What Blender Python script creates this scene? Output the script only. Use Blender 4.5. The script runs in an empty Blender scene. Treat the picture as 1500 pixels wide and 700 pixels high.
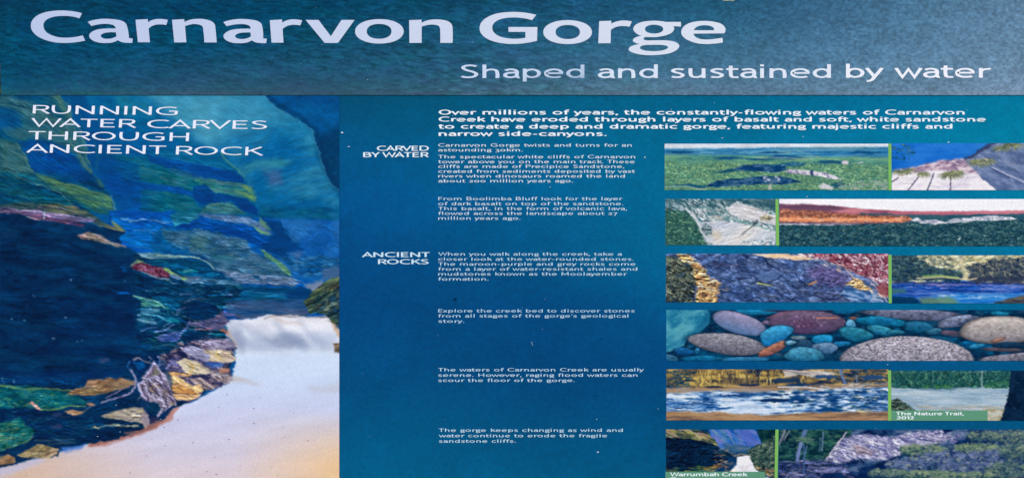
import bpy, math, re, random
import numpy as np

scene = bpy.context.scene
COL = scene.collection
MM = .001
TOP = 1.56                                  # height of the sign's upper edge above the ground


def P(x, y, d=0.0):
    """sign millimetres (x right, y down, d proud of the face) -> world metres"""
    return (x * MM, -d * MM, TOP - y * MM)


# ------------------------------------------------------------------ camera
cam = bpy.data.cameras.new('camera')
camera = bpy.data.objects.new('camera', cam)
COL.objects.link(camera)
camera.location = P(750, 349.5, 2600)
camera.rotation_euler = (math.radians(90), 0, 0)
cam.sensor_width = 36
cam.lens = 36 * 2.6 / 1.5
cam.clip_start = .05
cam.clip_end = 400
scene.camera = camera

# ------------------------------------------------------------------ soft daylight
SUN_EL, SUN_AZ = 48, 205                    # degrees; the sun stands behind the camera, to its left
world = bpy.data.worlds.new("World")
scene.world = world
world.use_nodes = True
wn = world.node_tree
sky = wn.nodes.new('ShaderNodeTexSky')
sky.sky_type = 'NISHITA'
sky.sun_disc = False
sky.sun_elevation = math.radians(SUN_EL)
sky.sun_rotation = math.radians(SUN_AZ)
sky.air_density = 1.0
sky.dust_density = 2.5
bg = wn.nodes['Background']
bg.inputs['Strength'].default_value = .10
wn.links.new(sky.outputs[0], bg.inputs['Color'])
sun = bpy.data.lights.new('sun', 'SUN')
sun.energy = 1.5
sun.angle = math.radians(14)
sun.color = (1.0, .965, .92)
sun_ob = bpy.data.objects.new('sun', sun)
COL.objects.link(sun_ob)
az = math.radians(SUN_AZ)
el = math.radians(SUN_EL)
sd = (math.sin(az) * math.cos(el), math.cos(az) * math.cos(el), math.sin(el))
import mathutils
sun_ob.rotation_euler = mathutils.Vector(sd).to_track_quat('Z', 'Y').to_euler()
scene.view_settings.view_transform = 'Standard'
scene.view_settings.look = 'None'
scene.view_settings.exposure = 0.0
scene.view_settings.gamma = 1
scene.view_settings.use_curve_mapping = False
EXPOSURE = 0.75
scene.view_settings.exposure = EXPOSURE

# ink densities: how much of the daylight a full white reflects to the lens, so
# that colours can be written as they read on the sign
LIGHT_K = np.array((1.165, 1.137, 1.137), np.float32)
LIGHT_S = np.array((.0030, .0030, .0030), np.float32)


def srgb_lin(c):
    c = np.asarray(c, np.float32)
    return np.where(c <= .04045, c / 12.92, ((c + .055) / 1.055) ** 2.4)


def ink(c):
    """sRGB 0..1 as read on the sign -> pigment colour"""
    return np.clip((srgb_lin(c) - LIGHT_S) / LIGHT_K, .0003, .86)


# ---------------------------------------------------------------------------
# Print shop: paints the printed pictures of the sign as arrays of ink colour
# (no image files; the result becomes per-vertex ink colour of each print).
# Coordinates are millimetres on the sign, x to the right, y downwards.
# ---------------------------------------------------------------------------
_R = np.random.RandomState(7)
_LAT = _R.rand(8, 256, 256).astype(np.float32)


def vnoise(x, y, k):
    L = _LAT[k % 8]
    xi = np.floor(x).astype(np.int32); yi = np.floor(y).astype(np.int32)
    fx = x - xi; fy = y - yi
    fx = fx * fx * (3 - 2 * fx); fy = fy * fy * (3 - 2 * fy)
    a = L[yi & 255, xi & 255]; b = L[yi & 255, (xi + 1) & 255]
    c = L[(yi + 1) & 255, xi & 255]; d = L[(yi + 1) & 255, (xi + 1) & 255]
    return (a + (b - a) * fx) * (1 - fy) + (c + (d - c) * fx) * fy


def fbm(X, Y, sx, sy, seed=0, octs=4, rot=0.0, ridged=False, warp=0.0):
    ca, sa = math.cos(math.radians(rot)), math.sin(math.radians(rot))
    x = (X * ca + Y * sa) / sx + seed * 17.31
    y = (-X * sa + Y * ca) / sy + seed * 9.77
    if warp:
        x = x + warp * (vnoise(x * .7 + 5, y * .7, seed + 3) - .5)
        y = y + warp * (vnoise(x * .7, y * .7 + 9, seed + 4) - .5)
    s = 0; a = .5; t = 0
    for o in range(octs):
        n = vnoise(x, y, seed + o)
        if ridged:
            n = 1 - np.abs(2 * n - 1)
        s = s + a * n; t += a
        x = x * 2.03 + 3.7; y = y * 2.03 + 8.1; a *= .55
    return s / t


def ramp(n, cols):
    """n 0..1 through a list of (position, (r,g,b)) stops"""
    p = np.array([c[0] for c in cols], dtype=np.float32)
    return np.stack([np.interp(n, p, np.array([c[1][i] / 255. for c in cols])) for i in range(3)], -1).astype(np.float32)


def T(cols, sx, sy, rot=0, seed=0, con=2.0, octs=4, ridged=False, warp=0.0):
    """texture: noise spread over evenly placed colours"""
    st = [(i / (len(cols) - 1.), c) for i, c in enumerate(cols)]
    def f(X, Y):
        n = fbm(X, Y, sx, sy, seed, octs, rot, ridged, warp)
        return ramp(np.clip((n - .5) * con + .5, 0, 1), st)
    return f


def E(cols, sx, sy, rot=0, seed=0, con=2.0, emb=1.2, d=1.2, octs=5, warp=.8):
    """rock relief as a camera saw it: colour noise plus small lit and shaded faces"""
    st = [(i / (len(cols) - 1.), c) for i, c in enumerate(cols)]
    def f(X, Y):
        n = fbm(X, Y, sx * 1.6, sy * 1.6, seed + 2, 4, rot, False, warp)
        a = fbm(X, Y, sx, sy, seed, octs, rot, True, warp)
        b = fbm(X + d * .6, Y + d, sx, sy, seed, octs, rot, True, warp)
        c = ramp(np.clip((n - .5) * con + .5, 0, 1), st)
        return np.clip(c * (1 + emb * 3 * (a - b) + emb * .5 * (a - .6))[..., None], 0, 1)
    return f


def worley(x, y, k):
    xi = np.floor(x).astype(np.int32); yi = np.floor(y).astype(np.int32)
    f1 = np.full(x.shape, 9., np.float32); f2 = f1.copy(); cid = np.zeros(x.shape, np.float32); oy = np.zeros(x.shape, np.float32); ox = oy.copy()
    for i in (-1, 0, 1):
        for j in (-1, 0, 1):
            a = (xi + i) & 255; b = (yi + j) & 255
            px = xi + i + _LAT[k % 8][b, a]; py = yi + j + _LAT[(k + 1) % 8][b, a]
            dx = x - px; dy = y - py; d = np.sqrt(dx * dx + dy * dy)
            n = d < f1
            f2 = np.where(n, f1, np.minimum(f2, d)); cid = np.where(n, _LAT[(k + 2) % 8][b, a], cid)
            oy = np.where(n, dy, oy); ox = np.where(n, dx, ox); f1 = np.where(n, d, f1)
    return f1, f2, cid, ox, oy


def V(cols, sx, sy, rot=0, seed=0, crack=(0, 20, 40), cw=.12, shade=.6, warp=.9, ca=.8, tex=.5):
    """broken rock or tree crowns: cells with lit tops, dark joints between them"""
    st = [(i / (len(cols) - 1.), c) for i, c in enumerate(cols)]
    def f(X, Y):
        co, si = math.cos(math.radians(rot)), math.sin(math.radians(rot))
        x = (X * co + Y * si) / sx + seed * 7.3; y = (-X * si + Y * co) / sy + seed * 3.1
        wx = fbm(x, y, 1.3, 1.3, seed + 1, 3) - .5; wy = fbm(x, y, 1.3, 1.3, seed + 4, 3) - .5
        f1, f2, cid, ox, oy = worley(x + warp * 1.6 * wx, y + warp * 1.6 * wy, seed)
        t = fbm(X, Y, sx * .35, sy * .35, seed + 6, 3, rot) - .5
        c = ramp(np.clip(cid + tex * t, 0, 1), st)
        c = c * (1 - shade * np.clip(oy + .3 * ox, -.9, .9) + tex * 1.2 * t)[..., None]
        m = np.clip(1 - (f2 - f1) / cw, 0, 1) * ca
        k = np.array(crack, np.float32) / 255.
        return np.clip(c + (k - c) * m[..., None], 0, 1)
    return f


class Pic:
    def __init__(self, x0, y0, x1, y1, step=1.0):
        self.r = (x0, y0, x1, y1)
        self.nx = max(2, int(round((x1 - x0) / step)) + 1)
        self.ny = max(2, int(round((y1 - y0) / step)) + 1)
        self.xs = np.linspace(x0, x1, self.nx).astype(np.float32)
        self.ys = np.linspace(y0, y1, self.ny).astype(np.float32)
        self.X, self.Y = np.meshgrid(self.xs, self.ys)
        self.c = np.zeros((self.ny, self.nx, 3), np.float32)
        self.rng = np.random.RandomState(int(x0 * 3 + y0) % 9999)

    def box(self, xa, ya, xb, yb):
        i0 = np.searchsorted(self.xs, xa); i1 = np.searchsorted(self.xs, xb, 'right')
        j0 = np.searchsorted(self.ys, ya); j1 = np.searchsorted(self.ys, yb, 'right')
        return slice(max(0, j0), j1), slice(max(0, i0), i1)

    def col(self, col, X, Y):
        if callable(col):
            return col(X, Y)
        return np.array(col, np.float32) / 255.

    def fill(self, col):
        self.c[:] = self.col(col, self.X, self.Y)

    def vgrad(self, stops):
        self.c[:] = ramp(self.Y, stops)

    def blend(self, s, m, col):
        if m.size == 0:
            return
        v = self.c[s]
        k = self.col(col, self.X[s], self.Y[s])
        self.c[s] = v + (k - v) * m[..., None]

    def mask(self, pts, feather=1.0, warp=(0, 10), seed=1):
        pts = np.array(pts, np.float32)
        pad = feather + warp[0] + 1
        s = self.box(pts[:, 0].min() - pad, pts[:, 1].min() - pad, pts[:, 0].max() + pad, pts[:, 1].max() + pad)
        X = self.X[s]; Y = self.Y[s]
        if X.size == 0:
            return s, X
        if warp[0]:
            w = warp[1]
            dx = (fbm(X, Y, w * 1.5, w, seed, 3) - .5) * 2 * warp[0]
            dy = (fbm(X, Y, w * 1.5, w, seed + 5, 3) - .5) * 2 * warp[0]
            X = X + dx; Y = Y + dy
        d2 = np.full(X.shape, 1e9, np.float32); ins = np.zeros(X.shape, bool)
        n = len(pts)
        for i in range(n):
            ax, ay = pts[i]; bx_, by_ = pts[(i + 1) % n]
            ex, ey = bx_ - ax, by_ - ay
            L = ex * ex + ey * ey + 1e-9
            t = np.clip(((X - ax) * ex + (Y - ay) * ey) / L, 0, 1)
            d2 = np.minimum(d2, (X - ax - t * ex) ** 2 + (Y - ay - t * ey) ** 2)
            if ey != 0:
                ins ^= ((ay > Y) != (by_ > Y)) & (X < ex * (Y - ay) / ey + ax)
        d = np.sqrt(d2) * np.where(ins, 1, -1)
        return s, np.clip(.5 + d / max(feather, .01), 0, 1)

    fade = None

    def poly(self, pts, col, feather=1.2, warp=(0, 10), alpha=1.0, seed=1):
        s, m = self.mask(pts, feather, warp, seed)
        if self.fade is not None and m.size:
            a, b = self.fade
            X, Y = self.X[s], self.Y[s]
            m = m * np.clip((X - a + 50 * (fbm(X, Y, 30, 8, 3, 4, 8) - .5)) / (b - a), 0, 1)
        self.blend(s, m * alpha, col)

    def line(self, pts, w, col, alpha=1.0, feather=1.0, w1=None, warp=(0, 10), seed=1):
        pts = np.array(pts, np.float32); pad = w + feather + warp[0] + 1
        s = self.box(pts[:, 0].min() - pad, pts[:, 1].min() - pad, pts[:, 0].max() + pad, pts[:, 1].max() + pad)
        X = self.X[s]; Y = self.Y[s]
        if X.size == 0:
            return
        if warp[0]:
            dx = (fbm(X, Y, warp[1] * 1.5, warp[1], seed, 2) - .5) * 2 * warp[0]
            dy = (fbm(X, Y, warp[1] * 1.5, warp[1], seed + 5, 2) - .5) * 2 * warp[0]
            X = X + dx; Y = Y + dy
        m = np.zeros(X.shape, np.float32); n = len(pts) - 1
        w1 = w if w1 is None else w1
        for i in range(n):
            ax, ay = pts[i]; ex, ey = pts[i + 1] - pts[i]
            t = np.clip(((X - ax) * ex + (Y - ay) * ey) / (ex * ex + ey * ey + 1e-9), 0, 1)
            d = np.sqrt((X - ax - t * ex) ** 2 + (Y - ay - t * ey) ** 2)
            ww = (w + (w1 - w) * (i + t) / n) * .5
            m = np.maximum(m, np.clip((ww - d) / feather + .5, 0, 1) * np.clip(ww * 2 / feather, 0, 1))
        self.blend(s, m * alpha, col)

    def streaks(self, pts, n, ln, w, ang, cols, alpha=.7, bend=.15, feather=.9, clip=True):
        """n short brush marks inside a polygon; ln, w, ang, alpha are (lo, hi)"""
        P = np.array(pts, np.float32); r = self.rng
        if clip:
            base = self.c.copy()
        lo = P.min(0); hi = P.max(0); k = 0
        m = len(P)
        al = alpha if isinstance(alpha, tuple) else (alpha * .5, alpha)
        while k < n:
            q = lo + r.rand(2) * (hi - lo); k += 1
            c = False
            for i in range(m):
                a = P[i]; b = P[(i + 1) % m]
                if (a[1] > q[1]) != (b[1] > q[1]) and q[0] < (b[0] - a[0]) * (q[1] - a[1]) / (b[1] - a[1]) + a[0]:
                    c = not c
            if not c:
                continue
            L = ln[0] + r.rand() ** 1.5 * (ln[1] - ln[0]); a = math.radians(ang[0] + r.rand() * (ang[1] - ang[0]))
            ww = w[0] + r.rand() * (w[1] - w[0]); bd = (r.rand() - .5) * 2 * bend * L
            dx, dy = math.cos(a) * L / 2, math.sin(a) * L / 2
            p = [(q[0] - dx, q[1] - dy), (q[0] - dy * bd / L * 2, q[1] + bd), (q[0] + dx, q[1] + dy)]
            c0 = np.array(cols[r.randint(len(cols))], np.float32) + (r.rand() - .5) * 24
            self.line(p, ww, np.clip(c0, 0, 255), al[0] + r.rand() * (al[1] - al[0]), feather, ww * .4)
        if clip:
            s, mm = self.mask(pts, 2.0, (3, 9), 2)
            v = self.c[s].copy()
            out = base
            out[s] = out[s] + (v - out[s]) * mm[..., None]
            self.c = out

    def dabs(self, pts, n, rad, cols, alpha=.8, asp=1.8, soft=.5):
        """n small oval dabs (leaf clumps, pebbles, spray) inside a polygon"""
        P = np.array(pts, np.float32); r = self.rng
        lo = P.min(0); hi = P.max(0); m = len(P)
        for k in range(n):
            q = lo + r.rand(2) * (hi - lo); c = False
            for i in range(m):
                a = P[i]; b = P[(i + 1) % m]
                if (a[1] > q[1]) != (b[1] > q[1]) and q[0] < (b[0] - a[0]) * (q[1] - a[1]) / (b[1] - a[1]) + a[0]:
                    c = not c
            if not c:
                continue
            R = rad[0] + r.rand() ** 2 * (rad[1] - rad[0])
            s = self.box(q[0] - R * asp - 1, q[1] - R - 1, q[0] + R * asp + 1, q[1] + R + 1)
            X = self.X[s]; Y = self.Y[s]
            d = np.sqrt(((X - q[0]) / asp) ** 2 + (Y - q[1]) ** 2) / R
            mm = np.clip((1 - d) / soft, 0, 1) * alpha * (.5 + .5 * r.rand())
            c0 = np.array(cols[r.randint(len(cols))], np.float32) + (r.rand() - .5) * 20
            self.blend(s, mm, np.clip(c0, 0, 255))

    def stone(self, cx, cy, rx, ry, rot, top, low, pw=2.3, tex=.12, tsc=3.0, seed=0, dark=(0, 28, 55), rim=.35, warp=.07, sky=None):
        """a printed river stone: rounded outline, lighter top, darker underside, fine grain"""
        R = max(rx, ry) * 1.2
        s = self.box(cx - R, cy - R, cx + R, cy + R)
        X = self.X[s]; Y = self.Y[s]
        if X.size == 0:
            return
        ca, sa = math.cos(math.radians(rot)), math.sin(math.radians(rot))
        u = ((X - cx) * ca + (Y - cy) * sa) / rx; v = (-(X - cx) * sa + (Y - cy) * ca) / ry
        th = np.arctan2(v, u)
        wob = 1 + warp * (np.sin(th * 2 + seed) + .6 * np.sin(th * 3 + seed * 2.1) + .3 * np.sin(th * 5 + seed * 3.3))
        d = (np.abs(u) ** pw + np.abs(v) ** pw) ** (1 / pw) / wob
        # contact shadow in the photographed gap
        self.blend(s, np.clip((1.16 - d) / .16, 0, 1) * .5, dark)
        px = 1.3 / min(rx, ry)
        m = np.clip((1 - d) / px + .5, 0, 1)
        t = np.clip((v / wob + 1) / 2 + .12 * (fbm(X, Y, rx * .5, ry * .5, seed, 3) - .5) * 2, 0, 1)
        c = (np.array(top, np.float32) + (np.array(low, np.float32) - np.array(top, np.float32)) * (t ** 1.3)[..., None]) / 255.
        g = fbm(X, Y, tsc * 1.6, tsc, seed + 1, 3)
        c = c * (1 + tex * 4 * (g - .5))[..., None]
        c = c * (1 - rim * np.clip((d - .72) / .28, 0, 1) ** 2 + .22 * np.clip(-v * 1.2 - .35, 0, .5) + .10 * (fbm(X, Y, 9, 4, seed + 3, 4, 0, True, 1.0) - .6))[..., None]
        self.blend(s, m, lambda a, b: np.clip(c, 0, 1))

    def ledges(self, pts, n, ln, ang, light, dark, th=(1.2, 3.0), alpha=.6):
        """overhanging rock ledges: a lit lip with the dark hollow just below it"""
        P = np.array(pts, np.float32); r = self.rng; m = len(P); base = self.c.copy()
        lo = P.min(0); hi = P.max(0)
        for k in range(n):
            q = lo + r.rand(2) * (hi - lo); c = False
            for i in range(m):
                a = P[i]; b = P[(i + 1) % m]
                if (a[1] > q[1]) != (b[1] > q[1]) and q[0] < (b[0] - a[0]) * (q[1] - a[1]) / (b[1] - a[1]) + a[0]:
                    c = not c
            if not c:
                continue
            L = ln[0] + r.rand() * (ln[1] - ln[0]); a = math.radians(ang[0] + r.rand() * (ang[1] - ang[0])); t = th[0] + r.rand() * (th[1] - th[0])
            ws = [(-.5, 0), (-.2, -r.rand() * .10), (.15, -r.rand() * .08), (.4, .05), (.5, .12 * r.rand())]
            p0 = [(q[0] + u * L * math.cos(a) - v * L * math.sin(a), q[1] + u * L * math.sin(a) + v * L * math.cos(a)) for u, v in ws]
            al = alpha * (.4 + .6 * r.rand()); sd = r.randint(1000)
            self.line([(x, y + t * 1.3) for x, y in p0], t * 1.8, dark[r.randint(len(dark))], al, t * 1.2, t * .8, (2, 7), sd)
            self.line(p0, t * .8, light[r.randint(len(light))], al * (.5 + .5 * r.rand()), .9, t * .2, (2, 7), sd)
        s, mm = self.mask(pts, 3.0, (3, 9), 2)
        v = self.c[s].copy(); base[s] = base[s] + (v - base[s]) * mm[..., None]; self.c = base

    def jitter(self, amp=1.4, sc=3.0, seed=0, ay=.6):
        """break drawn edges into the small irregularities a lens and a halftone give"""
        dx = (fbm(self.X, self.Y, sc * 1.4, sc, seed + 11, 4) - .5) * 4 * amp
        dy = (fbm(self.X, self.Y, sc * 1.4, sc, seed + 15, 4) - .5) * 4 * amp * ay
        fx = np.clip(np.arange(self.nx)[None, :] + dx, 0, self.nx - 1.001); fy = np.clip(np.arange(self.ny)[:, None] + dy, 0, self.ny - 1.001)
        i = fx.astype(np.int32); j = fy.astype(np.int32); u = (fx - i)[..., None]; v = (fy - j)[..., None]; c = self.c
        self.c = (c[j, i] * (1 - u) + c[j, i + 1] * u) * (1 - v) + (c[j + 1, i] * (1 - u) + c[j + 1, i + 1] * u) * v

    def strata(self, pts, n, ln, ang, amp=.4, w=(.8, 2.2), bend=.1, pairs=True, feather=10):
        """rock bedding: many fine lit and dark partings that keep the colour they lie on"""
        P = np.array(pts, np.float32); r = self.rng; c0 = self.c
        self.c = np.zeros_like(c0)
        lo = P.min(0); hi = P.max(0); m = len(P); k = 0
        while k < n:
            q = lo + r.rand(2) * (hi - lo); c = False
            for i in range(m):
                a = P[i]; b = P[(i + 1) % m]
                if (a[1] > q[1]) != (b[1] > q[1]) and q[0] < (b[0] - a[0]) * (q[1] - a[1]) / (b[1] - a[1]) + a[0]:
                    c = not c
            k += 1
            if not c:
                continue
            L = ln[0] + r.rand() ** 1.7 * (ln[1] - ln[0]); a = math.radians(ang[0] + r.rand() * (ang[1] - ang[0]))
            ww = w[0] + r.rand() ** 1.5 * (w[1] - w[0]); bd = (r.rand() - .5) * 2 * bend * L
            ca, sa = math.cos(a), math.sin(a)
            pl = [(q[0] + u * L * ca - v * bd * sa, q[1] + u * L * sa + v * bd * ca) for u, v in ((-.5, 0), (-.2, .7), (.15, 1), (.5, .1))]
            sg = 1 if r.rand() < .5 else -1
            al = .35 + .6 * r.rand(); sd = r.randint(900)
            self.line(pl, ww, (255 * sg,) * 3, al, .9, ww * .3, (1.2, 5), sd)
            if pairs and r.rand() < .6:
                self.line([(x, y + sg * ww * 1.1) for x, y in pl], ww * 1.3, (-255 * sg,) * 3, al * .7, 1.2, ww * .3, (1.2, 5), sd)
        g = self.c; self.c = c0
        s, mm = self.mask(pts, feather, (6, 12), 2)
        g = g[s] * mm[..., None] * amp
        self.c[s] = self.c[s] * np.exp(g * 1.3) + np.clip(g, 0, 1) * .05

    def relief(self, k=.8, sx=9, sy=4, rot=8, seed=3, keep=None, d=1.1):
        """fine lit and shaded facets over everything but the areas kept smooth"""
        a = fbm(self.X, self.Y, sx, sy, seed, 5, rot, True, 1.0)
        b = fbm(self.X + d * .7, self.Y + d, sx, sy, seed, 5, rot, True, 1.0)
        n = k * 3 * (a - b) + k * .5 * (a - .62)
        if keep is not None:
            s, m = self.mask(keep, 3, (3, 9)); n[s] = n[s] * (1 - m)
        self.c = self.c * np.clip(1 + n, .3, 1.9)[..., None]

    def tone(self, col, k):
        """the print's overall cast"""
        self.c = self.c + (np.array(col, np.float32) / 255. - self.c) * k

    def mottle(self, amt=.25, sx=5, sy=2.5, seed=5, pts=None):
        n = (fbm(self.X, self.Y, sx, sy, seed, 4) - .5) * 2
        if pts is not None:
            s, m = self.mask(pts, 8, (4, 12)); k = np.zeros_like(n); k[s] = m; n = n * k
        self.c = self.c * (1 + amt * n)[..., None]

    def grain(self, amt=.03, sx=1.2, sy=.9, seed=3):
        n = fbm(self.X, self.Y, sx * 1.5, sy * 1.5, seed, 2) - .5
        n2 = self.rng.rand(self.ny, self.nx).astype(np.float32) - .5
        self.c = self.c * (1 + amt * 3 * n + amt * 1.6 * n2)[..., None] + amt * .25 * n2[..., None]

    def out(self):
        return np.clip(self.c, 0, 1)
NAVY = (2, 38, 78)


def paint_gorge():
    """the large picture at the left: a stream pouring out of a narrow gorge"""
    p = Pic(0, 140, 497, 770)

    def E(cols, sx, sy, rot=0, seed=0, con=2.0, emb=1.2, d=1.2):
        return globals()['E'](cols, sx * 1.25, sy * 1.5, rot, seed, con, emb * .5, d)

    def at(ox, oy, s):
        """coordinates measured on an enlarged detail -> sign millimetres"""
        f = lambda pts: [(ox + a / s, oy + b / s) for a, b in pts]
        def poly(pts, col, fe=1.6, wa=2.0, al=1.0, seed=3):
            p.poly(f(pts), col, fe, (wa, 6), al, seed)
        def line(pts, w, col, al=.9, w1=None, fe=1.0, wa=1.2, seed=4):
            p.line(f(pts), w, col, al, fe, w1, (wa, 6), seed)
        def wisps(pts, n, ln, ang, cols, al=.5, w=(.8, 2.0)):
            p.streaks(f(pts), int(n * 1.5), ln, w, ang, cols, min(.95, al * 1.35), .22)
        return poly, line, wisps, f

    def mul(r, g, b, v=22, sx=14, sy=5, rot=10, seed=2):
        """one rock colour with its own light and dark mottling"""
        return T([(max(0, r - v), max(0, g - v), max(0, b - v)), (r, g, b), (r + v, g + v, b + v)], sx, sy, rot, seed, 2.4, 4)
    p.c[:] = ramp(p.Y, [(140, (8, 100, 150)), (200, (6, 98, 156)), (300, (0, 84, 144)), (330, (8, 80, 150)), (420, (10, 80, 144)), (770, (10, 80, 140))])
    # --- hazy teal light at the back of the gorge
    p.poly([(165, 130), (392, 130), (462, 196), (466, 225), (497, 290), (497, 322), (380, 312), (330, 225), (280, 205), (215, 168)],
           T([(14, 104, 156), (40, 134, 174), (58, 152, 186)], 60, 50, 25, 1, 1.6), 14, (6, 20))
    p.poly([(290, 205), (400, 190), (470, 235), (497, 290), (497, 322), (375, 314), (340, 240)],
           E([(0, 80, 144), (8, 98, 160), (40, 126, 164)], 34, 16, -24, 2, 2.0, .5), 22, (8, 25), .85)
    p.poly([(200, 136), (380, 130), (420, 170), (350, 200), (300, 225), (240, 190)], (84, 170, 200), 34, (8, 20), .6)
    p.poly([(270, 140), (330, 140), (320, 190), (304, 216), (288, 190)], (100, 182, 206), 20, (6, 16), .45)
    p.ledges([(345, 215), (455, 195), (468, 240), (490, 290), (400, 300), (350, 250)], 40, (20, 50), (-26, -10), [(76, 150, 172), (60, 136, 168)], [(0, 84, 146), (6, 92, 150)], (1.5, 4), .35)
    p.poly([(340, 246), (390, 232), (425, 236), (400, 250), (352, 256)], (80, 158, 160), 10, (6, 10), .42)
    p.poly([(388, 250), (410, 248), (414, 268), (392, 270)], (84, 104, 142), 12, (4, 10), .5)
    # dark overhang top right
    p.poly([(384, 130), (505, 130), (505, 284), (496, 280), (484, 268), (474, 248), (466, 220), (459, 192), (430, 172), (402, 156)],
           E([(0, 60, 116), (0, 76, 138), (2, 88, 150)], 30, 40, 60, 3, 2.0, .5), 1.6, (1.6, 12))
    p.poly([(463, 200), (505, 180), (505, 290), (484, 268), (473, 246), (466, 222)], (0, 44, 82), 12, (4, 12), .72)
    p.streaks([(468, 205), (499, 195), (499, 275), (482, 258)], 50, (4, 14), (1, 2), (-50, -10), [(20, 100, 130), (0, 40, 70), (36, 108, 130)], (.2, .5))
    p.line([(392, 139), (408, 154), (436, 170), (463, 189), (471, 222), (479, 248), (490, 268), (500, 279)], 7, (0, 44, 86), .55, feather=6, warp=(2, 10))
    p.line([(385, 139), (402, 156), (430, 172), (458, 191), (466, 222), (474, 248), (484, 268), (496, 279)], 1.5, (96, 160, 178), .6, warp=(1.2, 10))
    # --- middle cliffs, navy blue with green terraces
    p.poly([(160, 190), (250, 205), (300, 215), (330, 228), (346, 248), (360, 267), (374, 288), (380, 318), (160, 314), (150, 270), (130, 240), (125, 195)],
           E([(0, 62, 128), (0, 76, 144), (8, 92, 140)], 50, 12, 14, 4, 2.4, .9), 3, (4, 18))
    p.poly([(110, 130), (200, 130), (260, 180), (300, 215), (230, 240), (150, 215)], E([(0, 84, 146), (6, 98, 154), (24, 118, 150)], 34, 14, 25, 6, 2.2, .6), 16, (6, 15), .85)
    p.poly([(150, 226), (240, 232), (300, 246), (334, 266), (326, 288), (250, 278), (180, 262)], E([(4, 84, 136), (20, 104, 128), (46, 118, 112)], 36, 7, 12, 5, 2.5, 1.1), 7, (6, 14), .8)
    p.poly([(135, 225), (200, 250), (252, 312), (175, 316)], (0, 62, 144), 14, (6, 14), .65)
    p.poly([(240, 256), (300, 260), (350, 268), (372, 280), (374, 294), (340, 290), (306, 282), (256, 278)], E([(14, 92, 120), (48, 116, 104), (88, 136, 90)], 28, 5, 8, 7, 2.6, 1.4), 5, (5, 10), .8)
    p.line([(306, 262), (336, 268), (356, 272), (370, 282), (374, 292)], 3, (120, 158, 92), .75, feather=2.5, warp=(3, 8))
    p.line([(318, 276), (344, 279), (362, 284), (372, 293)], 2.4, (112, 148, 92), .6, feather=2.5, warp=(3, 8))
    p.fade = (165, 240)
    poly, line, wisps, f = at(250, 215, 6.667)
    poly([(-400, 20), (100, 60), (480, 60), (600, 150), (720, 280), (600, 240), (200, 160), (-300, 100)], mul(10, 100, 148, 16, 26, 8), 3, 4, .9)
    poly([(-250, 60), (0, 115), (200, 150), (430, 195), (600, 230), (690, 270), (725, 320), (700, 350), (560, 335), (420, 320), (250, 290), (100, 220), (-200, 150)], mul(0, 68, 146, 8, 30, 10), 2, 2.5)
    line([(-200, 80), (0, 112), (200, 150), (440, 190), (600, 222)], 1.6, (26, 116, 168), .8, fe=1.4)
    line([(480, 60), (560, 140), (650, 220), (710, 270), (725, 320)], 2.2, (96, 156, 132), .85, w1=1.4)
    line([(510, 110), (570, 160), (620, 215)], 2.6, (60, 124, 120), .5, fe=2)
    poly([(-300, 160), (0, 230), (120, 270), (270, 340), (250, 390), (180, 420), (60, 390), (0, 370), (-300, 330)], mul(16, 100, 116, 22, 22, 6, 12), 3, 3)
    wisps([(-300, 170), (120, 270), (250, 350), (180, 415), (-300, 330)], 80, (10, 34), (6, 26), [(60, 120, 124), (20, 110, 100), (0, 80, 130), (80, 112, 130)], .45)
    poly([(0, 190), (150, 240), (400, 310), (350, 330), (150, 290), (0, 240)], (50, 96, 140), 4, 3, .45)
    poly([(-400, 340), (0, 380), (100, 400), (240, 430), (200, 470), (0, 440), (-400, 420)], (0, 72, 152), 2.5, 3, .95)
    poly([(-300, 420), (0, 440), (190, 470), (240, 530), (320, 600), (340, 660), (-300, 640)], mul(8, 90, 112, 20, 18, 6, 12), 2, 3)
    wisps([(-100, 440), (190, 470), (320, 610), (0, 650)], 50, (8, 26), (4, 24), [(30, 118, 104), (0, 74, 120), (50, 112, 120)], .45)
    poly([(220, 380), (330, 350), (430, 450), (560, 470), (740, 500), (850, 600), (860, 680), (700, 620), (580, 530), (480, 545), (300, 560), (220, 490)], mul(0, 60, 130, 8, 20, 8), 2.4, 2.5)
    poly([(350, 320), (600, 340), (720, 360), (800, 380), (820, 440), (750, 430), (680, 385), (500, 370), (380, 345)], mul(66, 118, 126, 20, 14, 3), 1.6, 1.6)
    poly([(690, 365), (790, 378), (822, 440), (760, 432), (700, 390)], (112, 156, 88), 1.8, 1.6, .9)
    poly([(370, 405), (560, 400), (700, 440), (820, 490), (815, 515), (740, 490), (560, 455), (430, 440)], mul(64, 128, 128, 20, 14, 3), 1.6, 1.6)
    poly([(640, 430), (720, 445), (822, 492), (812, 512), (740, 485)], (116, 160, 84), 1.8, 1.4, .9)
    poly([(310, 580), (440, 545), (570, 540), (640, 580), (740, 660), (300, 640)], mul(46, 108, 116, 24, 14, 4), 1.6, 2)
    line([(345, 595), (370, 572), (440, 556), (520, 545), (570, 540)], 1.4, (120, 156, 140), .7)
    wisps([(380, 560), (560, 545), (700, 640), (340, 640)], 30, (5, 18), (-4, 22), [(90, 132, 110), (10, 70, 110), (70, 120, 130)], .7)
    poly([(720, 300), (860, 330), (1000, 420), (1050, 560), (900, 560), (840, 480), (780, 370)], (0, 92, 150), 10, 5, .55)
    wisps([(700, 300), (860, 320), (880, 560), (820, 520)], 50, (3, 9), (-60, 60), [(20, 130, 150), (60, 104, 150), (0, 70, 130)], .6)
    poly([(750, 190), (880, 140), (1000, 112), (1150, 140), (1080, 200), (1000, 190), (900, 155), (800, 190)], (60, 156, 168), 5, 3, .5)
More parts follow.
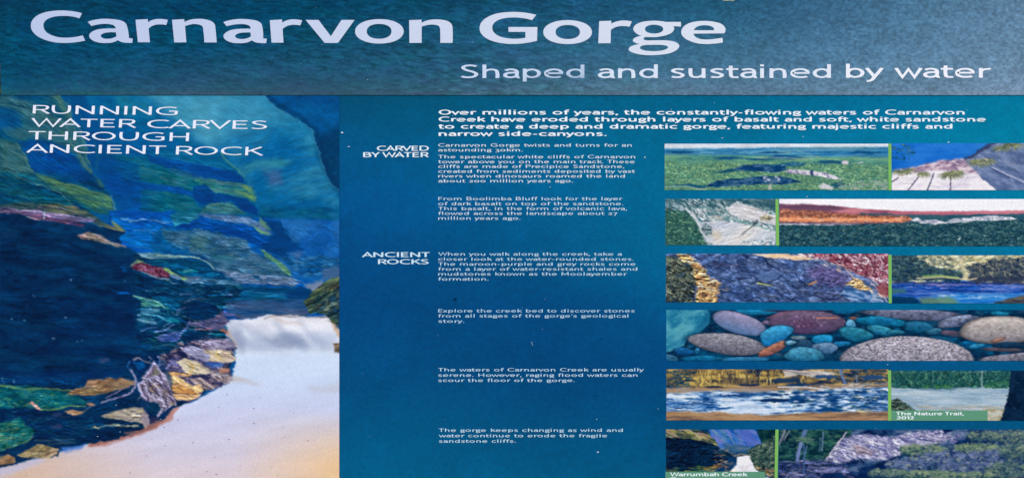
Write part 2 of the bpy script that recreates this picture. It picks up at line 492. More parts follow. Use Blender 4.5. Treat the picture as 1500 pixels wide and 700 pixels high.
    poly([(950, 270), (1050, 270), (1090, 350), (1000, 370)], (74, 96, 152), 9, 4, .6)
    poly([(880, 560), (1100, 580), (1650, 590), (1650, 740), (900, 740), (860, 640)], mul(4, 80, 128, 18, 16, 6), 5, 4, .8)
    wisps([(880, 600), (1600, 600), (1600, 700), (900, 690)], 70, (6, 22), (-6, 10), [(10, 110, 120), (0, 60, 110), (40, 116, 130)], .4)
    p.fade = None
    # --- left cliffs
    p.poly([(-8, 130), (84, 130), (98, 158), (112, 186), (122, 214), (130, 244), (140, 262), (155, 274), (166, 292), (168, 312), (-8, 312)],
           E([(0, 54, 100), (2, 72, 116), (24, 92, 112), (66, 112, 98)], 40, 10, 24, 11, 2.7, 1.3, 1.8), 2, (3, 12))
    p.poly([(84, 130), (124, 130), (150, 190), (178, 250), (150, 262), (130, 236), (118, 200), (104, 170)], (0, 70, 134), 9, (5, 12), .75)
    p.poly([(0, 150), (50, 150), (80, 176), (110, 214), (60, 200), (0, 178)], (70, 112, 98), 22, (10, 16), .35)
    p.poly([(0, 212), (40, 218), (70, 236), (40, 246), (10, 232)], (72, 114, 96), 16, (8, 14), .35)
    p.line([(78, 134), (94, 156), (106, 180), (118, 206), (126, 236), (133, 258), (150, 272)], 5, (84, 122, 96), .65, warp=(4, 12), feather=4)
    p.line([(86, 138), (98, 155), (112, 182), (124, 208), (131, 238), (137, 256)], 1.5, (130, 156, 120), .6, warp=(3, 9))
    p.line([(112, 160), (122, 182), (134, 206), (146, 232), (140, 248)], 2.5, (56, 112, 124), .4, warp=(4, 12), feather=2.5)
    p.poly([(38, 244), (70, 226), (124, 234), (140, 262), (110, 270), (70, 258)], E([(0, 52, 110), (0, 66, 128), (6, 76, 120)], 34, 8, 14, 12, 2.2, .8), 5, (6, 14))
    p.poly([(-8, 180), (20, 206), (35, 238), (40, 250), (64, 262), (104, 268), (138, 278), (163, 288), (167, 314), (120, 308), (60, 304), (-8, 306)],
           E([(0, 52, 94), (8, 78, 104), (42, 100, 92), (78, 118, 80)], 46, 8, 18, 13, 2.6, 1.3, 1.6), 2.5, (4, 12))
    p.poly([(40, 248), (72, 260), (106, 270), (138, 280), (163, 289), (166, 308), (130, 300), (90, 282), (56, 266)],
           E([(34, 96, 92), (74, 118, 78), (92, 128, 78)], 30, 5, 20, 14, 2.4, 1.2), 3.5, (4, 10), .85)
    p.poly([(-8, 248), (30, 262), (62, 270), (92, 282), (110, 302), (-8, 300)], E([(0, 46, 86), (2, 62, 96), (20, 84, 94)], 40, 6, 8, 15, 2.6, 1.2), 1.6, (3, 9))
    p.line([(0, 244), (20, 254), (36, 264), (62, 271), (90, 281), (100, 294), (108, 302)], 1.5, (104, 136, 120), .8, warp=(2, 8))
    p.line([(40, 250), (64, 262), (104, 270), (138, 280), (163, 290)], 1.4, (116, 142, 96), .6, warp=(2, 8))
    p.ledges([(-8, 190), (40, 250), (166, 290), (166, 308), (-8, 304)], 80, (20, 60), (4, 28), [(92, 126, 92), (60, 108, 104)], [(0, 50, 90), (2, 60, 100)], (1.4, 3.4), .5)
    p.line([(163, 288), (167, 300), (168, 312)], 2.2, (130, 160, 150), .6, feather=1.6)
    # teal veil over everything above the printed seam, darker towards it
    poly, line, wisps, f = at(0, 138, 6.25)
    poly([(-60, 0), (480, 0), (560, 120), (700, 330), (780, 560), (300, 700), (-60, 720)], mul(8, 78, 122, 14, 26, 9, 24), 8, 4, .55)
    poly([(-60, 10), (120, 30), (300, 80), (480, 180), (640, 290), (700, 400), (760, 560), (830, 720), (780, 700), (710, 560), (640, 430), (500, 330), (380, 280), (250, 220), (130, 130), (-60, 110)], mul(58, 102, 106, 20, 16, 5, 30), 7, 4, .8)
    poly([(-60, 140), (100, 150), (200, 200), (190, 300), (100, 330), (-60, 300)], mul(0, 74, 138, 10, 14, 6), 9, 5, .8)
    poly([(100, 330), (300, 290), (480, 330), (640, 420), (500, 420), (300, 380), (150, 390)], (60, 104, 110), 9, 5, .6)
    poly([(190, 420), (450, 420), (690, 540), (780, 720), (300, 720), (240, 560)], mul(0, 66, 140, 8, 16, 7), 8, 4, .92)
    poly([(-60, 400), (160, 450), (230, 560), (260, 640), (310, 720), (-60, 720)], mul(52, 96, 98, 20, 18, 5, 26), 4, 3, .85)
    line([(60, 72), (200, 118), (310, 145)], 2.4, (0, 46, 88), .75, fe=2)
    line([(0, 90), (120, 115), (230, 170), (300, 200)], 1.8, (86, 130, 120), .6, fe=2)
    line([(500, 20), (555, 80), (590, 150)], 3, (84, 132, 124), .7, fe=2.4)
    line([(620, 40), (660, 200), (720, 330), (770, 470)], 2.2, (34, 108, 146), .6, fe=2)
    line([(150, 450), (220, 540), (240, 620), (285, 680), (310, 705)], 1.8, (116, 146, 122), .7, fe=1.4)
    line([(540, 330), (640, 420), (720, 540), (780, 640), (830, 710)], 3.4, (92, 130, 110), .65, fe=2.2)
    wisps([(-10, 20), (300, 80), (640, 290), (760, 560), (500, 330), (100, 120)], 110, (8, 26), (22, 50), [(90, 130, 114), (40, 92, 110), (110, 140, 120), (10, 70, 116)], .4)
    wisps([(-10, 420), (160, 450), (280, 690), (-10, 700)], 70, (8, 24), (20, 48), [(96, 128, 106), (30, 84, 104), (70, 116, 110)], .45)
    wisps([(-10, 300), (480, 320), (640, 420), (200, 400)], 40, (8, 26), (6, 30), [(80, 120, 110), (10, 76, 120)], .4)
    # --- the blue pool and far rocks under the seam
    B = [(160, 308), (250, 310), (330, 314), (376, 319), (505, 323), (505, 480), (160, 480)]
    p.poly(B, E([(0, 58, 134), (4, 78, 164), (20, 96, 172)], 60, 12, 6, 16, 2.3, .5), .8)
    p.poly([(160, 308), (250, 310), (290, 318), (276, 345), (262, 374), (205, 376), (168, 352)], E([(0, 62, 146), (0, 86, 184), (16, 116, 200)], 34, 6, 4, 17, 2.6, .6), 4, (4, 12))
    p.poly([(214, 330), (262, 336), (268, 352), (230, 356)], (10, 120, 170), 14, (5, 9), .5)
    p.ledges([(168, 312), (262, 312), (262, 372), (200, 370)], 40, (12, 40), (2, 12), [(60, 140, 210), (90, 160, 215)], [(0, 56, 140)], (1, 2.4), .5)
    p.line([(178, 320), (190, 324), (202, 322), (210, 320), (222, 323), (236, 324), (248, 327)], 1.5, (150, 190, 232), .8, warp=(2, 5))
    p.line([(196, 335), (216, 338), (228, 341)], 1.1, (110, 170, 220), .7, warp=(2, 5))
    poly, line, wisps, f = at(240, 310, 6.09)
    poly([(-40, 120), (250, 160), (240, 420), (-60, 390), (-120, 300)], mul(0, 80, 142, 16, 20, 8), 7, 4)
    wisps([(-60, 130), (250, 170), (240, 390), (-100, 370)], 70, (6, 24), (-4, 18), [(20, 120, 150), (0, 60, 130), (30, 100, 170)], .45)
    poly([(-40, 150), (120, 175), (300, 160), (440, 160), (620, 215), (740, 250), (780, 330), (900, 400), (980, 450), (1150, 590), (900, 580), (600, 550), (440, 500), (380, 430), (300, 400), (180, 330), (20, 260)], mul(54, 98, 130, 24, 16, 5, 8), 5, 6)
    wisps([(100, 170), (620, 215), (780, 330), (1130, 570), (600, 545), (300, 400)], 260, (5, 24), (-8, 22), [(108, 124, 152), (30, 84, 128), (60, 116, 112), (84, 100, 140), (10, 64, 120), (96, 132, 120)], .55)
    poly([(250, 220), (330, 200), (420, 260), (360, 330), (280, 320)], (74, 116, 112), 6, 4, .55)
    poly([(420, 360), (560, 380), (640, 440), (500, 450), (430, 410)], (36, 100, 112), 6, 4, .6)
    line([(560, 350), (700, 340), (760, 350)], 3, (12, 60, 112), .55, fe=2.5, wa=2.5)
    line([(620, 460), (720, 450), (790, 430)], 3, (18, 70, 118), .55, fe=2.5, wa=2.5)
    poly([(30, 130), (230, 90), (350, 55), (440, 100), (560, 115), (740, 110), (830, 150), (880, 200), (970, 215), (960, 290), (920, 360), (800, 290), (720, 240), (600, 200), (440, 165), (330, 140), (200, 150)], mul(0, 62, 144, 8, 20, 8), 2.4, 3)
    poly([(60, 5), (310, 5), (320, 60), (200, 100), (80, 125)], mul(30, 112, 142, 20, 14, 4), 2.4, 2.5)
    poly([(300, 12), (560, 25), (760, 45), (880, 110), (960, 200), (900, 195), (800, 130), (700, 95), (520, 85), (400, 55)], mul(96, 126, 168, 26, 12, 3, 6), 2, 2)
    wisps([(300, 15), (760, 50), (900, 150), (700, 95), (400, 60)], 60, (4, 16), (0, 20), [(150, 160, 200), (30, 84, 140), (120, 140, 180)], .7)
    poly([(850, 45), (900, 80), (950, 140), (965, 175), (900, 135), (860, 100)], (116, 156, 112), 1.6, 1.2, .9)
    poly([(770, 95), (800, 115), (880, 160), (958, 214), (890, 205), (820, 150)], (112, 164, 112), 1.6, 1.4, .9)
    poly([(880, 330), (960, 390), (1040, 440), (1100, 490), (1138, 575), (1050, 525), (990, 450), (900, 400)], mul(92, 142, 104, 20, 8, 3, 40), 1.8, 1.6)
    line([(870, 330), (940, 385), (1000, 440)], 1.4, (120, 166, 130), .7)
    poly([(450, 505), (640, 540), (880, 560), (1160, 585), (1220, 640), (1160, 665), (900, 645), (700, 640), (600, 600)], mul(96, 118, 152, 26, 8, 3, 4), 2.4, 2)
    wisps([(460, 510), (880, 565), (1180, 600), (1150, 655), (700, 635)], 150, (3, 9), (-20, 30), [(160, 170, 196), (50, 84, 130), (120, 132, 160), (20, 60, 110)], .75)
    line([(450, 508), (640, 545), (880, 568), (1160, 592), (1290, 660)], 1.3, (160, 176, 200), .6)
    poly([(790, 555), (850, 575), (870, 605), (810, 600)], (12, 60, 96), 1.8, 1.2, .85)
    # right, deep blue wall
    p.poly([(398, 320), (505, 324), (505, 412), (470, 400), (430, 404), (410, 380), (402, 350)], E([(8, 68, 144), (18, 86, 166), (36, 106, 180)], 22, 14, 50, 20, 2.4, .5), 4, (4, 12))
    p.poly([(388, 320), (412, 322), (428, 350), (446, 362), (420, 372), (428, 388), (400, 372), (384, 362), (400, 345)], (2, 52, 114), 6, (5, 10), .88)
    p.line([(412, 320), (420, 340), (432, 352)], 1.3, (56, 124, 186), .5, warp=(2, 6))
    p.poly([(425, 370), (446, 368), (438, 378)], (82, 106, 152), 4, (3, 5), .75)
    p.poly([(415, 378), (470, 374), (505, 380), (505, 404), (440, 404), (424, 392)], V([(10, 70, 128), (40, 104, 150), (64, 120, 160)], 16, 5, 4, 3, (2, 48, 100), .2, .5), 6, (4, 8), .8)
    p.poly([(470, 396), (482, 391), (505, 390), (505, 406), (476, 408)], (70, 98, 140), 3, (2, 5), .9)
    p.poly([(446, 418), (474, 408), (470, 422), (456, 430)], (150, 148, 168), 5, (2, 5), .8)
    p.poly([(330, 417), (380, 418), (420, 420), (456, 423), (461, 430), (448, 440), (400, 446), (330, 446)], E([(0, 54, 98), (2, 68, 116), (16, 90, 132)], 40, 4, 2, 23, 2.4, 1.0), 2.5, (3, 8))
    p.poly([(424, 424), (444, 419), (458, 426), (452, 438), (430, 440), (418, 432)], (0, 58, 116), 3, (2, 6), .9)
    p.poly([(328, 440), (448, 438), (454, 458), (448, 464), (330, 464)], T([(20, 66, 118), (48, 82, 126), (60, 76, 114)], 50, 3, 0, 24, 2.4), 5, (2, 8))
    p.line([(330, 461), (360, 464), (400, 461), (450, 458)], 2.2, (84, 78, 98), .75, warp=(2, 8))
    p.streaks([(330, 425), (452, 425), (452, 460), (330, 462)], 60, (20, 60), (.6, 1.3), (-2, 2), [(50, 116, 150), (0, 50, 96), (90, 106, 140)], (.2, .5))
    # --- the milky stream
    W = [(322, 480), (334, 469), (366, 465), (392, 461), (440, 461), (484, 463), (492, 478), (505, 486), (505, 780), (-8, 780), (-8, 688), (22, 680), (60, 668), (90, 660), (126, 650),
         (170, 643), (212, 632), (236, 618), (254, 598), (288, 584), (314, 571), (338, 556), (346, 530), (342, 500)]
    def water(X, Y):
        c = ramp(Y, [(462, (218, 222, 238)), (500, (212, 222, 240)), (512, (200, 212, 234)), (518, (206, 222, 246)), (556, (200, 216, 244)), (590, (200, 208, 238)), (630, (204, 204, 230)),
                     (665, (209, 202, 222)), (700, (217, 202, 210)), (770, (224, 196, 180))])
        tan = np.clip((X - 340) / 150, 0, 1) * np.clip((Y - 600) / 80, 0, 1)
        c = c + (np.array((234, 196, 152)) / 255. - c) * (tan * .95)[..., None]
        tl = np.clip((230 - X) / 200, 0, 1) * np.clip((Y - 650 - (X - 60) * -.12) / 26, 0, 1)
        c = c + (np.array((212, 178, 150)) / 255. - c) * (np.clip(tl, 0, 1) * .75)[..., None]
        n = fbm(X, Y, 70, 12, 25, 3, -12) - .5
        return c + .05 * n[..., None]
    p.poly(W, water, 2.2, (3, 9))
    p.poly([(334, 482), (352, 486), (362, 500), (358, 512), (344, 512)], (144, 154, 184), 12, (4, 10), .75)
    p.poly([(346, 494), (420, 488), (490, 492), (490, 508), (420, 514), (350, 512)], (160, 172, 202), 14, (5, 18), .6)
    p.poly([(388, 496), (420, 488), (446, 500), (424, 510)], (128, 142, 174), 12, (4, 9), .6)
    p.poly([(362, 470), (480, 466), (486, 480), (430, 486), (370, 482)], (236, 236, 246), 9, (4, 12), .8)
    for q, c_, w_, a_ in [([(336, 472), (346, 482), (354, 500), (356, 512)], (128, 140, 176), 7, .5), ([(352, 476), (372, 486), (392, 494), (410, 508)], (138, 150, 184), 8, .5), ([(404, 472), (414, 486), (438, 500), (446, 510)], (116, 132, 168), 9, .5),
                          ([(440, 470), (452, 484), (470, 500), (474, 510)], (150, 162, 194), 8, .4), ([(360, 470), (382, 476), (398, 492)], (240, 240, 250), 6, .6), ([(416, 470), (432, 480), (456, 500)], (240, 240, 250), 5, .5),
                          ([(340, 513), (380, 516), (430, 515), (492, 514)], (232, 240, 252), 5, .7), ([(388, 467), (404, 463), (440, 466), (482, 466)], (206, 190, 180), 4, .6)]:
        p.line(q, w_ * 1.3, c_, a_ * .62, feather=9, warp=(4, 14))
    p.poly([(352, 474), (392, 470), (402, 486), (380, 492)], (190, 196, 216), 10, (4, 9), .5)
    p.line([(388, 466), (400, 461), (430, 463), (484, 464)], 1.6, (116, 104, 108), .6, warp=(1.5, 8))
    p.line([(400, 463), (410, 470), (440, 474)], 5, (196, 180, 176), .5, feather=5, warp=(2, 8))
    p.line([(488, 470), (493, 482), (498, 490)], 6, (196, 156, 112), .7, feather=4)
    p.line([(324, 482), (336, 486), (345, 505)], 4, (180, 146, 112), .5, feather=4)
    p.poly([(332, 548), (350, 551), (380, 562), (350, 558), (336, 558)], (192, 178, 176), 7, (3, 8), .7)
    p.poly([(450, 566), (505, 558), (505, 574), (460, 574)], (190, 192, 208), 8, (3, 10), .55)
    p.poly([(-8, 686), (40, 674), (66, 668), (60, 678), (-8, 700)], (186, 188, 226), 8, (3, 10), .7)
    p.poly([(84, 660), (126, 650), (122, 656), (96, 662)], (96, 132, 200), 3.5, (2, 6), .7)
    p.dabs([(270, 560), (496, 520), (496, 700), (120, 700)], 40, (.6, 1.1), [(120, 110, 140)], .5)
    p.line([(132, 650), (170, 643), (210, 632), (236, 618), (256, 598)], 8, T([(140, 80, 70), (184, 112, 88)], 14, 4, -12, 26, 2), .85, feather=5, w1=3, warp=(3, 8))
    # --- near left: the great dark bank
    D = [(-8, 306), (40, 310), (90, 318), (130, 326), (160, 334), (182, 339), (174, 350), (176, 358), (192, 362), (206, 374), (196, 380), (230, 376), (262, 376), (296, 384), (314, 397),
         (352, 418), (352, 430), (330, 436), (328, 452), (318, 462), (326, 478), (330, 492), (340, 510), (342, 525), (336, 540), (338, 556), (308, 568), (284, 584), (256, 598), (236, 618),
         (212, 631), (170, 642), (126, 649), (88, 658), (84, 668), (56, 668), (22, 678), (-8, 686)]
    p.poly(D, E([(0, 33, 68), (0, 41, 80), (2, 52, 94)], 16, 6, 6, 27, 2.2, .55), 1.4, (3, 7))
    p.ledges([(-8, 330), (120, 340), (196, 392), (206, 470), (150, 540), (-8, 560)], 60, (30, 90), (-4, 10), [(10, 60, 100), (6, 52, 92)], [(0, 28, 60)], (2, 5), .45)
    p.dabs([(-2, 320), (120, 332), (196, 392), (206, 470), (150, 540), (-2, 560)], 500, (.7, 1.6), [(10, 60, 102), (0, 28, 62), (20, 70, 110)], .4, 2.4)
    p.poly([(100, 430), (206, 430), (206, 500), (150, 530), (60, 520)], (4, 36, 84), 24, (8, 16), .3)
    p.poly([(0, 330), (34, 332), (26, 348), (0, 348)], (28, 60, 98), 10, (5, 10), .5)
    for q in [(35, 468), (49, 433), (95, 465), (78, 494), (104, 409), (113, 499), (183, 410), (120, 498), (17, 465)]:
        p.dabs([(q[0] - 1, q[1] - 1), (q[0] + 1, q[1] - 1), (q[0] + 1, q[1] + 1), (q[0] - 1, q[1] + 1)], 3, (.8, 1.3), [(150, 170, 204), (70, 120, 170)], .8)
    for q in ([(30, 360), (70, 372), (120, 380), (160, 396)], [(60, 430), (110, 424), (160, 440)], [(90, 500), (150, 504), (200, 496)], [(0, 520), (60, 530), (120, 524)], [(130, 400), (170, 412), (200, 410)], [(20, 400), (60, 396), (90, 404)], [(10, 470), (70, 478), (110, 470)], [(120, 352), (150, 366), (186, 372)]):
        p.line(q, 9, (10, 66, 106), .45, feather=9, warp=(6, 16))
    p.dabs([(-8, 316), (120, 332), (196, 392), (206, 470), (190, 540), (-8, 560)], 1500, (.6, 1.1), [(14, 66, 108), (0, 24, 56), (6, 54, 94)], .55, 1.5)
    # striped top of the bank
    p.poly([(-8, 299), (40, 297), (90, 299), (112, 302), (132, 311), (152, 324), (182, 339), (158, 335), (120, 318), (70, 310), (-8, 304)],
           E([(48, 70, 72), (104, 106, 76), (146, 130, 96)], 28, 3, 10, 28, 2.6, 1.4), 1.6, (2.4, 7))
    p.poly([(162, 322), (172, 327), (183, 338), (174, 337)], (164, 156, 70), 1.8, (1.5, 4), .85)
    p.poly([(-8, 304), (60, 308), (110, 316), (140, 321), (132, 325), (90, 320), (40, 315), (-8, 310)], E([(90, 80, 120), (160, 130, 170), (120, 76, 108)], 30, 3, 6, 29, 2.8, 1.4), 1.5, (2, 6))
    p.poly([(36, 316), (84, 318), (116, 323), (126, 328), (120, 332), (96, 327), (60, 322)], E([(70, 46, 80), (136, 84, 112), (180, 140, 156)], 22, 3, 8, 30, 2.8, 1.4), 1.5, (2, 6))
    p.ledges([(-8, 300), (110, 304), (180, 338), (120, 328), (40, 318), (-8, 312)], 26, (20, 60), (2, 14), [(190, 160, 190), (150, 140, 110), (200, 180, 200)], [(20, 30, 70), (60, 40, 80)], (1, 2), .8)
    p.line([(66, 310), (65, 320)], 2.6, (180, 184, 214), .8, warp=(1, 4))
    p.line([(0, 304), (60, 309), (110, 317), (140, 321)], 1.1, (196, 178, 212), .7, warp=(2, 6))
    p.poly([(112, 344), (128, 339), (144, 342), (162, 354), (186, 361), (170, 361), (146, 353), (118, 349)], E([(70, 76, 84), (126, 118, 108), (160, 130, 136)], 16, 3, 16, 31, 2.6, 1.4), 1.6, (2, 6))
    p.line([(140, 343), (160, 354), (186, 362)], 1.1, (170, 158, 186), .8, warp=(1, 4))
    p.streaks([(148, 386), (200, 384), (196, 392), (150, 392)], 20, (8, 24), (.8, 1.6), (-2, 8), [(54, 54, 92)], .5)
    p.dabs([(178, 390), (186, 390), (186, 397), (178, 396)], 6, (1, 2), [(0, 100, 190)], .8)
    p.poly([(170, 428), (182, 427), (190, 430), (178, 431)], (0, 92, 186), 1.8, (1.4, 4), .8)
    # wet shelf rocks between bank and pool
    SH = [(196, 372), (262, 374), (296, 382), (316, 397), (356, 420), (352, 432), (332, 440), (326, 462), (334, 492), (300, 506), (240, 520), (204, 500), (208, 460), (202, 420), (196, 396)]
    p.poly(SH, E([(0, 38, 76), (2, 52, 90), (18, 84, 106)], 26, 6, 8, 61, 2.6, 1.6, 1.8), 4, (5, 10), .95)
    p.ledges(SH, 190, (14, 50), (-6, 22), [(60, 130, 136), (90, 130, 140), (30, 106, 124), (110, 120, 140)], [(0, 30, 62), (0, 38, 72)], (1.2, 3.6), .75)
    poly, line, wisps, f = at(190, 370, 10)
    poly([(150, 60), (900, 70), (1010, 90), (1120, 150), (1240, 245), (1500, 420), (1500, 700), (100, 700), (60, 260), (180, 270)], mul(0, 46, 84, 10, 16, 5), 14, 4)
    poly([(110, -10), (300, -5), (600, 20), (900, 45), (1000, 65), (700, 78), (300, 85), (170, 55)], mul(104, 146, 166, 26, 12, 2, 2), 1.6, 1)
    line([(400, 30), (900, 55), (1010, 75), (1120, 130), (1230, 210), (1248, 245)], 1.8, (180, 214, 190), .95, w1=1.2, wa=.6)
    poly([(200, 90), (900, 78), (1010, 92), (1120, 150), (1235, 245), (1180, 272), (700, 270), (480, 210), (230, 150)], mul(0, 58, 100, 10, 18, 4), 1.8, 1.2)
    wisps([(250, 95), (1000, 95), (1200, 240), (700, 260), (480, 205)], 50, (8, 26), (-3, 8), [(10, 90, 120), (0, 96, 150), (30, 110, 110)], .5)
    poly([(680, 272), (820, 255), (1000, 248), (990, 285), (760, 296)], (22, 140, 168), 2, 1.2, .85)
    line([(780, 268), (830, 262), (900, 256)], 1.6, (130, 216, 214), .85)
    poly([(700, 300), (1000, 295), (1240, 270), (1330, 330), (1500, 400), (1200, 360), (800, 340)], mul(0, 76, 124, 16, 16, 3), 2, 1.5)
    poly([(740, 338), (900, 345), (1100, 368), (1300, 385), (1620, 430), (1620, 480), (1200, 445), (950, 440), (800, 425)], mul(72, 118, 152, 26, 12, 2.6, 4), 2, 1.6)
    line([(830, 352), (940, 355), (1050, 368)], 2.4, (110, 96, 128), .7)
    wisps([(760, 345), (1300, 385), (1600, 450), (900, 435)], 46, (6, 22), (-4, 14), [(120, 156, 184), (10, 70, 110), (90, 110, 140)], .7)
    line([(1090, 425), (1180, 440), (1260, 445)], 2.4, (0, 40, 76), .8)
    poly([(40, 190), (100, 140), (180, 138), (300, 175), (480, 220), (560, 290), (590, 350), (500, 362), (350, 340), (180, 272), (50, 232)], mul(98, 50, 74, 28, 4, 3), 1.6, 1.4)
    p.streaks(f([(60, 180), (180, 140), (480, 220), (560, 300), (560, 350), (350, 335), (100, 240)]), 90, (1.6, 5), (.8, 1.5), (0, 50), [(206, 166, 214), (170, 120, 170), (70, 14, 50), (190, 150, 200), (140, 60, 60)], (.45, .9))
    line([(30, 190), (60, 160), (110, 130)], 2, (150, 170, 150), .8)
    line([(170, 265), (260, 305), (350, 345), (450, 365), (570, 376)], 1.5, (150, 168, 190), .85)
    poly([(60, 130), (130, 92), (245, 155), (180, 140), (100, 140)], (140, 176, 124), 1.5, .8, .9)
    poly([(490, 225), (540, 212), (600, 262), (660, 290), (740, 340), (860, 375), (800, 405), (700, 360), (580, 310), (520, 270)], mul(128, 168, 110, 20, 7, 2.4, 20), 1.5, 1)
    poly([(560, 300), (680, 320), (760, 360), (740, 400), (600, 345)], mul(96, 128, 168, 22, 8, 2.4, 14), 1.6, 1)
    for a_, b_, c_ in [([(240, 560), (330, 556), (420, 560)], (70, 124, 156), .7), ([(740, 604), (830, 598), (915, 602)], (116, 120, 160), .7), ([(1370, 604), (1430, 598), (1490, 604)], (140, 112, 150), .8), ([(960, 545), (1040, 530), (1100, 540)], (90, 110, 120), .6),
                       ([(600, 430), (660, 440), (720, 430)], (110, 156, 180), .7), ([(540, 400), (590, 392), (620, 405)], (96, 150, 140), .7), ([(1030, 470), (1090, 490)], (80, 140, 170), .7)]:
        line(a_, 1.8, b_, c_, w1=1)
    wisps([(300, 430), (1500, 470), (1500, 690), (300, 690)], 120, (6, 26), (-8, 12), [(10, 84, 116), (0, 36, 70), (40, 100, 130), (50, 80, 110), (0, 60, 100)], .5)
    poly, line, wisps, f = at(190, 430, 10)
    poly([(60, 20), (300, 60), (500, 60), (760, 180), (760, 400), (640, 460), (200, 560), (100, 600)], mul(0, 54, 94, 12, 14, 5), 9, 4, .8)
    line([(350, 62), (500, 72), (600, 100), (700, 160), (740, 215)], 4.5, (8, 92, 134), .7, fe=2.5)
    line([(380, 75), (520, 120), (640, 190), (700, 240)], 3, (10, 84, 130), .6, fe=2)
    poly([(110, 60), (300, 95), (420, 130), (470, 185), (180, 190), (180, 130)], mul(52, 122, 120, 22, 8, 2.4, 8), 1.8, 1)
    line([(50, 28), (110, 44), (200, 70), (350, 95), (430, 130), (500, 190), (560, 222)], 1.9, (136, 206, 190), .95, wa=.6)
    line([(180, 150), (300, 145), (420, 158), (520, 200)], 1.4, (104, 168, 140), .7)
    poly([(175, 212), (360, 204), (450, 212), (430, 250), (330, 265), (200, 290), (170, 270)], mul(78, 142, 180, 20, 10, 2.4), 1.8, 1)
    line([(160, 200), (300, 198), (400, 200)], 1.5, (0, 40, 74), .8)
    line([(130, 318), (230, 300), (320, 292), (390, 312), (470, 345), (560, 395), (620, 412)], 3.4, (84, 158, 196), .9, w1=1.8, fe=1.4)
    line([(100, 345), (240, 334), (370, 345), (430, 380)], 1.9, (0, 34, 66), .9)
    poly([(118, 368), (200, 362), (320, 390), (410, 425), (415, 446), (250, 430), (135, 392)], mul(96, 150, 182, 22, 9, 2.2, 14), 1.6, 1)
    poly([(490, 345), (620, 350), (730, 365), (720, 412), (620, 425), (540, 390)], mul(16, 116, 142, 24, 7, 2.4, 10), 2, 1.5, .85)
    wisps([(160, 60), (500, 90), (740, 240), (720, 420), (150, 430)], 90, (4, 18), (4, 38), [(60, 150, 156), (0, 60, 100), (110, 160, 190), (10, 100, 130)], .5)
    for a_, w_, c_ in [([(160, 545), (250, 505), (330, 490), (410, 490)], 2.2, (84, 116, 178)), ([(380, 552), (500, 532), (590, 478), (645, 455)], 2.2, (104, 122, 176)), ([(410, 640), (520, 600), (640, 570), (720, 560)], 2.4, (110, 112, 180)),
                       ([(690, 685), (740, 605), (800, 530), (850, 460), (892, 388)], 2.6, (112, 118, 182)), ([(800, 122), (900, 84), (1000, 65), (1090, 74)], 2, (92, 106, 144)), ([(700, 242), (770, 215), (835, 190)], 3, (70, 86, 134)),
                       ([(500, 470), (570, 440), (610, 410)], 1.6, (90, 130, 170)), ([(680, 300), (720, 275), (740, 262)], 1.6, (80, 110, 160))]:
        line(a_, w_, c_, .85, w1=w_ * .6, fe=1.3, wa=1)
    poly([(420, 650), (560, 605), (720, 572), (745, 600), (700, 690), (430, 700)], mul(62, 84, 156, 20, 10, 3, -10), 2, 1.2, .85)
    poly([(830, 420), (1050, 398), (1200, 355), (1290, 300), (1350, 245), (1400, 320), (1465, 372), (1420, 440), (1370, 485), (1290, 520), (1180, 525), (1050, 490), (900, 460)], mul(74, 76, 116, 22, 10, 3, -16), 2.2, 1.5)
    wisps([(840, 425), (1200, 360), (1340, 260), (1450, 380), (1300, 515), (1060, 490)], 70, (6, 22), (-32, -4), [(130, 104, 132), (30, 50, 90), (104, 90, 120), (60, 90, 130)], .65)
    line([(960, 518), (1080, 514), (1210, 492)], 1.9, (156, 96, 124), .8)
    line([(1380, 260), (1440, 290), (1520, 300)], 3, (110, 112, 190), .8, fe=1.5)
    line([(1390, 190), (1450, 180), (1520, 190)], 2.4, (70, 150, 196), .8)
    poly([(830, 190), (920, 140), (1060, 112), (1250, 140), (1300, 230), (1240, 330), (1000, 382), (850, 335)], mul(0, 42, 82, 6, 12, 6), 2.6, 2)
    poly([(90, 585), (200, 562), (330, 568), (362, 640), (240, 668), (110, 645)], mul(0, 38, 74, 6, 12, 6), 2, 1.6)
    poly([(760, 610), (850, 545), (1050, 530), (1150, 565), (1150, 650), (900, 700), (750, 670)], mul(0, 44, 82, 6, 12, 6), 2.4, 2)
    line([(1150, 600), (1190, 560), (1190, 520)], 1.8, (96, 100, 150), .7)
    poly([(1300, 520), (1370, 500), (1460, 560), (1480, 620), (1400, 570)], (176, 112, 100), 2.4, 1.4, .8)
    # golden rocks at the water's edge
    poly, line, wisps, f = at(240, 495, 7.37)
    poly([(-60, 200), (200, 60), (420, -10), (640, -10), (740, 60), (770, 220), (690, 320), (735, 440), (690, 485), (530, 545), (400, 560), (370, 640), (150, 670), (-40, 660)], V([(26, 36, 76), (60, 58, 98), (116, 104, 128), (168, 150, 146)], 12, 3.6, 24, 4, (16, 26, 66), .3, .5, 1.6, .95), 4, 6)
    poly0 = poly

    def poly(pts, col, fe=1.6, wa=2.0, al=1.0, seed=3):
        mx = sum(q[0] for q in pts) / len(pts); my = sum(q[1] for q in pts) / len(pts)
        poly0([(mx + (x - mx) * 1.10, my + (y - my) * 1.16) for x, y in pts], col, fe, wa, al, seed)

    poly([(410, 85), (440, 45), (500, 25), (600, 15), (690, 5), (745, 60), (740, 95), (680, 100), (560, 135), (440, 130)], mul(138, 132, 162, 26, 8, 3), 1.6, 1.4)
    wisps([(420, 70), (600, 15), (740, 60), (560, 130)], 36, (3, 12), (-10, 30), [(60, 50, 84), (180, 170, 196), (110, 96, 120)], .8)
    line([(440, 60), (430, 95), (470, 125), (560, 138)], 1.8, (96, 70, 96), .7)
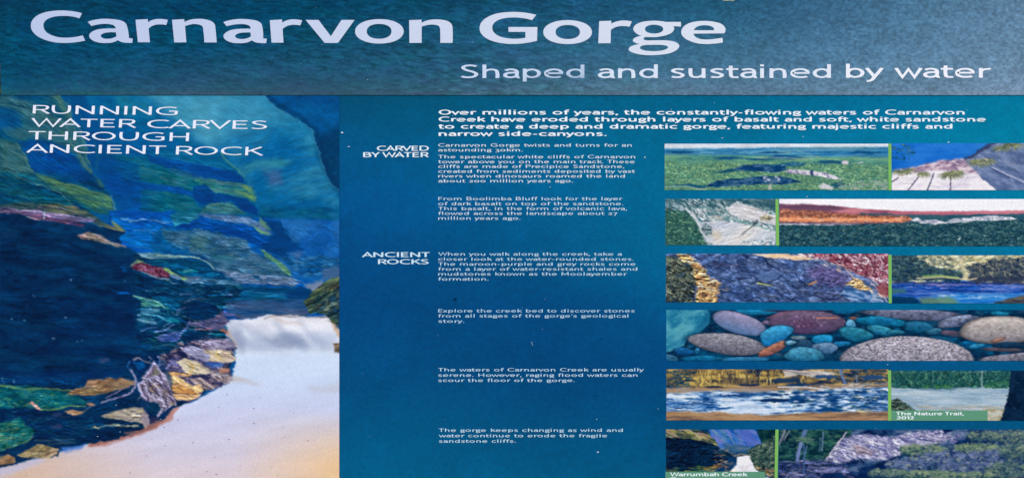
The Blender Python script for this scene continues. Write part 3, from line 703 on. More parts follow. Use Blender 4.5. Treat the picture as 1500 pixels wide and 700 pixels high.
    poly([(200, 112), (320, 86), (440, 138), (540, 178), (520, 226), (430, 240), (340, 200), (240, 150)], mul(146, 146, 180, 16, 10, 3, 14), 1.6, 1.2)
    poly([(440, 140), (560, 128), (700, 148), (765, 215), (730, 245), (620, 252), (500, 236), (520, 195)], mul(196, 180, 158, 22, 10, 3, 10), 1.6, 1.2)
    line([(570, 140), (560, 185), (610, 215), (560, 240)], 1.8, (214, 184, 96), .7, fe=1.4)
    line([(640, 150), (700, 200), (760, 225)], 1.6, (110, 80, 96), .8)
    p.streaks(f([(160, 150), (340, 205), (450, 250), (560, 258), (720, 262), (660, 320), (560, 325), (440, 300), (240, 215)]), 60, (3, 9), (.9, 1.8), (0, 50), [(150, 156, 214), (196, 190, 220), (80, 70, 120), (24, 26, 74)], (.5, .95))
    poly([(450, 262), (560, 258), (650, 268), (610, 312), (520, 312)], mul(62, 100, 176, 24, 7, 2.4), 1.8, 1.2, .9)
    poly([(590, 345), (640, 325), (715, 318), (680, 362), (620, 368)], (190, 132, 112), 2, 1.2, .9)
    poly([(140, 262), (235, 218), (350, 252), (440, 308), (520, 355), (440, 378), (280, 374), (200, 325)], mul(206, 194, 170, 20, 10, 3, 16), 1.6, 1.2)
    line([(270, 250), (330, 300), (300, 340), (270, 370)], 2, (216, 176, 84), .8, fe=1.4)
    line([(290, 300), (340, 285), (400, 290)], 1.6, (216, 180, 96), .7)
    line([(410, 285), (460, 325), (530, 362), (600, 400)], 1.8, (120, 110, 120), .85)
    wisps([(0, 340), (80, 210), (150, 240), (240, 360)], 50, (4, 14), (-50, 10), [(130, 130, 190), (30, 36, 90), (170, 160, 210), (70, 80, 140)], .85)
    poly([(500, 352), (560, 350), (650, 382), (725, 402), (738, 440), (690, 480), (640, 470), (560, 440), (520, 400)], mul(130, 122, 134, 40, 5, 3, 20), 1.6, 1.4)
    wisps([(500, 355), (650, 382), (735, 430), (640, 475), (530, 430)], 40, (3, 10), (10, 50), [(210, 206, 216), (50, 40, 70), (150, 120, 110)], .9)
    poly([(0, 372), (120, 364), (290, 384), (260, 408), (100, 404), (0, 392)], mul(206, 160, 104, 22, 8, 2.4), 1.5, 1)
    p.streaks(f([(100, 405), (300, 380), (520, 372), (500, 420), (300, 475), (180, 450)]), 50, (3, 12), (.9, 2), (-10, 40), [(110, 110, 170), (30, 30, 74), (140, 100, 100), (60, 60, 110)], (.5, .95))
    poly([(290, 445), (400, 428), (450, 470), (540, 520), (525, 552), (440, 548), (340, 495)], mul(180, 162, 164, 30, 6, 2.6, 24), 1.5, 1.2)
    line([(360, 445), (430, 500), (520, 545)], 1.6, (40, 34, 64), .9)
    line([(400, 515), (450, 545), (500, 552)], 1.6, (60, 50, 70), .9)
    line([(420, 440), (500, 480), (540, 510)], 1.5, (90, 70, 90), .8)
    poly([(30, 420), (150, 418), (235, 470), (310, 512), (380, 500), (400, 560), (300, 585), (200, 560), (60, 502)], mul(214, 182, 130, 20, 10, 3, 16), 1.6, 1.2)
    line([(60, 505), (130, 490), (200, 505), (260, 550), (330, 562)], 1.9, (84, 54, 60), .9)
    poly([(60, 525), (190, 508), (290, 562), (360, 585), (340, 602), (200, 604), (90, 565)], mul(206, 152, 92, 20, 9, 2.4, 10), 1.5, 1)
    line([(90, 568), (200, 606), (350, 602)], 1.9, (60, 40, 60), .9)
    poly([(80, 582), (240, 612), (375, 604), (360, 642), (250, 668), (130, 660)], mul(224, 186, 132, 20, 9, 2.4, 2), 1.5, 1)
    line([(90, 620), (200, 626), (340, 622)], 1.5, (150, 100, 74), .8)
    line([(100, 655), (200, 672), (300, 668), (370, 640)], 1.6, (70, 60, 110), .8)
    line([(120, 380), (200, 392)], 1.4, (90, 50, 60), .7)
    # pale roots hanging over the rock
    poly, line, wisps, f = at(140, 510, 5.83)
    poly([(280, 60), (420, 60), (600, 90), (640, 240), (690, 480), (600, 560), (500, 640), (400, 600), (380, 340), (300, 200)], mul(10, 44, 88, 12, 8, 5), 5, 3, .8)
    poly([(330, 110), (410, 105), (420, 170), (360, 180)], (8, 96, 178), 4, 2.5, .7)
    poly([(370, 300), (440, 180), (500, 125), (560, 180), (620, 262), (680, 440), (690, 480), (620, 500), (560, 560), (530, 590), (500, 450), (410, 430), (375, 350)], mul(118, 110, 132, 30, 6, 4, 50), 2, 2)
    poly([(515, 155), (548, 205), (478, 236)], (116, 116, 104), 2, 1)
    for pts, w_, c_ in [([(370, 300), (440, 260), (520, 240), (600, 262)], 3.6, (172, 168, 208)), ([(500, 120), (470, 160), (440, 215), (400, 270)], 3.4, (176, 170, 214)), ([(510, 130), (555, 185), (600, 250)], 3.2, (182, 176, 214)),
                        ([(375, 310), (385, 360), (430, 420), (470, 448)], 3.6, (186, 182, 222)), ([(425, 300), (445, 370), (500, 430), (530, 440)], 2.6, (190, 184, 224)), ([(470, 270), (540, 330), (560, 390), (520, 440)], 3.2, (186, 182, 222)),
                        ([(530, 255), (590, 310), (640, 370), (668, 430), (680, 480)], 2.8, (180, 172, 208)), ([(600, 380), (640, 430), (650, 480), (600, 530)], 2.8, (176, 166, 206)), ([(560, 430), (590, 470), (560, 530), (530, 580)], 2.6, (196, 190, 226)),
                        ([(345, 310), (300, 370), (240, 402), (160, 425), (50, 460)], 2.4, (168, 150, 190)), ([(340, 290), (250, 335), (180, 375), (90, 425)], 2.0, (156, 130, 168)), ([(300, 190), (335, 240), (350, 290), (345, 330)], 3.6, (148, 146, 184)),
                        ([(330, 90), (370, 80), (420, 110), (480, 130)], 1.8, (176, 160, 176)), ([(300, 100), (270, 160), (300, 190)], 1.4, (60, 110, 180)), ([(460, 70), (480, 90), (460, 110)], 1.4, (140, 150, 200)), ([(520, 60), (550, 90), (540, 130), (590, 110)], 1.6, (130, 150, 200)),
                        ([(540, 150), (600, 130)], 1.8, (160, 160, 210)), ([(610, 170), (650, 120), (690, 90)], 1.8, (150, 150, 206)), ([(400, 400), (360, 440)], 1.4, (170, 150, 130)), ([(560, 200), (590, 215)], 1.8, (170, 150, 160))]:
        line(pts, w_, c_, .9, w1=w_ * .6, fe=1.2, wa=1.4)
    for k in range(60):
        u, v = p.rng.rand(2); x = 380 + 280 * u; y = 230 + 260 * v
        if x < 360 + (y - 230) * .25 or x > 590 + (y - 230) * .4:
            continue
        L = 30 + 50 * p.rng.rand(); a_ = math.radians(40 + 25 * p.rng.rand())
        line([(x, y), (x + L * .5 * math.cos(a_) - 4, y + L * .5 * math.sin(a_)), (x + L * math.cos(a_), y + L * math.sin(a_))], .9 + 1.2 * p.rng.rand(),
             [(214, 208, 238), (176, 168, 208), (44, 38, 72), (24, 30, 70), (150, 128, 110)][p.rng.randint(5)], .85, w1=.5)
    for pts in ([(455, 300), (500, 350), (540, 400)], [(400, 320), (415, 380), (450, 420)], [(500, 260), (560, 310), (600, 370), (620, 420)], [(570, 290), (620, 340), (650, 400)], [(580, 410), (610, 450)], [(630, 410), (660, 460)], [(560, 480), (580, 500)]):
        line(pts, 1.7, (50, 40, 70), .85, wa=1.2)
    for pts in ([(480, 290), (510, 330)], [(520, 300), (545, 330)], [(590, 350), (615, 385)], [(470, 330), (490, 370)], [(640, 460), (665, 475)]):
        line(pts, 2.2, (150, 130, 104), .8)
    poly([(440, 480), (490, 450), (545, 470), (560, 520), (520, 565), (460, 540)], mul(2, 50, 84, 6, 8, 5), 2, 1.4)
    poly([(470, 580), (540, 590), (560, 600), (500, 640), (470, 620)], (40, 44, 80), 2, 1.4)
    poly([(45, 572), (110, 545), (200, 520), (300, 505), (400, 498), (440, 560), (465, 640), (430, 690), (400, 640), (330, 622), (150, 602)], mul(166, 156, 140, 24, 10, 3, 4), 1.8, 1.6)
    wisps([(60, 570), (400, 500), (450, 620), (330, 618)], 60, (4, 20), (-12, 12), [(206, 186, 140), (110, 104, 120), (190, 180, 176), (80, 84, 110)], .7)
    poly([(390, 560), (430, 520), (470, 620), (440, 680), (400, 640)], mul(150, 138, 156, 20, 5, 5), 2, 1.6, .8)
    line([(-100, 672), (0, 672), (150, 650), (260, 655), (370, 652)], 2.0, (170, 168, 140), .85, wa=1.6)
    line([(-40, 680), (60, 665), (150, 664)], 1.5, (40, 120, 170), .7)
    line([(80, 590), (300, 628), (400, 640)], 2, (8, 34, 66), .8)
    poly([(10, 85), (110, 85), (120, 110), (40, 120)], (70, 78, 114), 3.5, 2, .6)
    poly([(470, 640), (600, 600), (640, 535), (700, 495), (720, 500), (640, 610), (560, 650), (470, 700), (380, 720), (250, 735), (240, 725), (400, 690)], (178, 116, 104), 3, 1.6, .8)
    # --- lower left moss, sand and ledges
    poly, line, wisps, f = at(0, 550, 5)
    poly([(-40, -20), (900, -60), (900, 30), (600, 60), (-40, 50)], mul(0, 48, 98, 10, 20, 4), 6, 3, .7)
    wisps([(-40, 0), (600, 0), (600, 60), (-40, 60)], 30, (8, 30), (-3, 6), [(0, 76, 140), (10, 60, 110)], .5)
    p.dabs(f([(-10, 10), (130, 30), (130, 60), (-10, 60)]), 12, (.7, 1.2), [(120, 170, 220)], .8)
    poly([(-40, 55), (280, 78), (500, 115), (560, 150), (680, 200), (540, 205), (430, 242), (320, 244), (210, 225), (-40, 245)], mul(6, 82, 98, 22, 12, 5, 4), 2.4, 2)
    wisps([(-40, 60), (280, 80), (560, 150), (430, 240), (-40, 235)], 170, (2.5, 10), (-20, 30), [(30, 120, 104), (80, 134, 84), (0, 60, 84), (10, 104, 110), (110, 150, 96)], .6)
    line([(-10, 66), (90, 80), (190, 97), (290, 90), (380, 92), (460, 100), (560, 112)], 1.8, (140, 160, 84), .8, wa=1.4)
    poly([(490, 135), (520, 105), (620, 75), (640, 30), (760, 22), (900, 15), (980, 30), (990, 60), (880, 100), (750, 130), (640, 146), (560, 142)], mul(140, 108, 84, 28, 12, 3, -8), 2.4, 2)
    wisps([(500, 130), (640, 60), (980, 30), (900, 100), (640, 142)], 90, (6, 22), (-16, 2), [(190, 146, 100), (84, 90, 74), (150, 120, 90), (60, 70, 80), (130, 130, 84)], .65)
    poly([(-40, 235), (300, 250), (640, 240), (720, 220), (710, 300), (640, 420), (600, 500), (250, 500), (-40, 360)], mul(0, 42, 82, 10, 20, 6), 5, 3, .85)
    wisps([(0, 260), (700, 260), (660, 480), (270, 490)], 100, (8, 34), (-8, 6), [(10, 66, 104), (0, 28, 62), (30, 84, 112), (40, 60, 90)], .5)
    line([(250, 470), (400, 470), (550, 460)], 1.6, (96, 110, 110), .5, fe=1.6, wa=2)
    line([(290, 500), (420, 490), (560, 485)], 1.6, (110, 116, 106), .5, fe=1.6, wa=2)
    line([(640, 370), (690, 352), (760, 356)], 2, (20, 100, 150), .7)
    line([(690, 372), (725, 382)], 2.2, (210, 196, 150), .95)
    poly([(380, 270), (460, 265), (450, 300), (390, 300)], (56, 60, 100), 4, 2.5, .6)
    poly([(370, 355), (450, 350), (460, 385), (390, 382)], (64, 60, 96), 4, 2.5, .6)
    poly([(206, 198), (235, 186), (262, 205), (305, 246), (280, 250), (240, 215)], (206, 146, 140), 1.4, .6, .95)
    line([(228, 192), (262, 218), (292, 244)], 1.2, (240, 200, 190), .8)
    line([(300, 248), (360, 246), (430, 238), (480, 222), (540, 216), (620, 222)], 2.0, (110, 150, 84), .85, wa=1)
    poly([(465, 258), (520, 248), (615, 258), (590, 278), (545, 285), (500, 274)], mul(166, 128, 98, 20, 7, 2.4), 1.5, 1)
    line([(600, 268), (635, 242), (670, 216)], 1.6, (120, 120, 130), .8)
    poly([(635, 202), (665, 196), (705, 206), (690, 220), (645, 216)], (190, 136, 120), 1.5, .8, .9)
    poly([(-40, 345), (60, 330), (140, 308), (175, 345), (252, 388), (242, 440), (200, 480), (120, 512), (-40, 560)], mul(14, 88, 92, 24, 11, 4, -14), 2, 1.8)
    wisps([(-40, 350), (140, 312), (250, 390), (200, 475), (-40, 550)], 110, (3, 14), (-24, 4), [(50, 120, 84), (96, 140, 90), (0, 60, 84), (20, 110, 120), (140, 150, 96)], .6)
    line([(-10, 410), (60, 395), (140, 382)], 1.8, (120, 110, 80), .7)
    line([(-10, 470), (50, 462), (120, 450)], 1.6, (130, 156, 90), .8)
    p.dabs(f([(0, 425), (90, 430), (90, 475), (0, 475)]), 10, (.8, 1.3), [(160, 190, 170)], .8)
    line([(-10, 545), (100, 512), (200, 475), (240, 440)], 2, (104, 130, 96), .7, wa=1.4)
    poly([(118, 582), (200, 542), (275, 500), (310, 498), (360, 512), (434, 532), (420, 572), (330, 604), (250, 602), (150, 592)], mul(138, 120, 88, 28, 10, 3, -16), 1.8, 1.6)
    wisps([(130, 582), (300, 505), (430, 535), (330, 600), (160, 590)], 60, (4, 16), (-26, 0), [(180, 160, 110), (70, 84, 70), (206, 190, 150), (90, 76, 70)], .7)
    poly([(360, 535), (434, 525), (422, 572), (350, 600), (300, 604), (370, 570)], mul(196, 174, 140, 16, 8, 2.4, -14), 1.6, 1, .85)
    line([(330, 572), (380, 556), (420, 548)], 1.4, (90, 60, 60), .8)
    poly([(-40, 600), (20, 580), (60, 568), (112, 592), (112, 630), (60, 644), (-40, 660)], mul(140, 112, 84, 26, 9, 3, -10), 1.8, 1.6)
    wisps([(-40, 600), (60, 572), (110, 600), (60, 640), (-40, 655)], 34, (4, 12), (-24, 4), [(186, 160, 110), (80, 70, 70), (200, 130, 80)], .7)
    poly([(440, 520), (520, 510), (610, 512), (580, 528), (470, 535)], (70, 120, 206), 2.5, 1.4, .8)
    line([(0, 562), (60, 560), (110, 575), (118, 600)], 2, (4, 30, 60), .7)
    # --- right-hand rocks beside the fall
    p.poly([(446, 442), (456, 428), (474, 414), (505, 400), (505, 478), (488, 474), (478, 460), (452, 458), (450, 450)], E([(12, 38, 60), (48, 70, 64), (88, 102, 68)], 24, 5, -24, 44, 2.8, 1.5), 1.8, (3, 7))
    p.ledges([(450, 444), (474, 416), (505, 402), (505, 452), (470, 456)], 46, (12, 34), (-34, -12), [(124, 136, 84), (104, 110, 80), (84, 120, 110)], [(6, 30, 50), (40, 40, 50)], (1.2, 3), .8)
    p.poly([(466, 450), (484, 432), (505, 422), (505, 474), (488, 466), (476, 456)], V([(16, 50, 80), (60, 92, 96), (100, 112, 100)], 9, 6, -30, 3, (6, 26, 50), .25, .7), 3, (4, 7), .8)
    p.poly([(488, 502), (505, 498), (505, 518), (490, 514)], E([(60, 60, 66), (130, 108, 84)], 6, 4, 0, 46, 2.4, 1.2), 2.4, (2.4, 5))
    p.jitter(1.3, 9.0, 4, .5)
    p.jitter(.7, 3.4, 1)
    p.strata([(-8, 134), (90, 134), (130, 236), (168, 310), (-8, 306)], 620, (8, 50), (16, 42), .20)
    p.strata([(-8, 236), (60, 256), (168, 290), (168, 312), (110, 306), (-8, 300)], 260, (8, 40), (8, 26), .24)
    p.strata([(150, 200), (250, 215), (340, 240), (378, 316), (168, 312)], 460, (8, 46), (4, 24), .20)
    p.strata([(168, 312), (262, 312), (262, 374), (200, 372)], 160, (6, 36), (0, 12), .20)
    p.strata([(200, 312), (376, 318), (400, 350), (462, 424), (330, 420), (262, 376)], 760, (5, 34), (-4, 24), .34)
    p.strata([(400, 324), (499, 326), (499, 404), (430, 404)], 160, (6, 30), (0, 40), .16)
    p.strata([(300, 200), (455, 190), (496, 290), (496, 320), (376, 312), (340, 240)], 260, (10, 50), (-30, 0), .07, (1.2, 4))
    p.strata([(170, 142), (390, 142), (450, 190), (300, 215), (180, 200)], 160, (14, 60), (8, 34), .05, (1.4, 5))
    p.strata([(392, 138), (499, 138), (499, 275), (470, 220)], 110, (10, 40), (40, 80), .08, (1.2, 4))
    p.strata([(-8, 346), (178, 350), (206, 440), (206, 540), (-8, 560)], 420, (10, 60), (-6, 12), .10, (1, 3.4))
    p.strata([(196, 366), (300, 380), (356, 424), (330, 500), (250, 520), (200, 520)], 900, (5, 34), (-10, 24), .36)
    p.strata([(-8, 556), (190, 548), (214, 630), (60, 664), (-8, 684)], 620, (4, 30), (-18, 10), .34)
    p.strata([(214, 510), (336, 500), (342, 556), (262, 592), (226, 612), (200, 560)], 420, (3, 20), (4, 44), .34)
    p.strata([(446, 440), (499, 404), (499, 476), (452, 458)], 170, (5, 26), (-38, -10), .34)
    p.strata([(330, 424), (455, 424), (452, 462), (330, 462)], 120, (16, 60), (-3, 4), .15)
    p.strata([(-8, 298), (110, 302), (182, 338), (130, 330), (-8, 312)], 160, (8, 40), (2, 22), .34)
    p.jitter(.4, 1.5, 2)
    p.mottle(.14, 14, 7, 5, [(-8, 130), (505, 130), (505, 456), (330, 470), (340, 560), (230, 620), (60, 664), (-8, 680)])
    tone = np.array((.06, .30, .46), np.float32)
    s, m = p.mask([(-8, 130), (505, 130), (505, 400), (450, 424), (330, 424), (196, 372), (170, 338), (-8, 312)], 12, (4, 12))
    p.c[s] = p.c[s] + (tone - p.c[s]) * (m * .16)[..., None]
    p.grain(.018)
    return p


def paint_aerial():
    """tableland forest cut by gorges"""
    p = Pic(973.5, 210.3, 1301, 278)
    p.fill(V([(70, 124, 104), (108, 152, 112), (142, 178, 126)], 4.2, 2.0, 0, 1, (44, 98, 96), .3, .5, 1.0, .5))
    p.poly([(970, 208), (1304, 208), (1304, 240), (970, 236)], T([(50, 120, 130), (96, 156, 128), (126, 174, 138)], 40, 2.5, 1, 2, 2.2), 8, (2, 10), .85)
    p.poly([(970, 216), (1304, 214), (1304, 230), (970, 226)], T([(8, 92, 160), (54, 128, 180), (100, 160, 190)], 60, 2, 0, 3, 2.4), 4, (1, 12), .95)
    p.poly([(970, 205), (1304, 205), (1304, 215), (1200, 215), (1050, 217), (970, 217)], T([(224, 228, 244), (240, 240, 250)], 30, 6, 0, 4, 2), 3, (.8, 12))
    p.streaks([(974, 220), (1300, 216), (1300, 232), (974, 226)], 90, (14, 60), (.6, 1.6), (-2, 2), [(0, 70, 140), (90, 150, 190), (20, 100, 150), (120, 170, 170)], (.25, .7))
    for (x, y, w, h) in [(1066, 231, 44, 3), (1150, 230, 60, 4), (1000, 223, 50, 2.4), (1130, 223, 44, 1.6), (1222, 237, 60, 2.6), (1268, 223, 60, 2), (1110, 233, 50, 2)]:
        p.poly([(x - w / 2, y + h * .3), (x - w * .2, y - h), (x + w * .2, y - h * .6), (x + w / 2, y), (x + w * .1, y + h)], (4, 62, 116), 1.6, (1.5, 7), .85)
    p.line([(1108, 231), (1150, 231), (1190, 233)], 1.3, (200, 210, 205), .6, warp=(1, 8))
    F = [(974, 226), (1300, 230), (1300, 278), (974, 278)]
    p.mottle(.16, 24, 5, 7)
    p.dabs(F, 900, (.7, 1.5), [(50, 104, 96), (150, 180, 130), (120, 156, 116), (40, 96, 96)], .4, 1.8)
    p.poly([(1070, 249), (1086, 243), (1110, 240), (1150, 242), (1152, 248), (1140, 252), (1100, 250)], T([(2, 40, 92), (14, 64, 116), (80, 110, 150)], 8, 3, 0, 5, 2.2), 1.5, (1.5, 6))
    p.poly([(1044, 252), (1070, 247), (1080, 250), (1060, 253)], (4, 60, 100), 2, (1, 6), .9)
    p.poly([(1130, 242), (1160, 236), (1180, 239), (1176, 243), (1150, 244)], (8, 70, 116), 2, (1, 6), .85)
    p.dabs([(1132, 240), (1176, 237), (1176, 242), (1140, 244)], 18, (.8, 1.4), [(150, 190, 200)], .7)
    p.poly([(1032, 272), (1050, 264), (1090, 260), (1120, 257), (1150, 259), (1176, 267), (1150, 269), (1100, 270), (1050, 274)], T([(2, 34, 84), (10, 60, 110), (70, 104, 140)], 8, 3, -5, 6, 2.4), 1.5, (1.5, 6))
    p.streaks([(1040, 270), (1120, 258), (1170, 266), (1100, 269)], 60, (3, 9), (.7, 1.3), (60, 110), [(110, 140, 180), (0, 30, 80)], (.3, .7))
    p.poly([(974, 272), (1010, 269), (1036, 272), (1030, 275), (990, 274)], (6, 70, 110), 2, (1.5, 7), .9)
    p.line([(974, 273), (1004, 273), (1034, 277)], 2, (190, 200, 160), .7, warp=(1, 7))
    p.poly([(1150, 252), (1154, 247), (1172, 249), (1190, 250), (1206, 252), (1222, 257), (1234, 262), (1220, 262), (1196, 257), (1172, 255)], T([(150, 140, 170), (222, 206, 224), (244, 236, 244)], 5, 4, 80, 7, 2.8), 1.2, (1, 5))
    p.streaks([(1152, 249), (1190, 250), (1224, 258), (1200, 257), (1166, 254)], 24, (3, 7), (.8, 1.6), (70, 100), [(40, 60, 100), (100, 90, 130)], (.5, .9))
    p.poly([(1187, 249), (1191, 249), (1192, 257), (1187, 256)], (20, 50, 96), 1.2, (.8, 4), .9)
    p.dabs([(1118, 258), (1126, 258), (1128, 266), (1120, 266)], 12, (.9, 1.8), [(220, 220, 236)], .9)
    p.dabs([(1136, 258), (1142, 258), (1142, 265), (1137, 264)], 10, (.9, 1.6), [(220, 220, 236)], .9)
    p.poly([(1232, 237), (1238, 235), (1243, 237), (1242, 240), (1234, 240)], (226, 206, 220), 1.2, (.6, 4))
    p.poly([(1254, 239), (1262, 236), (1266, 238), (1258, 240)], (190, 200, 206), 1.4, (.6, 4), .8)
    p.poly([(1198, 272), (1206, 268), (1222, 274), (1218, 277), (1204, 276)], (226, 216, 228), 1.6, (1.5, 5), .9)
    p.poly([(1216, 268), (1232, 265), (1236, 272), (1222, 276)], (14, 66, 96), 3, (2, 6), .8)
    p.dabs([(1228, 266), (1300, 262), (1300, 278), (1226, 278)], 160, (.8, 1.8), [(176, 176, 176), (150, 180, 150), (200, 190, 200)], .7)
    p.poly([(1126, 270), (1131, 268), (1130, 278), (1125, 278)], (200, 190, 180), 2, (1, 4), .8)
    p.jitter(.7, 2.2, 3)
    p.tone((80, 132, 146), .10)
    p.grain(.025)
    return p


def paint_palms():
    p = Pic(1306, 209.5, 1570, 278)
    p.fill(T([(14, 88, 180), (24, 104, 200), (40, 120, 210)], 30, 10, 0, 1, 1.8))
    p.poly([(1400, 225), (1420, 210), (1460, 205), (1460, 228)], (50, 130, 210), 10, (2, 10), .6)
    p.dabs([(1306, 214), (1336, 210), (1340, 226), (1330, 236), (1306, 232)], 110, (.8, 2), [(14, 70, 110), (90, 120, 70), (2, 56, 110), (40, 100, 130)], .75)
    p.poly([(1452, 209), (1575, 205), (1575, 282), (1452, 282), (1420, 258), (1400, 246), (1410, 236), (1432, 224)], T([(76, 96, 140), (106, 126, 166), (132, 148, 184)], 16, 6, 20, 2, 2.2), 1.4, (2, 8))
    p.line([(1400, 240), (1424, 228), (1450, 212), (1462, 206)], 5, (48, 52, 84), .8, feather=3, warp=(2, 6))
    p.poly([(1306, 252), (1330, 246), (1360, 240), (1380, 235), (1400, 234), (1424, 246), (1440, 262), (1462, 280), (1306, 282)], T([(214, 206, 224), (236, 230, 238), (244, 240, 244)], 16, 5, -10, 3, 2), 1.6, (2, 7))
    p.poly([(1306, 248), (1340, 244), (1380, 234), (1410, 232), (1424, 244), (1436, 256), (1404, 250), (1360, 250), (1320, 256)], T([(128, 104, 140), (190, 160, 180), (222, 206, 216)], 8, 3, -10, 4, 2.6), 3, (2, 7), .85)
    p.streaks([(1340, 242), (1400, 232), (1420, 240), (1400, 248), (1350, 250)], 80, (4, 12), (.8, 1.6), (-30, 30), [(100, 80, 110), (190, 150, 160), (70, 60, 96)], (.4, .8))
    p.streaks([(1310, 258), (1420, 252), (1450, 276), (1310, 278)], 46, (6, 18), (.6, 1.2), (-10, 14), [(170, 160, 176), (200, 190, 210), (140, 130, 150)], (.3, .7))
    p.streaks([(1425, 240), (1560, 215), (1560, 276), (1466, 276)], 200, (8, 36), (.7, 1.6), (20, 50), [(60, 76, 120), (140, 150, 186), (90, 110, 150), (50, 60, 100)], (.2, .55))
    p.dabs([(1456, 222), (1500, 214), (1560, 214), (1560, 246), (1480, 250)], 160, (.9, 2.2), [(60, 84, 110), (90, 110, 120), (120, 130, 150)], .5)
    p.line([(1454, 245), (1470, 253), (1486, 260), (1520, 275)], 1.8, (188, 190, 220), .9)
    p.line([(1453, 247), (1480, 260)], 1.2, (30, 40, 80), .8)
    for (x0, y0, x1, y1) in [(1316, 260, 1306, 266), (1346, 258, 1330, 278), (1368, 254, 1358, 278), (1393, 258, 1392, 279)]:
        p.line([(x0, y0), (x1, y1)], 1.9, (74, 72, 108), .95)
    p.line([(1394, 238), (1400, 246), (1404, 252)], 1.6, (110, 90, 120), .7)
    def palm(cx, cy, r, n=60, dark=False):
        for i in range(n):
            a = p.rng.rand() * 6.283; L = r * (.5 + .6 * p.rng.rand())
            dx, dy = math.cos(a) * L * 1.7, math.sin(a) * L * .62
            c = [(150, 156, 110), (112, 126, 96), (60, 76, 84), (196, 190, 150), (84, 96, 70)][p.rng.randint(5)]
            p.line([(cx, cy), (cx + dx * .6, cy + dy * .6 - 1), (cx + dx, cy + dy + 1.5)], 1.3, c, .85, w1=.6)
    palm(1320, 252, 9); palm(1332, 250, 8, 40); palm(1352, 255, 8); palm(1392, 256, 11, 110); palm(1402, 253, 9, 50)
    palm(1432, 238, 11, 100); palm(1446, 236, 10, 70); palm(1466, 217, 9, 70); palm(1484, 213, 11, 60); palm(1530, 226, 10, 60)
    p.jitter(.7, 2.2, 3)
    p.grain(.025)
    return p


def paint_white_cliff():
    p = Pic(974.5, 291, 1136, 358.5)
    p.fill(V([(50, 92, 108), (112, 142, 150), (176, 190, 196), (214, 216, 220)], 9, 4.5, 30, 1, (30, 70, 84), .22, .7, 1.3, .8, .9))
    p.poly([(974, 289), (1012, 290), (1010, 300), (1040, 300), (1046, 290), (1138, 288), (1138, 312), (1120, 304), (1080, 296), (1060, 302), (1010, 306), (974, 300)], T([(20, 60, 80), (50, 92, 104), (110, 140, 140)], 10, 3, 15, 2, 2.6), 3, (3, 8), .85)
    p.streaks([(974, 290), (1066, 290), (1064, 318), (1040, 326), (1010, 310), (974, 304)], 240, (4, 15), (.8, 1.8), (20, 60), [(220, 226, 230), (40, 96, 110), (120, 160, 164), (16, 60, 80), (190, 206, 206)], (.35, .9))
    p.poly([(1064, 306), (1072, 299), (1092, 298), (1110, 305), (1126, 313), (1138, 316), (1138, 330), (1112, 324), (1086, 320), (1070, 312)], E([(196, 192, 200), (216, 212, 218), (228, 224, 222)], 18, 8, 10, 3, 2, .28), 1.6, (2, 7))
    p.streaks([(1076, 300), (1120, 310), (1120, 322), (1084, 316)], 26, (6, 16), (.7, 1.4), (-10, 40), [(170, 160, 150), (200, 190, 180)], (.3, .7))
    p.poly([(1112, 318), (1124, 314), (1134, 318), (1126, 324), (1114, 323)], E([(120, 116, 100), (176, 164, 124)], 6, 3, 10, 3, 2.2, .8), 2.4, (2.4, 5), .9)
    p.poly([(1020, 326), (1060, 322), (1090, 328), (1138, 336), (1138, 362), (1046, 362), (1036, 345)], E([(184, 190, 206), (206, 208, 218), (224, 218, 216)], 22, 9, -22, 4, 2.2, .3), 1.6, (2, 8))
    p.line([(1062, 318), (1090, 325), (1120, 334), (1138, 338)], 2.2, (110, 160, 160), .8, warp=(1.5, 6))
    p.line([(1106, 326), (1098, 334), (1086, 343)], 1.8, (70, 84, 92), .9, warp=(1.2, 5))
    p.line([(1110, 322), (1106, 326), (1104, 330)], 2.6, (40, 50, 60), .8)
    p.streaks([(1046, 330), (1134, 340), (1134, 358), (1050, 358)], 60, (8, 26), (.6, 1.3), (-34, -4), [(150, 162, 180), (206, 190, 170), (140, 156, 172), (236, 234, 236)], (.3, .75))
    p.poly([(1042, 340), (1052, 336), (1058, 350), (1046, 354)], (206, 186, 156), 7, (4, 6), .6)
    p.line([(1014, 314), (1022, 326), (1030, 340), (1040, 354)], 5, (206, 208, 216), .95, feather=2, warp=(1.5, 6))
    p.poly([(1026, 330), (1034, 326), (1042, 332), (1042, 342), (1034, 345), (1028, 338)], E([(70, 92, 104), (110, 130, 134)], 6, 3, 20, 2, 2.4, 1.0), 3, (3, 5), .9)
    p.streaks([(1034, 306), (1066, 306), (1070, 322), (1040, 330)], 70, (5, 16), (.8, 2), (-10, 36), [(224, 220, 218), (110, 150, 150), (190, 180, 170)], (.4, .85))
    p.poly([(974, 306), (1004, 308), (1014, 318), (1022, 330), (1030, 346), (1036, 362), (974, 362)], V([(30, 78, 76), (56, 106, 88), (92, 136, 108)], 5.5, 3.2, 0, 5, (10, 46, 58), .3, .7), 1.6, (2, 7))
    p.dabs([(974, 308), (1008, 310), (1034, 356), (974, 358)], 200, (.8, 1.5), [(90, 130, 104), (16, 50, 56)], .55, 1.5)
    p.dabs([(1090, 352), (1136, 348), (1136, 358), (1080, 358)], 60, (.9, 1.9), [(90, 140, 160), (40, 90, 120)], .6)
    p.streaks([(974, 292), (1004, 300), (1000, 308), (974, 300)], 40, (4, 12), (.8, 1.8), (10, 40), [(214, 226, 234), (170, 196, 206)], (.5, .9))
    p.jitter(.7, 2.2, 3)
    p.tone((150, 176, 186), .08)
    p.grain(.025)
    return p


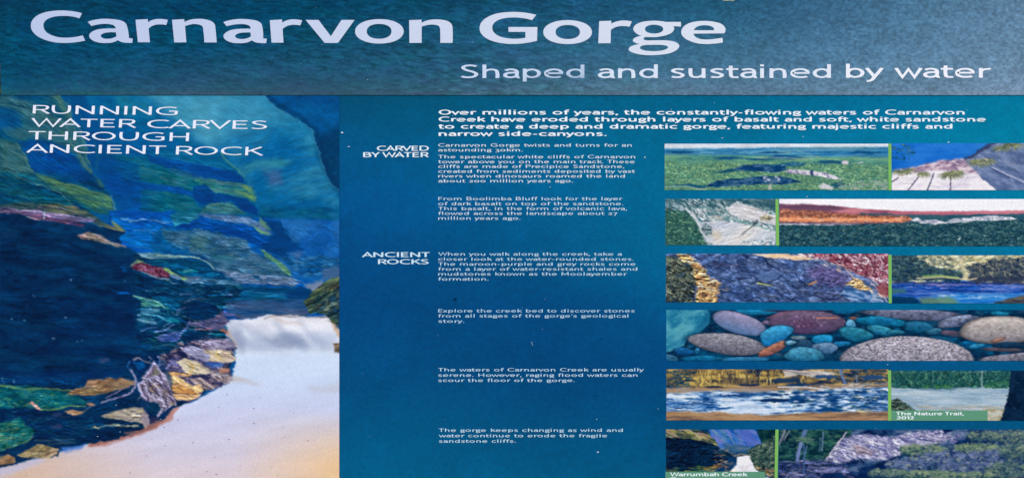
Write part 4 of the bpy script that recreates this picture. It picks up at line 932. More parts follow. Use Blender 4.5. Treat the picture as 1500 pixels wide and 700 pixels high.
def paint_ridge():
    p = Pic(1141.5, 291, 1570, 360)
    p.fill(T([(236, 236, 246), (248, 246, 250)], 50, 8, 0, 1, 1.6))
    p.poly([(1140, 298), (1176, 299), (1210, 300), (1260, 305), (1330, 309), (1420, 309), (1575, 307), (1575, 320), (1140, 320)], T([(110, 66, 92), (168, 98, 116), (206, 130, 140)], 40, 4, 1, 2, 2), 1.3, (.8, 8))
    p.poly([(1140, 298), (1180, 299), (1224, 302), (1240, 307), (1190, 310), (1140, 306)], (92, 66, 92), 3, (1.5, 8), .8)
    p.poly([(1300, 309), (1575, 309), (1575, 316), (1300, 318)], T([(176, 96, 116), (214, 128, 146)], 60, 3, 0, 3, 2), 2, (1, 9), .9)
    p.poly([(1260, 311), (1320, 314), (1400, 314), (1575, 311), (1575, 340), (1260, 330)], T([(30, 74, 96), (58, 98, 112)], 26, 3, 0, 4, 2), 2, (1, 8))
    p.poly([(1140, 306), (1190, 308), (1260, 314), (1330, 316), (1340, 322), (1320, 326), (1230, 327), (1140, 326)], V([(134, 84, 76), (182, 112, 88), (206, 138, 108)], 5, 2.2, 0, 5, (96, 60, 62), .3, .5), 1.6, (1.2, 8))
    p.dabs([(1142, 312), (1280, 315), (1320, 322), (1142, 324)], 420, (.8, 1.7), [(84, 54, 50), (150, 80, 56), (110, 70, 50), (230, 160, 110)], .75)
    p.line([(1142, 321), (1200, 321), (1260, 321), (1320, 321)], 4.5, (246, 158, 112), .85, feather=3, warp=(2, 9))
    p.streaks([(1142, 318), (1320, 319), (1320, 324), (1142, 324)], 60, (5, 16), (.9, 1.8), (-4, 4), [(252, 196, 150), (240, 140, 90), (250, 216, 190)], (.5, .9))
    p.line([(1142, 326), (1230, 328), (1300, 327)], 2.4, (60, 50, 84), .7, warp=(1.4, 6))
    p.poly([(1140, 329), (1240, 329), (1330, 326), (1400, 325), (1575, 318), (1575, 364), (1140, 364)], V([(26, 64, 82), (46, 88, 98), (78, 114, 116)], 6, 3.0, 0, 6, (10, 42, 62), .3, .6), 1.6, (2, 7))
    p.dabs([(1142, 330), (1330, 329), (1568, 322), (1568, 360), (1142, 360)], 900, (.7, 1.4), [(80, 118, 118), (10, 44, 64), (44, 88, 100)], .5, 1.5)
    p.poly([(1334, 322), (1344, 318), (1352, 322), (1370, 321), (1384, 325), (1396, 320), (1420, 318), (1460, 315), (1490, 319), (1480, 322), (1430, 323), (1400, 326), (1372, 328), (1344, 326)], T([(150, 156, 176), (216, 218, 230), (240, 240, 246)], 7, 2.5, 0, 7, 2.8), 1.3, (1.6, 5))
    p.streaks([(1334, 320), (1490, 317), (1488, 324), (1340, 328)], 60, (3, 9), (.8, 1.4), (50, 120), [(40, 74, 100), (90, 110, 140)], (.4, .9))
    p.streaks([(1144, 326), (1330, 325), (1330, 329), (1144, 329)], 40, (4, 14), (.8, 1.6), (-8, 8), [(216, 206, 220), (180, 176, 200), (120, 100, 130)], (.4, .9))
    p.poly([(1402, 350), (1407, 346), (1408, 348), (1404, 352)], (200, 216, 226), 1, (.4, 3))
    p.jitter(.7, 2.2, 3)
    p.grain(.025)
    return p


def paint_mudstone():
    p = Pic(975.5, 371, 1301.3, 442)
    p.fill(V([(54, 78, 128), (80, 106, 156), (112, 132, 178)], 17, 7, 14, 1, (26, 42, 84), .13, .35, 1.5, .85, .8))
    p.mottle(.2, 16, 7, 3)
    A = [(974, 370), (1302, 370), (1302, 443), (974, 443)]
    p.ledges(A, 260, (6, 20), (-34, 34), [(116, 134, 180), (90, 112, 160)], [(24, 40, 78), (34, 50, 90)], (.9, 2.2), .6)
    p.streaks(A, 200, (4, 14), (.8, 2.2), (-36, 36), [(30, 46, 86), (110, 130, 176), (60, 90, 140), (20, 36, 72), (130, 146, 190), (80, 90, 130)], (.3, .85), .4)
    p.poly([(1180, 394), (1200, 388), (1226, 392), (1246, 404), (1240, 420), (1200, 414), (1184, 404)], E([(80, 66, 116), (112, 90, 140)], 10, 5, 10, 2, 2.2, 1), 10, (6, 9), .6)
    p.poly([(1108, 402), (1124, 398), (1142, 400), (1140, 408), (1120, 414), (1110, 410)], T([(66, 94, 146), (90, 116, 164)], 10, 5, 0, 3, 2), 1.6, (2, 7), .9)
    p.line([(1108, 411), (1122, 415), (1140, 408), (1146, 401)], 1.5, (22, 34, 70), .85, warp=(1, 6))
    p.line([(1120, 378), (1126, 388), (1134, 392)], 2.4, (20, 36, 72), .8, warp=(2, 6))
    p.line([(1164, 400), (1172, 412), (1190, 418)], 1.8, (20, 36, 72), .8, warp=(2, 6))
    p.poly([(1190, 424), (1216, 422), (1238, 426), (1240, 434), (1220, 440), (1196, 436)], E([(54, 66, 106), (90, 98, 136)], 9, 4, 8, 4, 2.2, 1), 5, (4, 7), .7)
    p.line([(1192, 432), (1206, 437), (1226, 437), (1240, 430)], 2, (24, 34, 66), .8)
    p.poly([(974, 374), (1000, 376), (1014, 386), (1018, 400), (1020, 414), (1014, 443), (974, 443)], E([(28, 42, 54), (62, 70, 66), (96, 102, 90)], 8, 4, 35, 5, 2.8, 1.6), 2, (2, 7))
    p.streaks([(974, 374), (1000, 378), (1018, 410), (1012, 440), (974, 440)], 180, (4, 14), (.7, 1.6), (-70, 60), [(130, 140, 110), (24, 40, 50), (90, 100, 80), (150, 160, 140)], (.3, .8), .5)
    G = [(988, 370), (1008, 374), (1030, 388), (1036, 402), (1050, 410), (1054, 420), (1048, 443), (1016, 443), (1022, 420), (1018, 400), (1012, 386), (996, 378)]
    p.poly(G, E([(136, 100, 72), (186, 140, 90), (212, 172, 124)], 10, 4, 5, 6, 2.6, 1.5), 3, (5, 7))
    p.streaks(G, 190, (3, 12), (.7, 1.5), (-10, 24), [(110, 74, 56), (230, 190, 120), (60, 60, 84), (240, 206, 160)], (.4, .9))
    p.streaks([(1036, 404), (1070, 414), (1064, 436), (1040, 436)], 70, (3, 10), (.7, 1.5), (-30, 30), [(190, 180, 180), (110, 120, 150), (210, 200, 190)], (.4, .85))
    p.poly([(1100, 372), (1140, 370), (1172, 374), (1200, 380), (1160, 380), (1124, 376)], T([(196, 170, 150), (236, 200, 160), (240, 220, 206)], 16, 3, 5, 7, 2.2), 1.6, (1.5, 6))
    R = [(1166, 370), (1303, 370), (1303, 426), (1290, 424), (1284, 412), (1260, 402), (1244, 396), (1230, 388), (1206, 380), (1176, 376)]
    p.poly(R, V([(104, 50, 70), (140, 76, 92), (176, 116, 132), (232, 224, 238)], 8, 3.2, 20, 0, (70, 26, 50), .2, .6, 1.5, .8, 1.0), 1.6, (2, 7))
    p.streaks([(1206, 380), (1240, 388), (1262, 400), (1284, 412), (1303, 440), (1280, 430), (1250, 410), (1230, 398), (1200, 386)], 130, (4, 14), (1, 2.4), (10, 50), [(236, 226, 236), (226, 200, 190), (240, 214, 180), (190, 150, 150)], (.5, .95))
    p.streaks(R, 300, (3, 11), (.7, 1.7), (-20, 50), [(110, 36, 50), (236, 226, 240), (80, 26, 50), (176, 96, 100), (206, 190, 220), (150, 70, 70)], (.4, .95), .3)
    p.streaks([(1256, 372), (1303, 372), (1303, 420), (1276, 400)], 80, (2, 8), (.8, 1.6), (30, 80), [(240, 236, 246), (220, 210, 230), (120, 40, 60)], (.5, .95))
    p.poly([(1238, 415), (1248, 408), (1256, 408), (1268, 416), (1282, 424), (1262, 424)], E([(190, 140, 96), (222, 178, 124)], 8, 3, 0, 9, 2.2, 1.2), 2, (3, 5))
    p.poly([(1238, 418), (1262, 424), (1284, 430), (1296, 443), (1250, 443), (1230, 430)], T([(30, 66, 120), (70, 120, 176), (150, 170, 206)], 8, 3, 10, 10, 2.6), 2, (2, 6))
    p.poly([(1282, 418), (1303, 420), (1303, 436), (1290, 432)], T([(110, 50, 66), (150, 90, 96)], 7, 3, 15, 11, 2.4), 1.6, (1.5, 6))
    p.streaks([(1272, 424), (1303, 434), (1303, 443), (1286, 443)], 36, (4, 12), (1, 2), (10, 50), [(236, 206, 180), (240, 230, 240)], (.5, .9))
    p.line([(1110, 414), (1120, 416), (1132, 418)], 2, (196, 206, 90), .95, w1=.8)
    p.line([(1184, 417), (1190, 414), (1196, 412)], 2.6, (190, 140, 96), .95)
    p.line([(1168, 421), (1178, 418), (1186, 417)], 1.4, (40, 30, 40), .9)
    p.line([(1036, 386), (1060, 386), (1082, 388)], 2.4, (54, 50, 76), .7, warp=(2, 6))
    p.jitter(.7, 2.2, 3)
    p.grain(.025)
    return p


def paint_creek():
    p = Pic(1306.5, 373.5, 1570, 443.5)
    p.fill(T([(12, 50, 130), (22, 84, 186), (70, 110, 190)], 34, 3, 2, 1, 2.6))
    W = [(1306, 415), (1570, 415), (1570, 444), (1306, 444)]
    p.streaks([(1306, 412), (1572, 414), (1572, 446), (1306, 446)], 420, (8, 40), (.7, 2.0), (-3, 5), [(10, 40, 110), (40, 110, 206), (110, 120, 190), (0, 60, 150), (140, 150, 210), (30, 60, 130)], (.3, .8))
    p.streaks([(1330, 413), (1500, 415), (1560, 424), (1400, 424)], 90, (8, 34), (.7, 1.6), (-3, 5), [(150, 130, 190), (180, 170, 220), (90, 90, 160)], (.3, .75))
    p.poly([(1364, 434), (1400, 428), (1470, 430), (1560, 426), (1560, 440), (1450, 446), (1380, 444)], T([(14, 110, 200), (60, 150, 220), (150, 190, 230)], 40, 2.5, 0, 2, 2.4), 5, (2, 8), .75)
    p.streaks([(1360, 428), (1480, 434), (1470, 438), (1370, 434)], 50, (8, 36), (.8, 1.8), (0, 8), [(210, 230, 246), (160, 200, 236)], (.4, .9))
    p.poly([(1306, 422), (1326, 422), (1328, 428), (1306, 430)], (60, 110, 116), 3, (1, 5), .85)
    p.poly([(1306, 434), (1340, 434), (1350, 446), (1306, 446)], (6, 50, 84), 4, (2, 6), .9)
    p.poly([(1346, 436), (1390, 434), (1410, 446), (1350, 446)], (100, 136, 100), 5, (2, 6), .8)
    p.poly([(1456, 443), (1480, 436), (1500, 432), (1570, 428), (1570, 446), (1456, 446)], T([(40, 46, 60), (100, 90, 80)], 12, 3, 0, 3, 2), 2.5, (1.5, 6), .95)
    # trees
    p.poly([(1304, 371), (1574, 371), (1574, 414), (1480, 414), (1400, 410), (1304, 414)], V([(150, 150, 120), (206, 200, 158), (232, 226, 186), (240, 236, 206)], 9, 3, -8, 4, (120, 124, 112), .2, .4, 1.4), 2, (2, 7))
    p.streaks([(1350, 374), (1440, 372), (1570, 372), (1570, 396), (1420, 392)], 260, (5, 18), (1, 2.4), (-24, 18), [(232, 220, 150), (244, 238, 196), (190, 170, 110), (120, 120, 90), (222, 214, 206)], (.4, .9), .35)
    p.poly([(1304, 370), (1342, 370), (1348, 382), (1370, 390), (1392, 392), (1412, 396), (1410, 412), (1304, 413)], V([(26, 56, 80), (48, 78, 94), (78, 104, 104)], 7, 4, 0, 2, (10, 36, 62), .3, .7, 1.4), 2.6, (5, 6), .95)
    p.dabs([(1306, 372), (1350, 374), (1412, 394), (1412, 408), (1306, 410)], 260, (1, 2.2), [(20, 50, 78), (64, 92, 98), (90, 116, 104)], .7)
    p.dabs([(1360, 376), (1400, 378), (1400, 390), (1360, 388)], 40, (1.2, 2.6), [(90, 100, 96), (60, 78, 88)], .6)
    p.poly([(1418, 398), (1436, 386), (1462, 380), (1500, 376), (1574, 378), (1574, 414), (1420, 412)], V([(46, 62, 84), (76, 88, 98), (120, 120, 108), (190, 180, 146)], 6, 3, 0, 3, (24, 40, 66), .3, .6, 1.5), 3, (6, 6), .85)
    p.dabs([(1342, 373), (1420, 373), (1420, 392), (1360, 388)], 60, (1, 2.4), [(110, 116, 104), (80, 92, 92)], .6)
    for (cx, cy, rx, ry) in [(1432, 394, 18, 9), (1462, 388, 20, 10), (1494, 386, 22, 10), (1530, 388, 22, 12), (1450, 402, 20, 8), (1480, 402, 24, 7), (1520, 402, 26, 8)]:
        el = [(cx + rx * math.cos(t * .7), cy + ry * math.sin(t * .7)) for t in range(9)]
        p.dabs(el, 150, (1, 2.8), [(36, 54, 80), (60, 76, 92), (90, 98, 98), (22, 42, 72)], .85)
        p.streaks(el, 18, (8, 18), (.8, 1.5), (20, 70), [(30, 34, 56), (180, 170, 146)], (.5, .9), .4)
    p.poly([(1418, 404), (1574, 404), (1574, 414), (1420, 413)], (40, 52, 78), 3, (2, 6), .8)
    p.line([(1408, 380), (1410, 394), (1416, 408)], 5, (226, 210, 170), .6, feather=4, warp=(2, 7))
    p.line([(1352, 404), (1376, 403), (1404, 406)], 2.6, (130, 170, 90), .9)
    p.line([(1342, 407), (1380, 405), (1420, 409), (1430, 407)], 1.6, (226, 206, 170), .9)
    p.line([(1306, 413), (1500, 415)], 2.4, (36, 40, 80), .7, warp=(1, 7))
    p.jitter(.7, 2.2, 3)
    p.grain(.025)
    return p


def paint_stones():
    p = Pic(976, 453.3, 1570, 527.5)
    p.fill(T([(0, 34, 62), (2, 50, 84), (10, 72, 110)], 12, 5, 0, 1, 2.6))
    p.dabs([(976, 454), (1570, 454), (1570, 527), (976, 527)], 900, (1, 3.4), [(2, 60, 100), (0, 26, 50), (14, 96, 140), (40, 60, 80), (60, 90, 110)], .75, 2.0)
    def S(*a, **k):
        k.setdefault('rim', .20); k.setdefault('tex', .15); k.setdefault('warp', .11); k.setdefault('pw', 2.0)
        g_ = lambda c: tuple(v + (sum(c) / 3. * .92 - v) * .14 for v in c)
        a = a[:5] + (g_(a[5]), g_(a[6]))
        p.stone(*a, **k)
    teal, teal2 = (58, 150, 182), (8, 96, 140)
    bl, bl2 = (30, 160, 214), (0, 84, 150)
    # upper row, far stones
    S(1110, 456, 32, 5, 0, (20, 140, 190), (4, 90, 140), seed=1)
    S(1046, 453, 12, 3, 0, (30, 120, 170), (4, 70, 120), seed=2)
    S(1180, 451, 60, 5, 0, (70, 70, 110), (50, 50, 90), seed=3)
    S(1240, 455, 24, 4, 0, (10, 110, 160), (0, 70, 120), seed=4)
    S(1338, 460, 78, 7.5, 2, (104, 110, 140), (70, 78, 110), tex=.22, seed=5)
    S(1405, 470, 34, 8, -12, (124, 134, 166), (60, 72, 110), tex=.25, seed=6)
    S(1465, 459, 13, 4, 0, (20, 130, 170), (4, 80, 120), seed=7)
    S(1530, 456, 40, 5, 0, (30, 70, 110), (8, 44, 84), seed=8)
    S(1290, 470, 38, 7, 6, (16, 134, 180), (0, 84, 134), seed=9)
    S(1298, 468, 14, 3, 0, (20, 120, 170), (4, 90, 150), seed=19)
    S(1345, 478, 22, 8, 6, (30, 110, 154), (2, 70, 110), seed=10)
    # left
    TL = [(970, 448), (1036, 450), (1041, 462), (1038, 474), (1026, 486), (1006, 495), (1001, 506), (984, 513), (970, 516)]
    p.poly([(x + 3, y + 3) for x, y in TL], (0, 30, 56), 7, (1, 8), .9)
    p.poly(TL, T([(30, 112, 150), (56, 138, 166), (84, 160, 178)], 18, 8, -30, 5, 2.4, 5), 2.2, (1.5, 9))
    p.dabs(TL, 160, (.7, 1.3), [(100, 176, 190), (24, 96, 136)], .6)
    p.poly([(1028, 486), (1042, 470), (1044, 452), (1034, 452), (1030, 470), (1016, 484), (998, 494), (996, 506)], (6, 76, 120), 6, (1.5, 8), .55)
    S(1083, 473, 40, 15, 15, (146, 138, 176), (70, 110, 164), seed=13, tex=.08, pw=2.1, warp=.025)
    S(1066, 503, 57, 16, 7, (140, 138, 152), (88, 90, 112), pw=1.75, tex=.2, tsc=1.6, seed=14, warp=.03)
    S(1181, 471, 58, 17, 2, (106, 86, 116), (70, 54, 94), pw=2.1, tex=.12, seed=4, warp=.03)
    p.poly([(1160, 470), (1190, 466), (1196, 478), (1170, 482)], (92, 46, 84), 8, (3, 8), .35)
    p.line([(1196, 465), (1212, 465), (1226, 465)], 1.6, (206, 130, 90), .85, warp=(1, 6))
    p.dabs([(1146, 460), (1240, 462), (1236, 478), (1150, 480)], 26, (.8, 1.4), [(190, 150, 180)], .8)
    p.line([(1122, 466), (1138, 460), (1152, 457)], 1.6, (150, 90, 110), .6)
    S(1136, 490, 25, 13, -12, (52, 160, 210), (0, 100, 176), seed=16, tex=.12, pw=2.0, warp=.12)
    S(1131, 511, 23, 5.8, -24, (176, 112, 84), (110, 66, 70), seed=17, pw=3, tex=.18)
    S(1122, 472, 6, 3, 0, (120, 100, 130), (60, 60, 90), seed=18)
    S(1170, 494, 10, 3.2, 0, (120, 150, 164), (70, 100, 124), seed=20)
    S(1178, 503, 11, 7, 0, (44, 84, 124), (10, 50, 90), seed=21)
    S(1158, 501, 8, 3, 0, (120, 180, 210), (60, 120, 160), seed=22)
    S(1205, 497, 17, 7.5, 4, (24, 148, 204), (0, 90, 150), seed=23)
    S(1246, 474, 8, 6, 0, (110, 180, 220), (20, 110, 170), seed=24)
    S(1250, 465, 6, 2, 0, (150, 96, 80), (100, 60, 60), seed=124)
    S(1254, 489, 25, 10.5, 4, (36, 130, 160), (4, 84, 124), seed=25)
    S(1290, 483, 18, 7.5, 10, (44, 140, 170), (10, 90, 134), seed=26)
    S(1312, 486, 12, 4, 0, (40, 130, 160), (10, 80, 120), seed=27)
    S(1232, 503, 14, 4, 0, (20, 120, 180), (2, 80, 130), seed=28)
    S(1208, 509, 21, 7.5, 6, (104, 140, 176), (40, 90, 140), seed=29)
    S(1178, 519, 32, 10, 0, (64, 144, 180), (14, 96, 140), seed=30)
    S(1002, 514, 16, 5.5, 0, (18, 96, 160), (2, 60, 120), seed=31)
    S(980, 524, 14, 6, 10, (50, 110, 150), (10, 80, 120), seed=32)
    S(1030, 524, 30, 4.5, 0, (14, 110, 160), (2, 80, 130), seed=33)
    S(1090, 526, 34, 4.5, 0, (40, 120, 170), (10, 90, 140), seed=34)
    S(1021, 513, 4, 4, 0, (40, 120, 170), (10, 90, 140), seed=35)
    S(1238, 521, 20, 4.5, 0, (30, 90, 130), (8, 60, 100), seed=36)
    # right
    S(1380, 498, 22, 5.5, 6, (20, 110, 160), (2, 70, 120), seed=37)
    S(1398, 488, 22, 4.5, 4, (104, 84, 104), (50, 60, 90), seed=38)
    S(1428, 505, 25, 8, 0, (4, 104, 164), (0, 70, 126), seed=39)
    S(1430, 506, 12, 3, -10, (50, 160, 210), (10, 110, 170), seed=40)
    S(1368, 485, 12, 5, 0, (50, 110, 140), (10, 70, 110), seed=41)
    S(1466, 483, 62, 20, 0, (190, 180, 176), (122, 118, 130), pw=2.1, warp=.03, tex=.09, tsc=3, seed=42, rim=.45)
    p.dabs([(1420, 474), (1500, 468), (1500, 494), (1424, 492)], 60, (.8, 1.4), [(110, 90, 90), (200, 190, 190)], .7)
    p.line([(1412, 478), (1424, 470), (1436, 466)], 1.4, (100, 84, 84), .6, warp=(1, 6))
    S(1462, 497, 12, 2.6, -18, (180, 130, 110), (100, 70, 70), seed=43)
    S(1470, 511, 30, 3.4, 0, (90, 80, 90), (50, 50, 70), seed=44)
    S(1482, 505, 26, 5, 0, (24, 60, 96), (4, 36, 70), seed=45)
    S(1482, 524, 50, 8, -6, (126, 124, 140), (80, 84, 108), tex=.26, tsc=2, seed=46)
    S(1560, 500, 40, 16, 0, (50, 120, 160), (10, 80, 120), seed=48)
    S(1330, 529, 98, 37.5, 2, (164, 158, 172), (112, 112, 134), pw=2.0, tex=.3, tsc=1.7, seed=47, rim=.2, warp=.02)
    p.dabs([(1250, 508), (1300, 494), (1360, 494), (1410, 510), (1418, 527), (1236, 527)], 520, (.8, 1.5), [(60, 62, 90), (206, 196, 204), (84, 84, 110), (190, 180, 190)], .7)
    p.jitter(.35, 2.2, 3)
    p.grain(.025)
    return p


def paint_rapids():
    p = Pic(976, 540, 1301, 614.5)
    p.fill(T([(28, 70, 120), (110, 140, 176), (206, 220, 236)], 24, 3, 2, 1, 2.6))
    p.poly([(974, 538), (1304, 538), (1304, 575), (974, 576)], T([(20, 40, 70), (110, 92, 66), (196, 168, 92)], 20, 5, 0, 2, 2.6), 2)
    p.streaks([(1010, 541), (1140, 541), (1200, 548), (1180, 560), (1020, 566)], 280, (4, 12), (1, 2.4), (60, 110), [(222, 190, 96), (190, 150, 70), (120, 100, 60), (240, 214, 130), (50, 50, 60)], (.4, .9))
    p.dabs([(976, 541), (1020, 541), (1018, 552), (1000, 560), (976, 562)], 150, (1, 2.6), [(14, 40, 74), (40, 70, 90), (100, 96, 70)], .85)
    p.dabs([(976, 556), (1010, 560), (1020, 568), (976, 572)], 90, (1, 2.2), [(20, 60, 90), (60, 100, 120), (10, 40, 70)], .85)
    p.dabs([(1200, 541), (1301, 541), (1301, 562), (1220, 560)], 220, (1, 2.8), [(20, 50, 84), (50, 76, 104), (10, 40, 74), (120, 100, 80)], .85)
    for x in (1069, 1076, 1094, 1110, 1125):
        p.line([(x, 548), (x + 1, 562)], 2.2, (40, 40, 60), .7, warp=(1, 5))
    p.poly([(1050, 562), (1060, 551), (1080, 552), (1108, 552), (1112, 562)], (50, 48, 60), 4, (2, 6), .5)
    p.poly([(1148, 541), (1200, 542), (1226, 546), (1200, 553), (1170, 548), (1150, 552)], T([(170, 160, 150), (230, 222, 222)], 14, 3, 8, 3, 2.2), 2, (1.5, 6), .9)
    p.line([(1146, 541), (1160, 544), (1186, 547)], 1.2, (60, 60, 84), .7)
    p.line([(1231, 541), (1234, 552), (1238, 560)], 3.4, (90, 120, 180), .9, feather=1.5)
    p.line([(1254, 549), (1256, 560)], 2, (110, 130, 170), .8)
    p.poly([(976, 567), (1301, 560), (1301, 584), (976, 586)], T([(120, 100, 84), (168, 134, 100), (150, 150, 160)], 50, 2.5, 0, 4, 2.4), 3, (2, 8), .9)
    for (x, y, w, h, c) in [(1046, 566, 32, 3, (14, 34, 70)), (1098, 563, 38, 3.4, (14, 36, 74)), (1152, 556, 44, 6.5, (30, 56, 90)), (1170, 563, 40, 3.6, (10, 50, 100)), (1208, 551, 36, 5, (40, 74, 120)), (1280, 552, 40, 5, (30, 70, 120)), (1010, 556, 22, 3, (20, 44, 70))]:
        p.poly([(x - w / 2, y), (x - w * .3, y - h / 2), (x + w * .25, y - h / 2), (x + w / 2, y), (x + w * .2, y + h / 2), (x - w * .3, y + h / 2)], c, 1.3, (1, 6), .95)
    p.line([(1140, 566), (1180, 566), (1206, 569)], 1.6, (220, 224, 236), .9)
    p.streaks([(1200, 562), (1301, 558), (1301, 572), (1200, 570)], 40, (8, 30), (.8, 1.8), (-3, 3), [(230, 236, 244), (60, 90, 130), (180, 190, 210)], (.4, .9))
    Wt = [(976, 576), (1040, 572), (1100, 574), (1200, 570), (1301, 566), (1301, 604), (1240, 602), (1160, 604), (1080, 606), (1030, 602), (976, 601)]
    p.poly(Wt, T([(10, 60, 120), (90, 140, 200), (180, 208, 236), (226, 236, 246)], 26, 3, -1, 5, 3.0), 3, (2, 7), .95)
    p.streaks(Wt, 330, (8, 36), (.8, 2.2), (-4, 5), [(90, 140, 200), (220, 232, 246), (20, 80, 150), (190, 210, 238), (240, 244, 250)], (.4, .85), .12)
    p.dabs(Wt, 46, (1, 2.4), [(4, 50, 104), (10, 70, 130)], .9, 5.0, .6)
    p.dabs([(1130, 574), (1170, 568), (1301, 570), (1301, 600), (1180, 594), (1126, 588)], 230, (1.2, 3.4), [(0, 48, 102), (10, 62, 120), (6, 54, 110), (40, 84, 110), (200, 214, 236)], .95, 3.2, .5)
    p.dabs([(1240, 572), (1301, 570), (1301, 590), (1250, 588)], 26, (.9, 1.6), [(190, 180, 150)], .8, 2.5)
    p.poly([(1110, 586), (1130, 582), (1158, 584), (1152, 588), (1116, 588)], (6, 40, 86), 1.4, (1, 6), .95)
    p.poly([(1070, 588), (1100, 584), (1110, 592), (1130, 600), (1100, 606), (1076, 602)], (214, 226, 244), 6, (3, 8), .75)
    p.streaks([(976, 584), (1060, 586), (1050, 598), (976, 600)], 50, (8, 30), (1, 2), (-5, 6), [(6, 50, 106), (20, 80, 150)], (.5, .95))
    p.poly([(1192, 600), (1210, 596), (1244, 599), (1230, 602), (1204, 603)], (4, 60, 116), 1.4, (1, 6), .95)
    p.poly([(976, 602), (1060, 603), (1120, 607), (1200, 603), (1302, 602), (1302, 616), (976, 616)], T([(110, 88, 76), (156, 120, 90), (180, 144, 106)], 40, 3, 0, 6, 2.2), 3, (2, 8))
    p.streaks([(1250, 596), (1290, 598), (1270, 606), (1254, 604)], 24, (6, 16), (.8, 1.8), (-6, 6), [(214, 196, 140), (100, 140, 180)], (.5, .9))
    p.streaks([(976, 604), (1301, 604), (1301, 614), (976, 614)], 60, (10, 40), (.6, 1.4), (-2, 2), [(190, 160, 120), (100, 84, 80), (170, 140, 130)], (.2, .6))
    p.jitter(.7, 2.2, 3)
    p.grain(.025)
    return p


def paint_trail():
    p = Pic(1305.5, 542, 1570, 615)
    p.fill(T([(132, 160, 184), (158, 182, 200), (180, 198, 212)], 40, 3, 0, 1, 2.2))
    p.streaks([(1306, 566), (1490, 566), (1480, 600), (1306, 598)], 160, (10, 46), (.7, 1.8), (-3, 8), [(190, 206, 220), (120, 150, 180), (170, 180, 180), (140, 170, 200)], (.2, .6))
    p.poly([(1304, 540), (1574, 540), (1574, 568), (1460, 568), (1440, 566), (1380, 568), (1306, 568)], V([(26, 74, 78), (46, 100, 90), (80, 128, 108)], 5, 6, 0, 2, (14, 54, 66), .3, .5, 1.5), 2, (1.6, 6))
    p.streaks([(1306, 541), (1570, 541), (1570, 568), (1306, 568)], 300, (3, 12), (.8, 1.8), (50, 130), [(14, 60, 70), (60, 114, 96), (90, 136, 120), (6, 46, 60)], (.2, .6))
    p.streaks([(1306, 541), (1500, 541), (1500, 546), (1306, 546)], 60, (3, 10), (.8, 1.6), (-20, 20), [(120, 160, 180), (70, 130, 100)], (.3, .7))
    p.line([(1438, 541), (1438, 566)], 2, (140, 170, 176), .9)
    p.line([(1366, 543), (1367, 560)], 1, (120, 150, 150), .7)
    p.dabs([(1350, 562), (1400, 564), (1394, 569), (1352, 568)], 40, (1, 2.4), [(90, 150, 84), (50, 110, 60)], .85)
    p.dabs([(1440, 558), (1500, 560), (1500, 568), (1440, 567)], 60, (1, 2.6), [(70, 130, 80), (30, 90, 70)], .85)
    p.streaks([(1330, 566), (1400, 568), (1404, 573), (1340, 571)], 24, (6, 24), (.8, 1.8), (0, 5), [(50, 90, 110), (30, 70, 90)], (.4, .8))
    p.streaks([(1336, 592), (1480, 592), (1480, 602), (1350, 602)], 70, (8, 36), (.8, 2), (-3, 6), [(176, 160, 130), (130, 130, 120), (196, 190, 180)], (.3, .75))
    p.poly([(1304, 586), (1314, 583), (1326, 588), (1338, 598), (1344, 602), (1304, 602)], E([(34, 52, 54), (72, 88, 78)], 8, 3, 25, 3, 2.2, 1.0), 1.6, (2, 5))
    p.poly([(1440, 598), (1482, 598), (1474, 618), (1440, 618)], T([(150, 140, 100), (200, 200, 190)], 8, 3, 0, 4, 2.4), 1.5, (1, 5), .9)
    p.poly([(1480, 540), (1574, 540), (1574, 618), (1464, 618), (1472, 594), (1478, 570)], T([(8, 26, 50), (18, 44, 74)], 7, 12, 10, 5, 2.2), 1.3, (1, 8))
    p.dabs([(1480, 542), (1570, 542), (1570, 614), (1470, 614)], 200, (.7, 1.3), [(40, 70, 110), (4, 20, 44)], .6)
    p.jitter(.7, 2.2, 3)
    p.grain(.025)
    return p


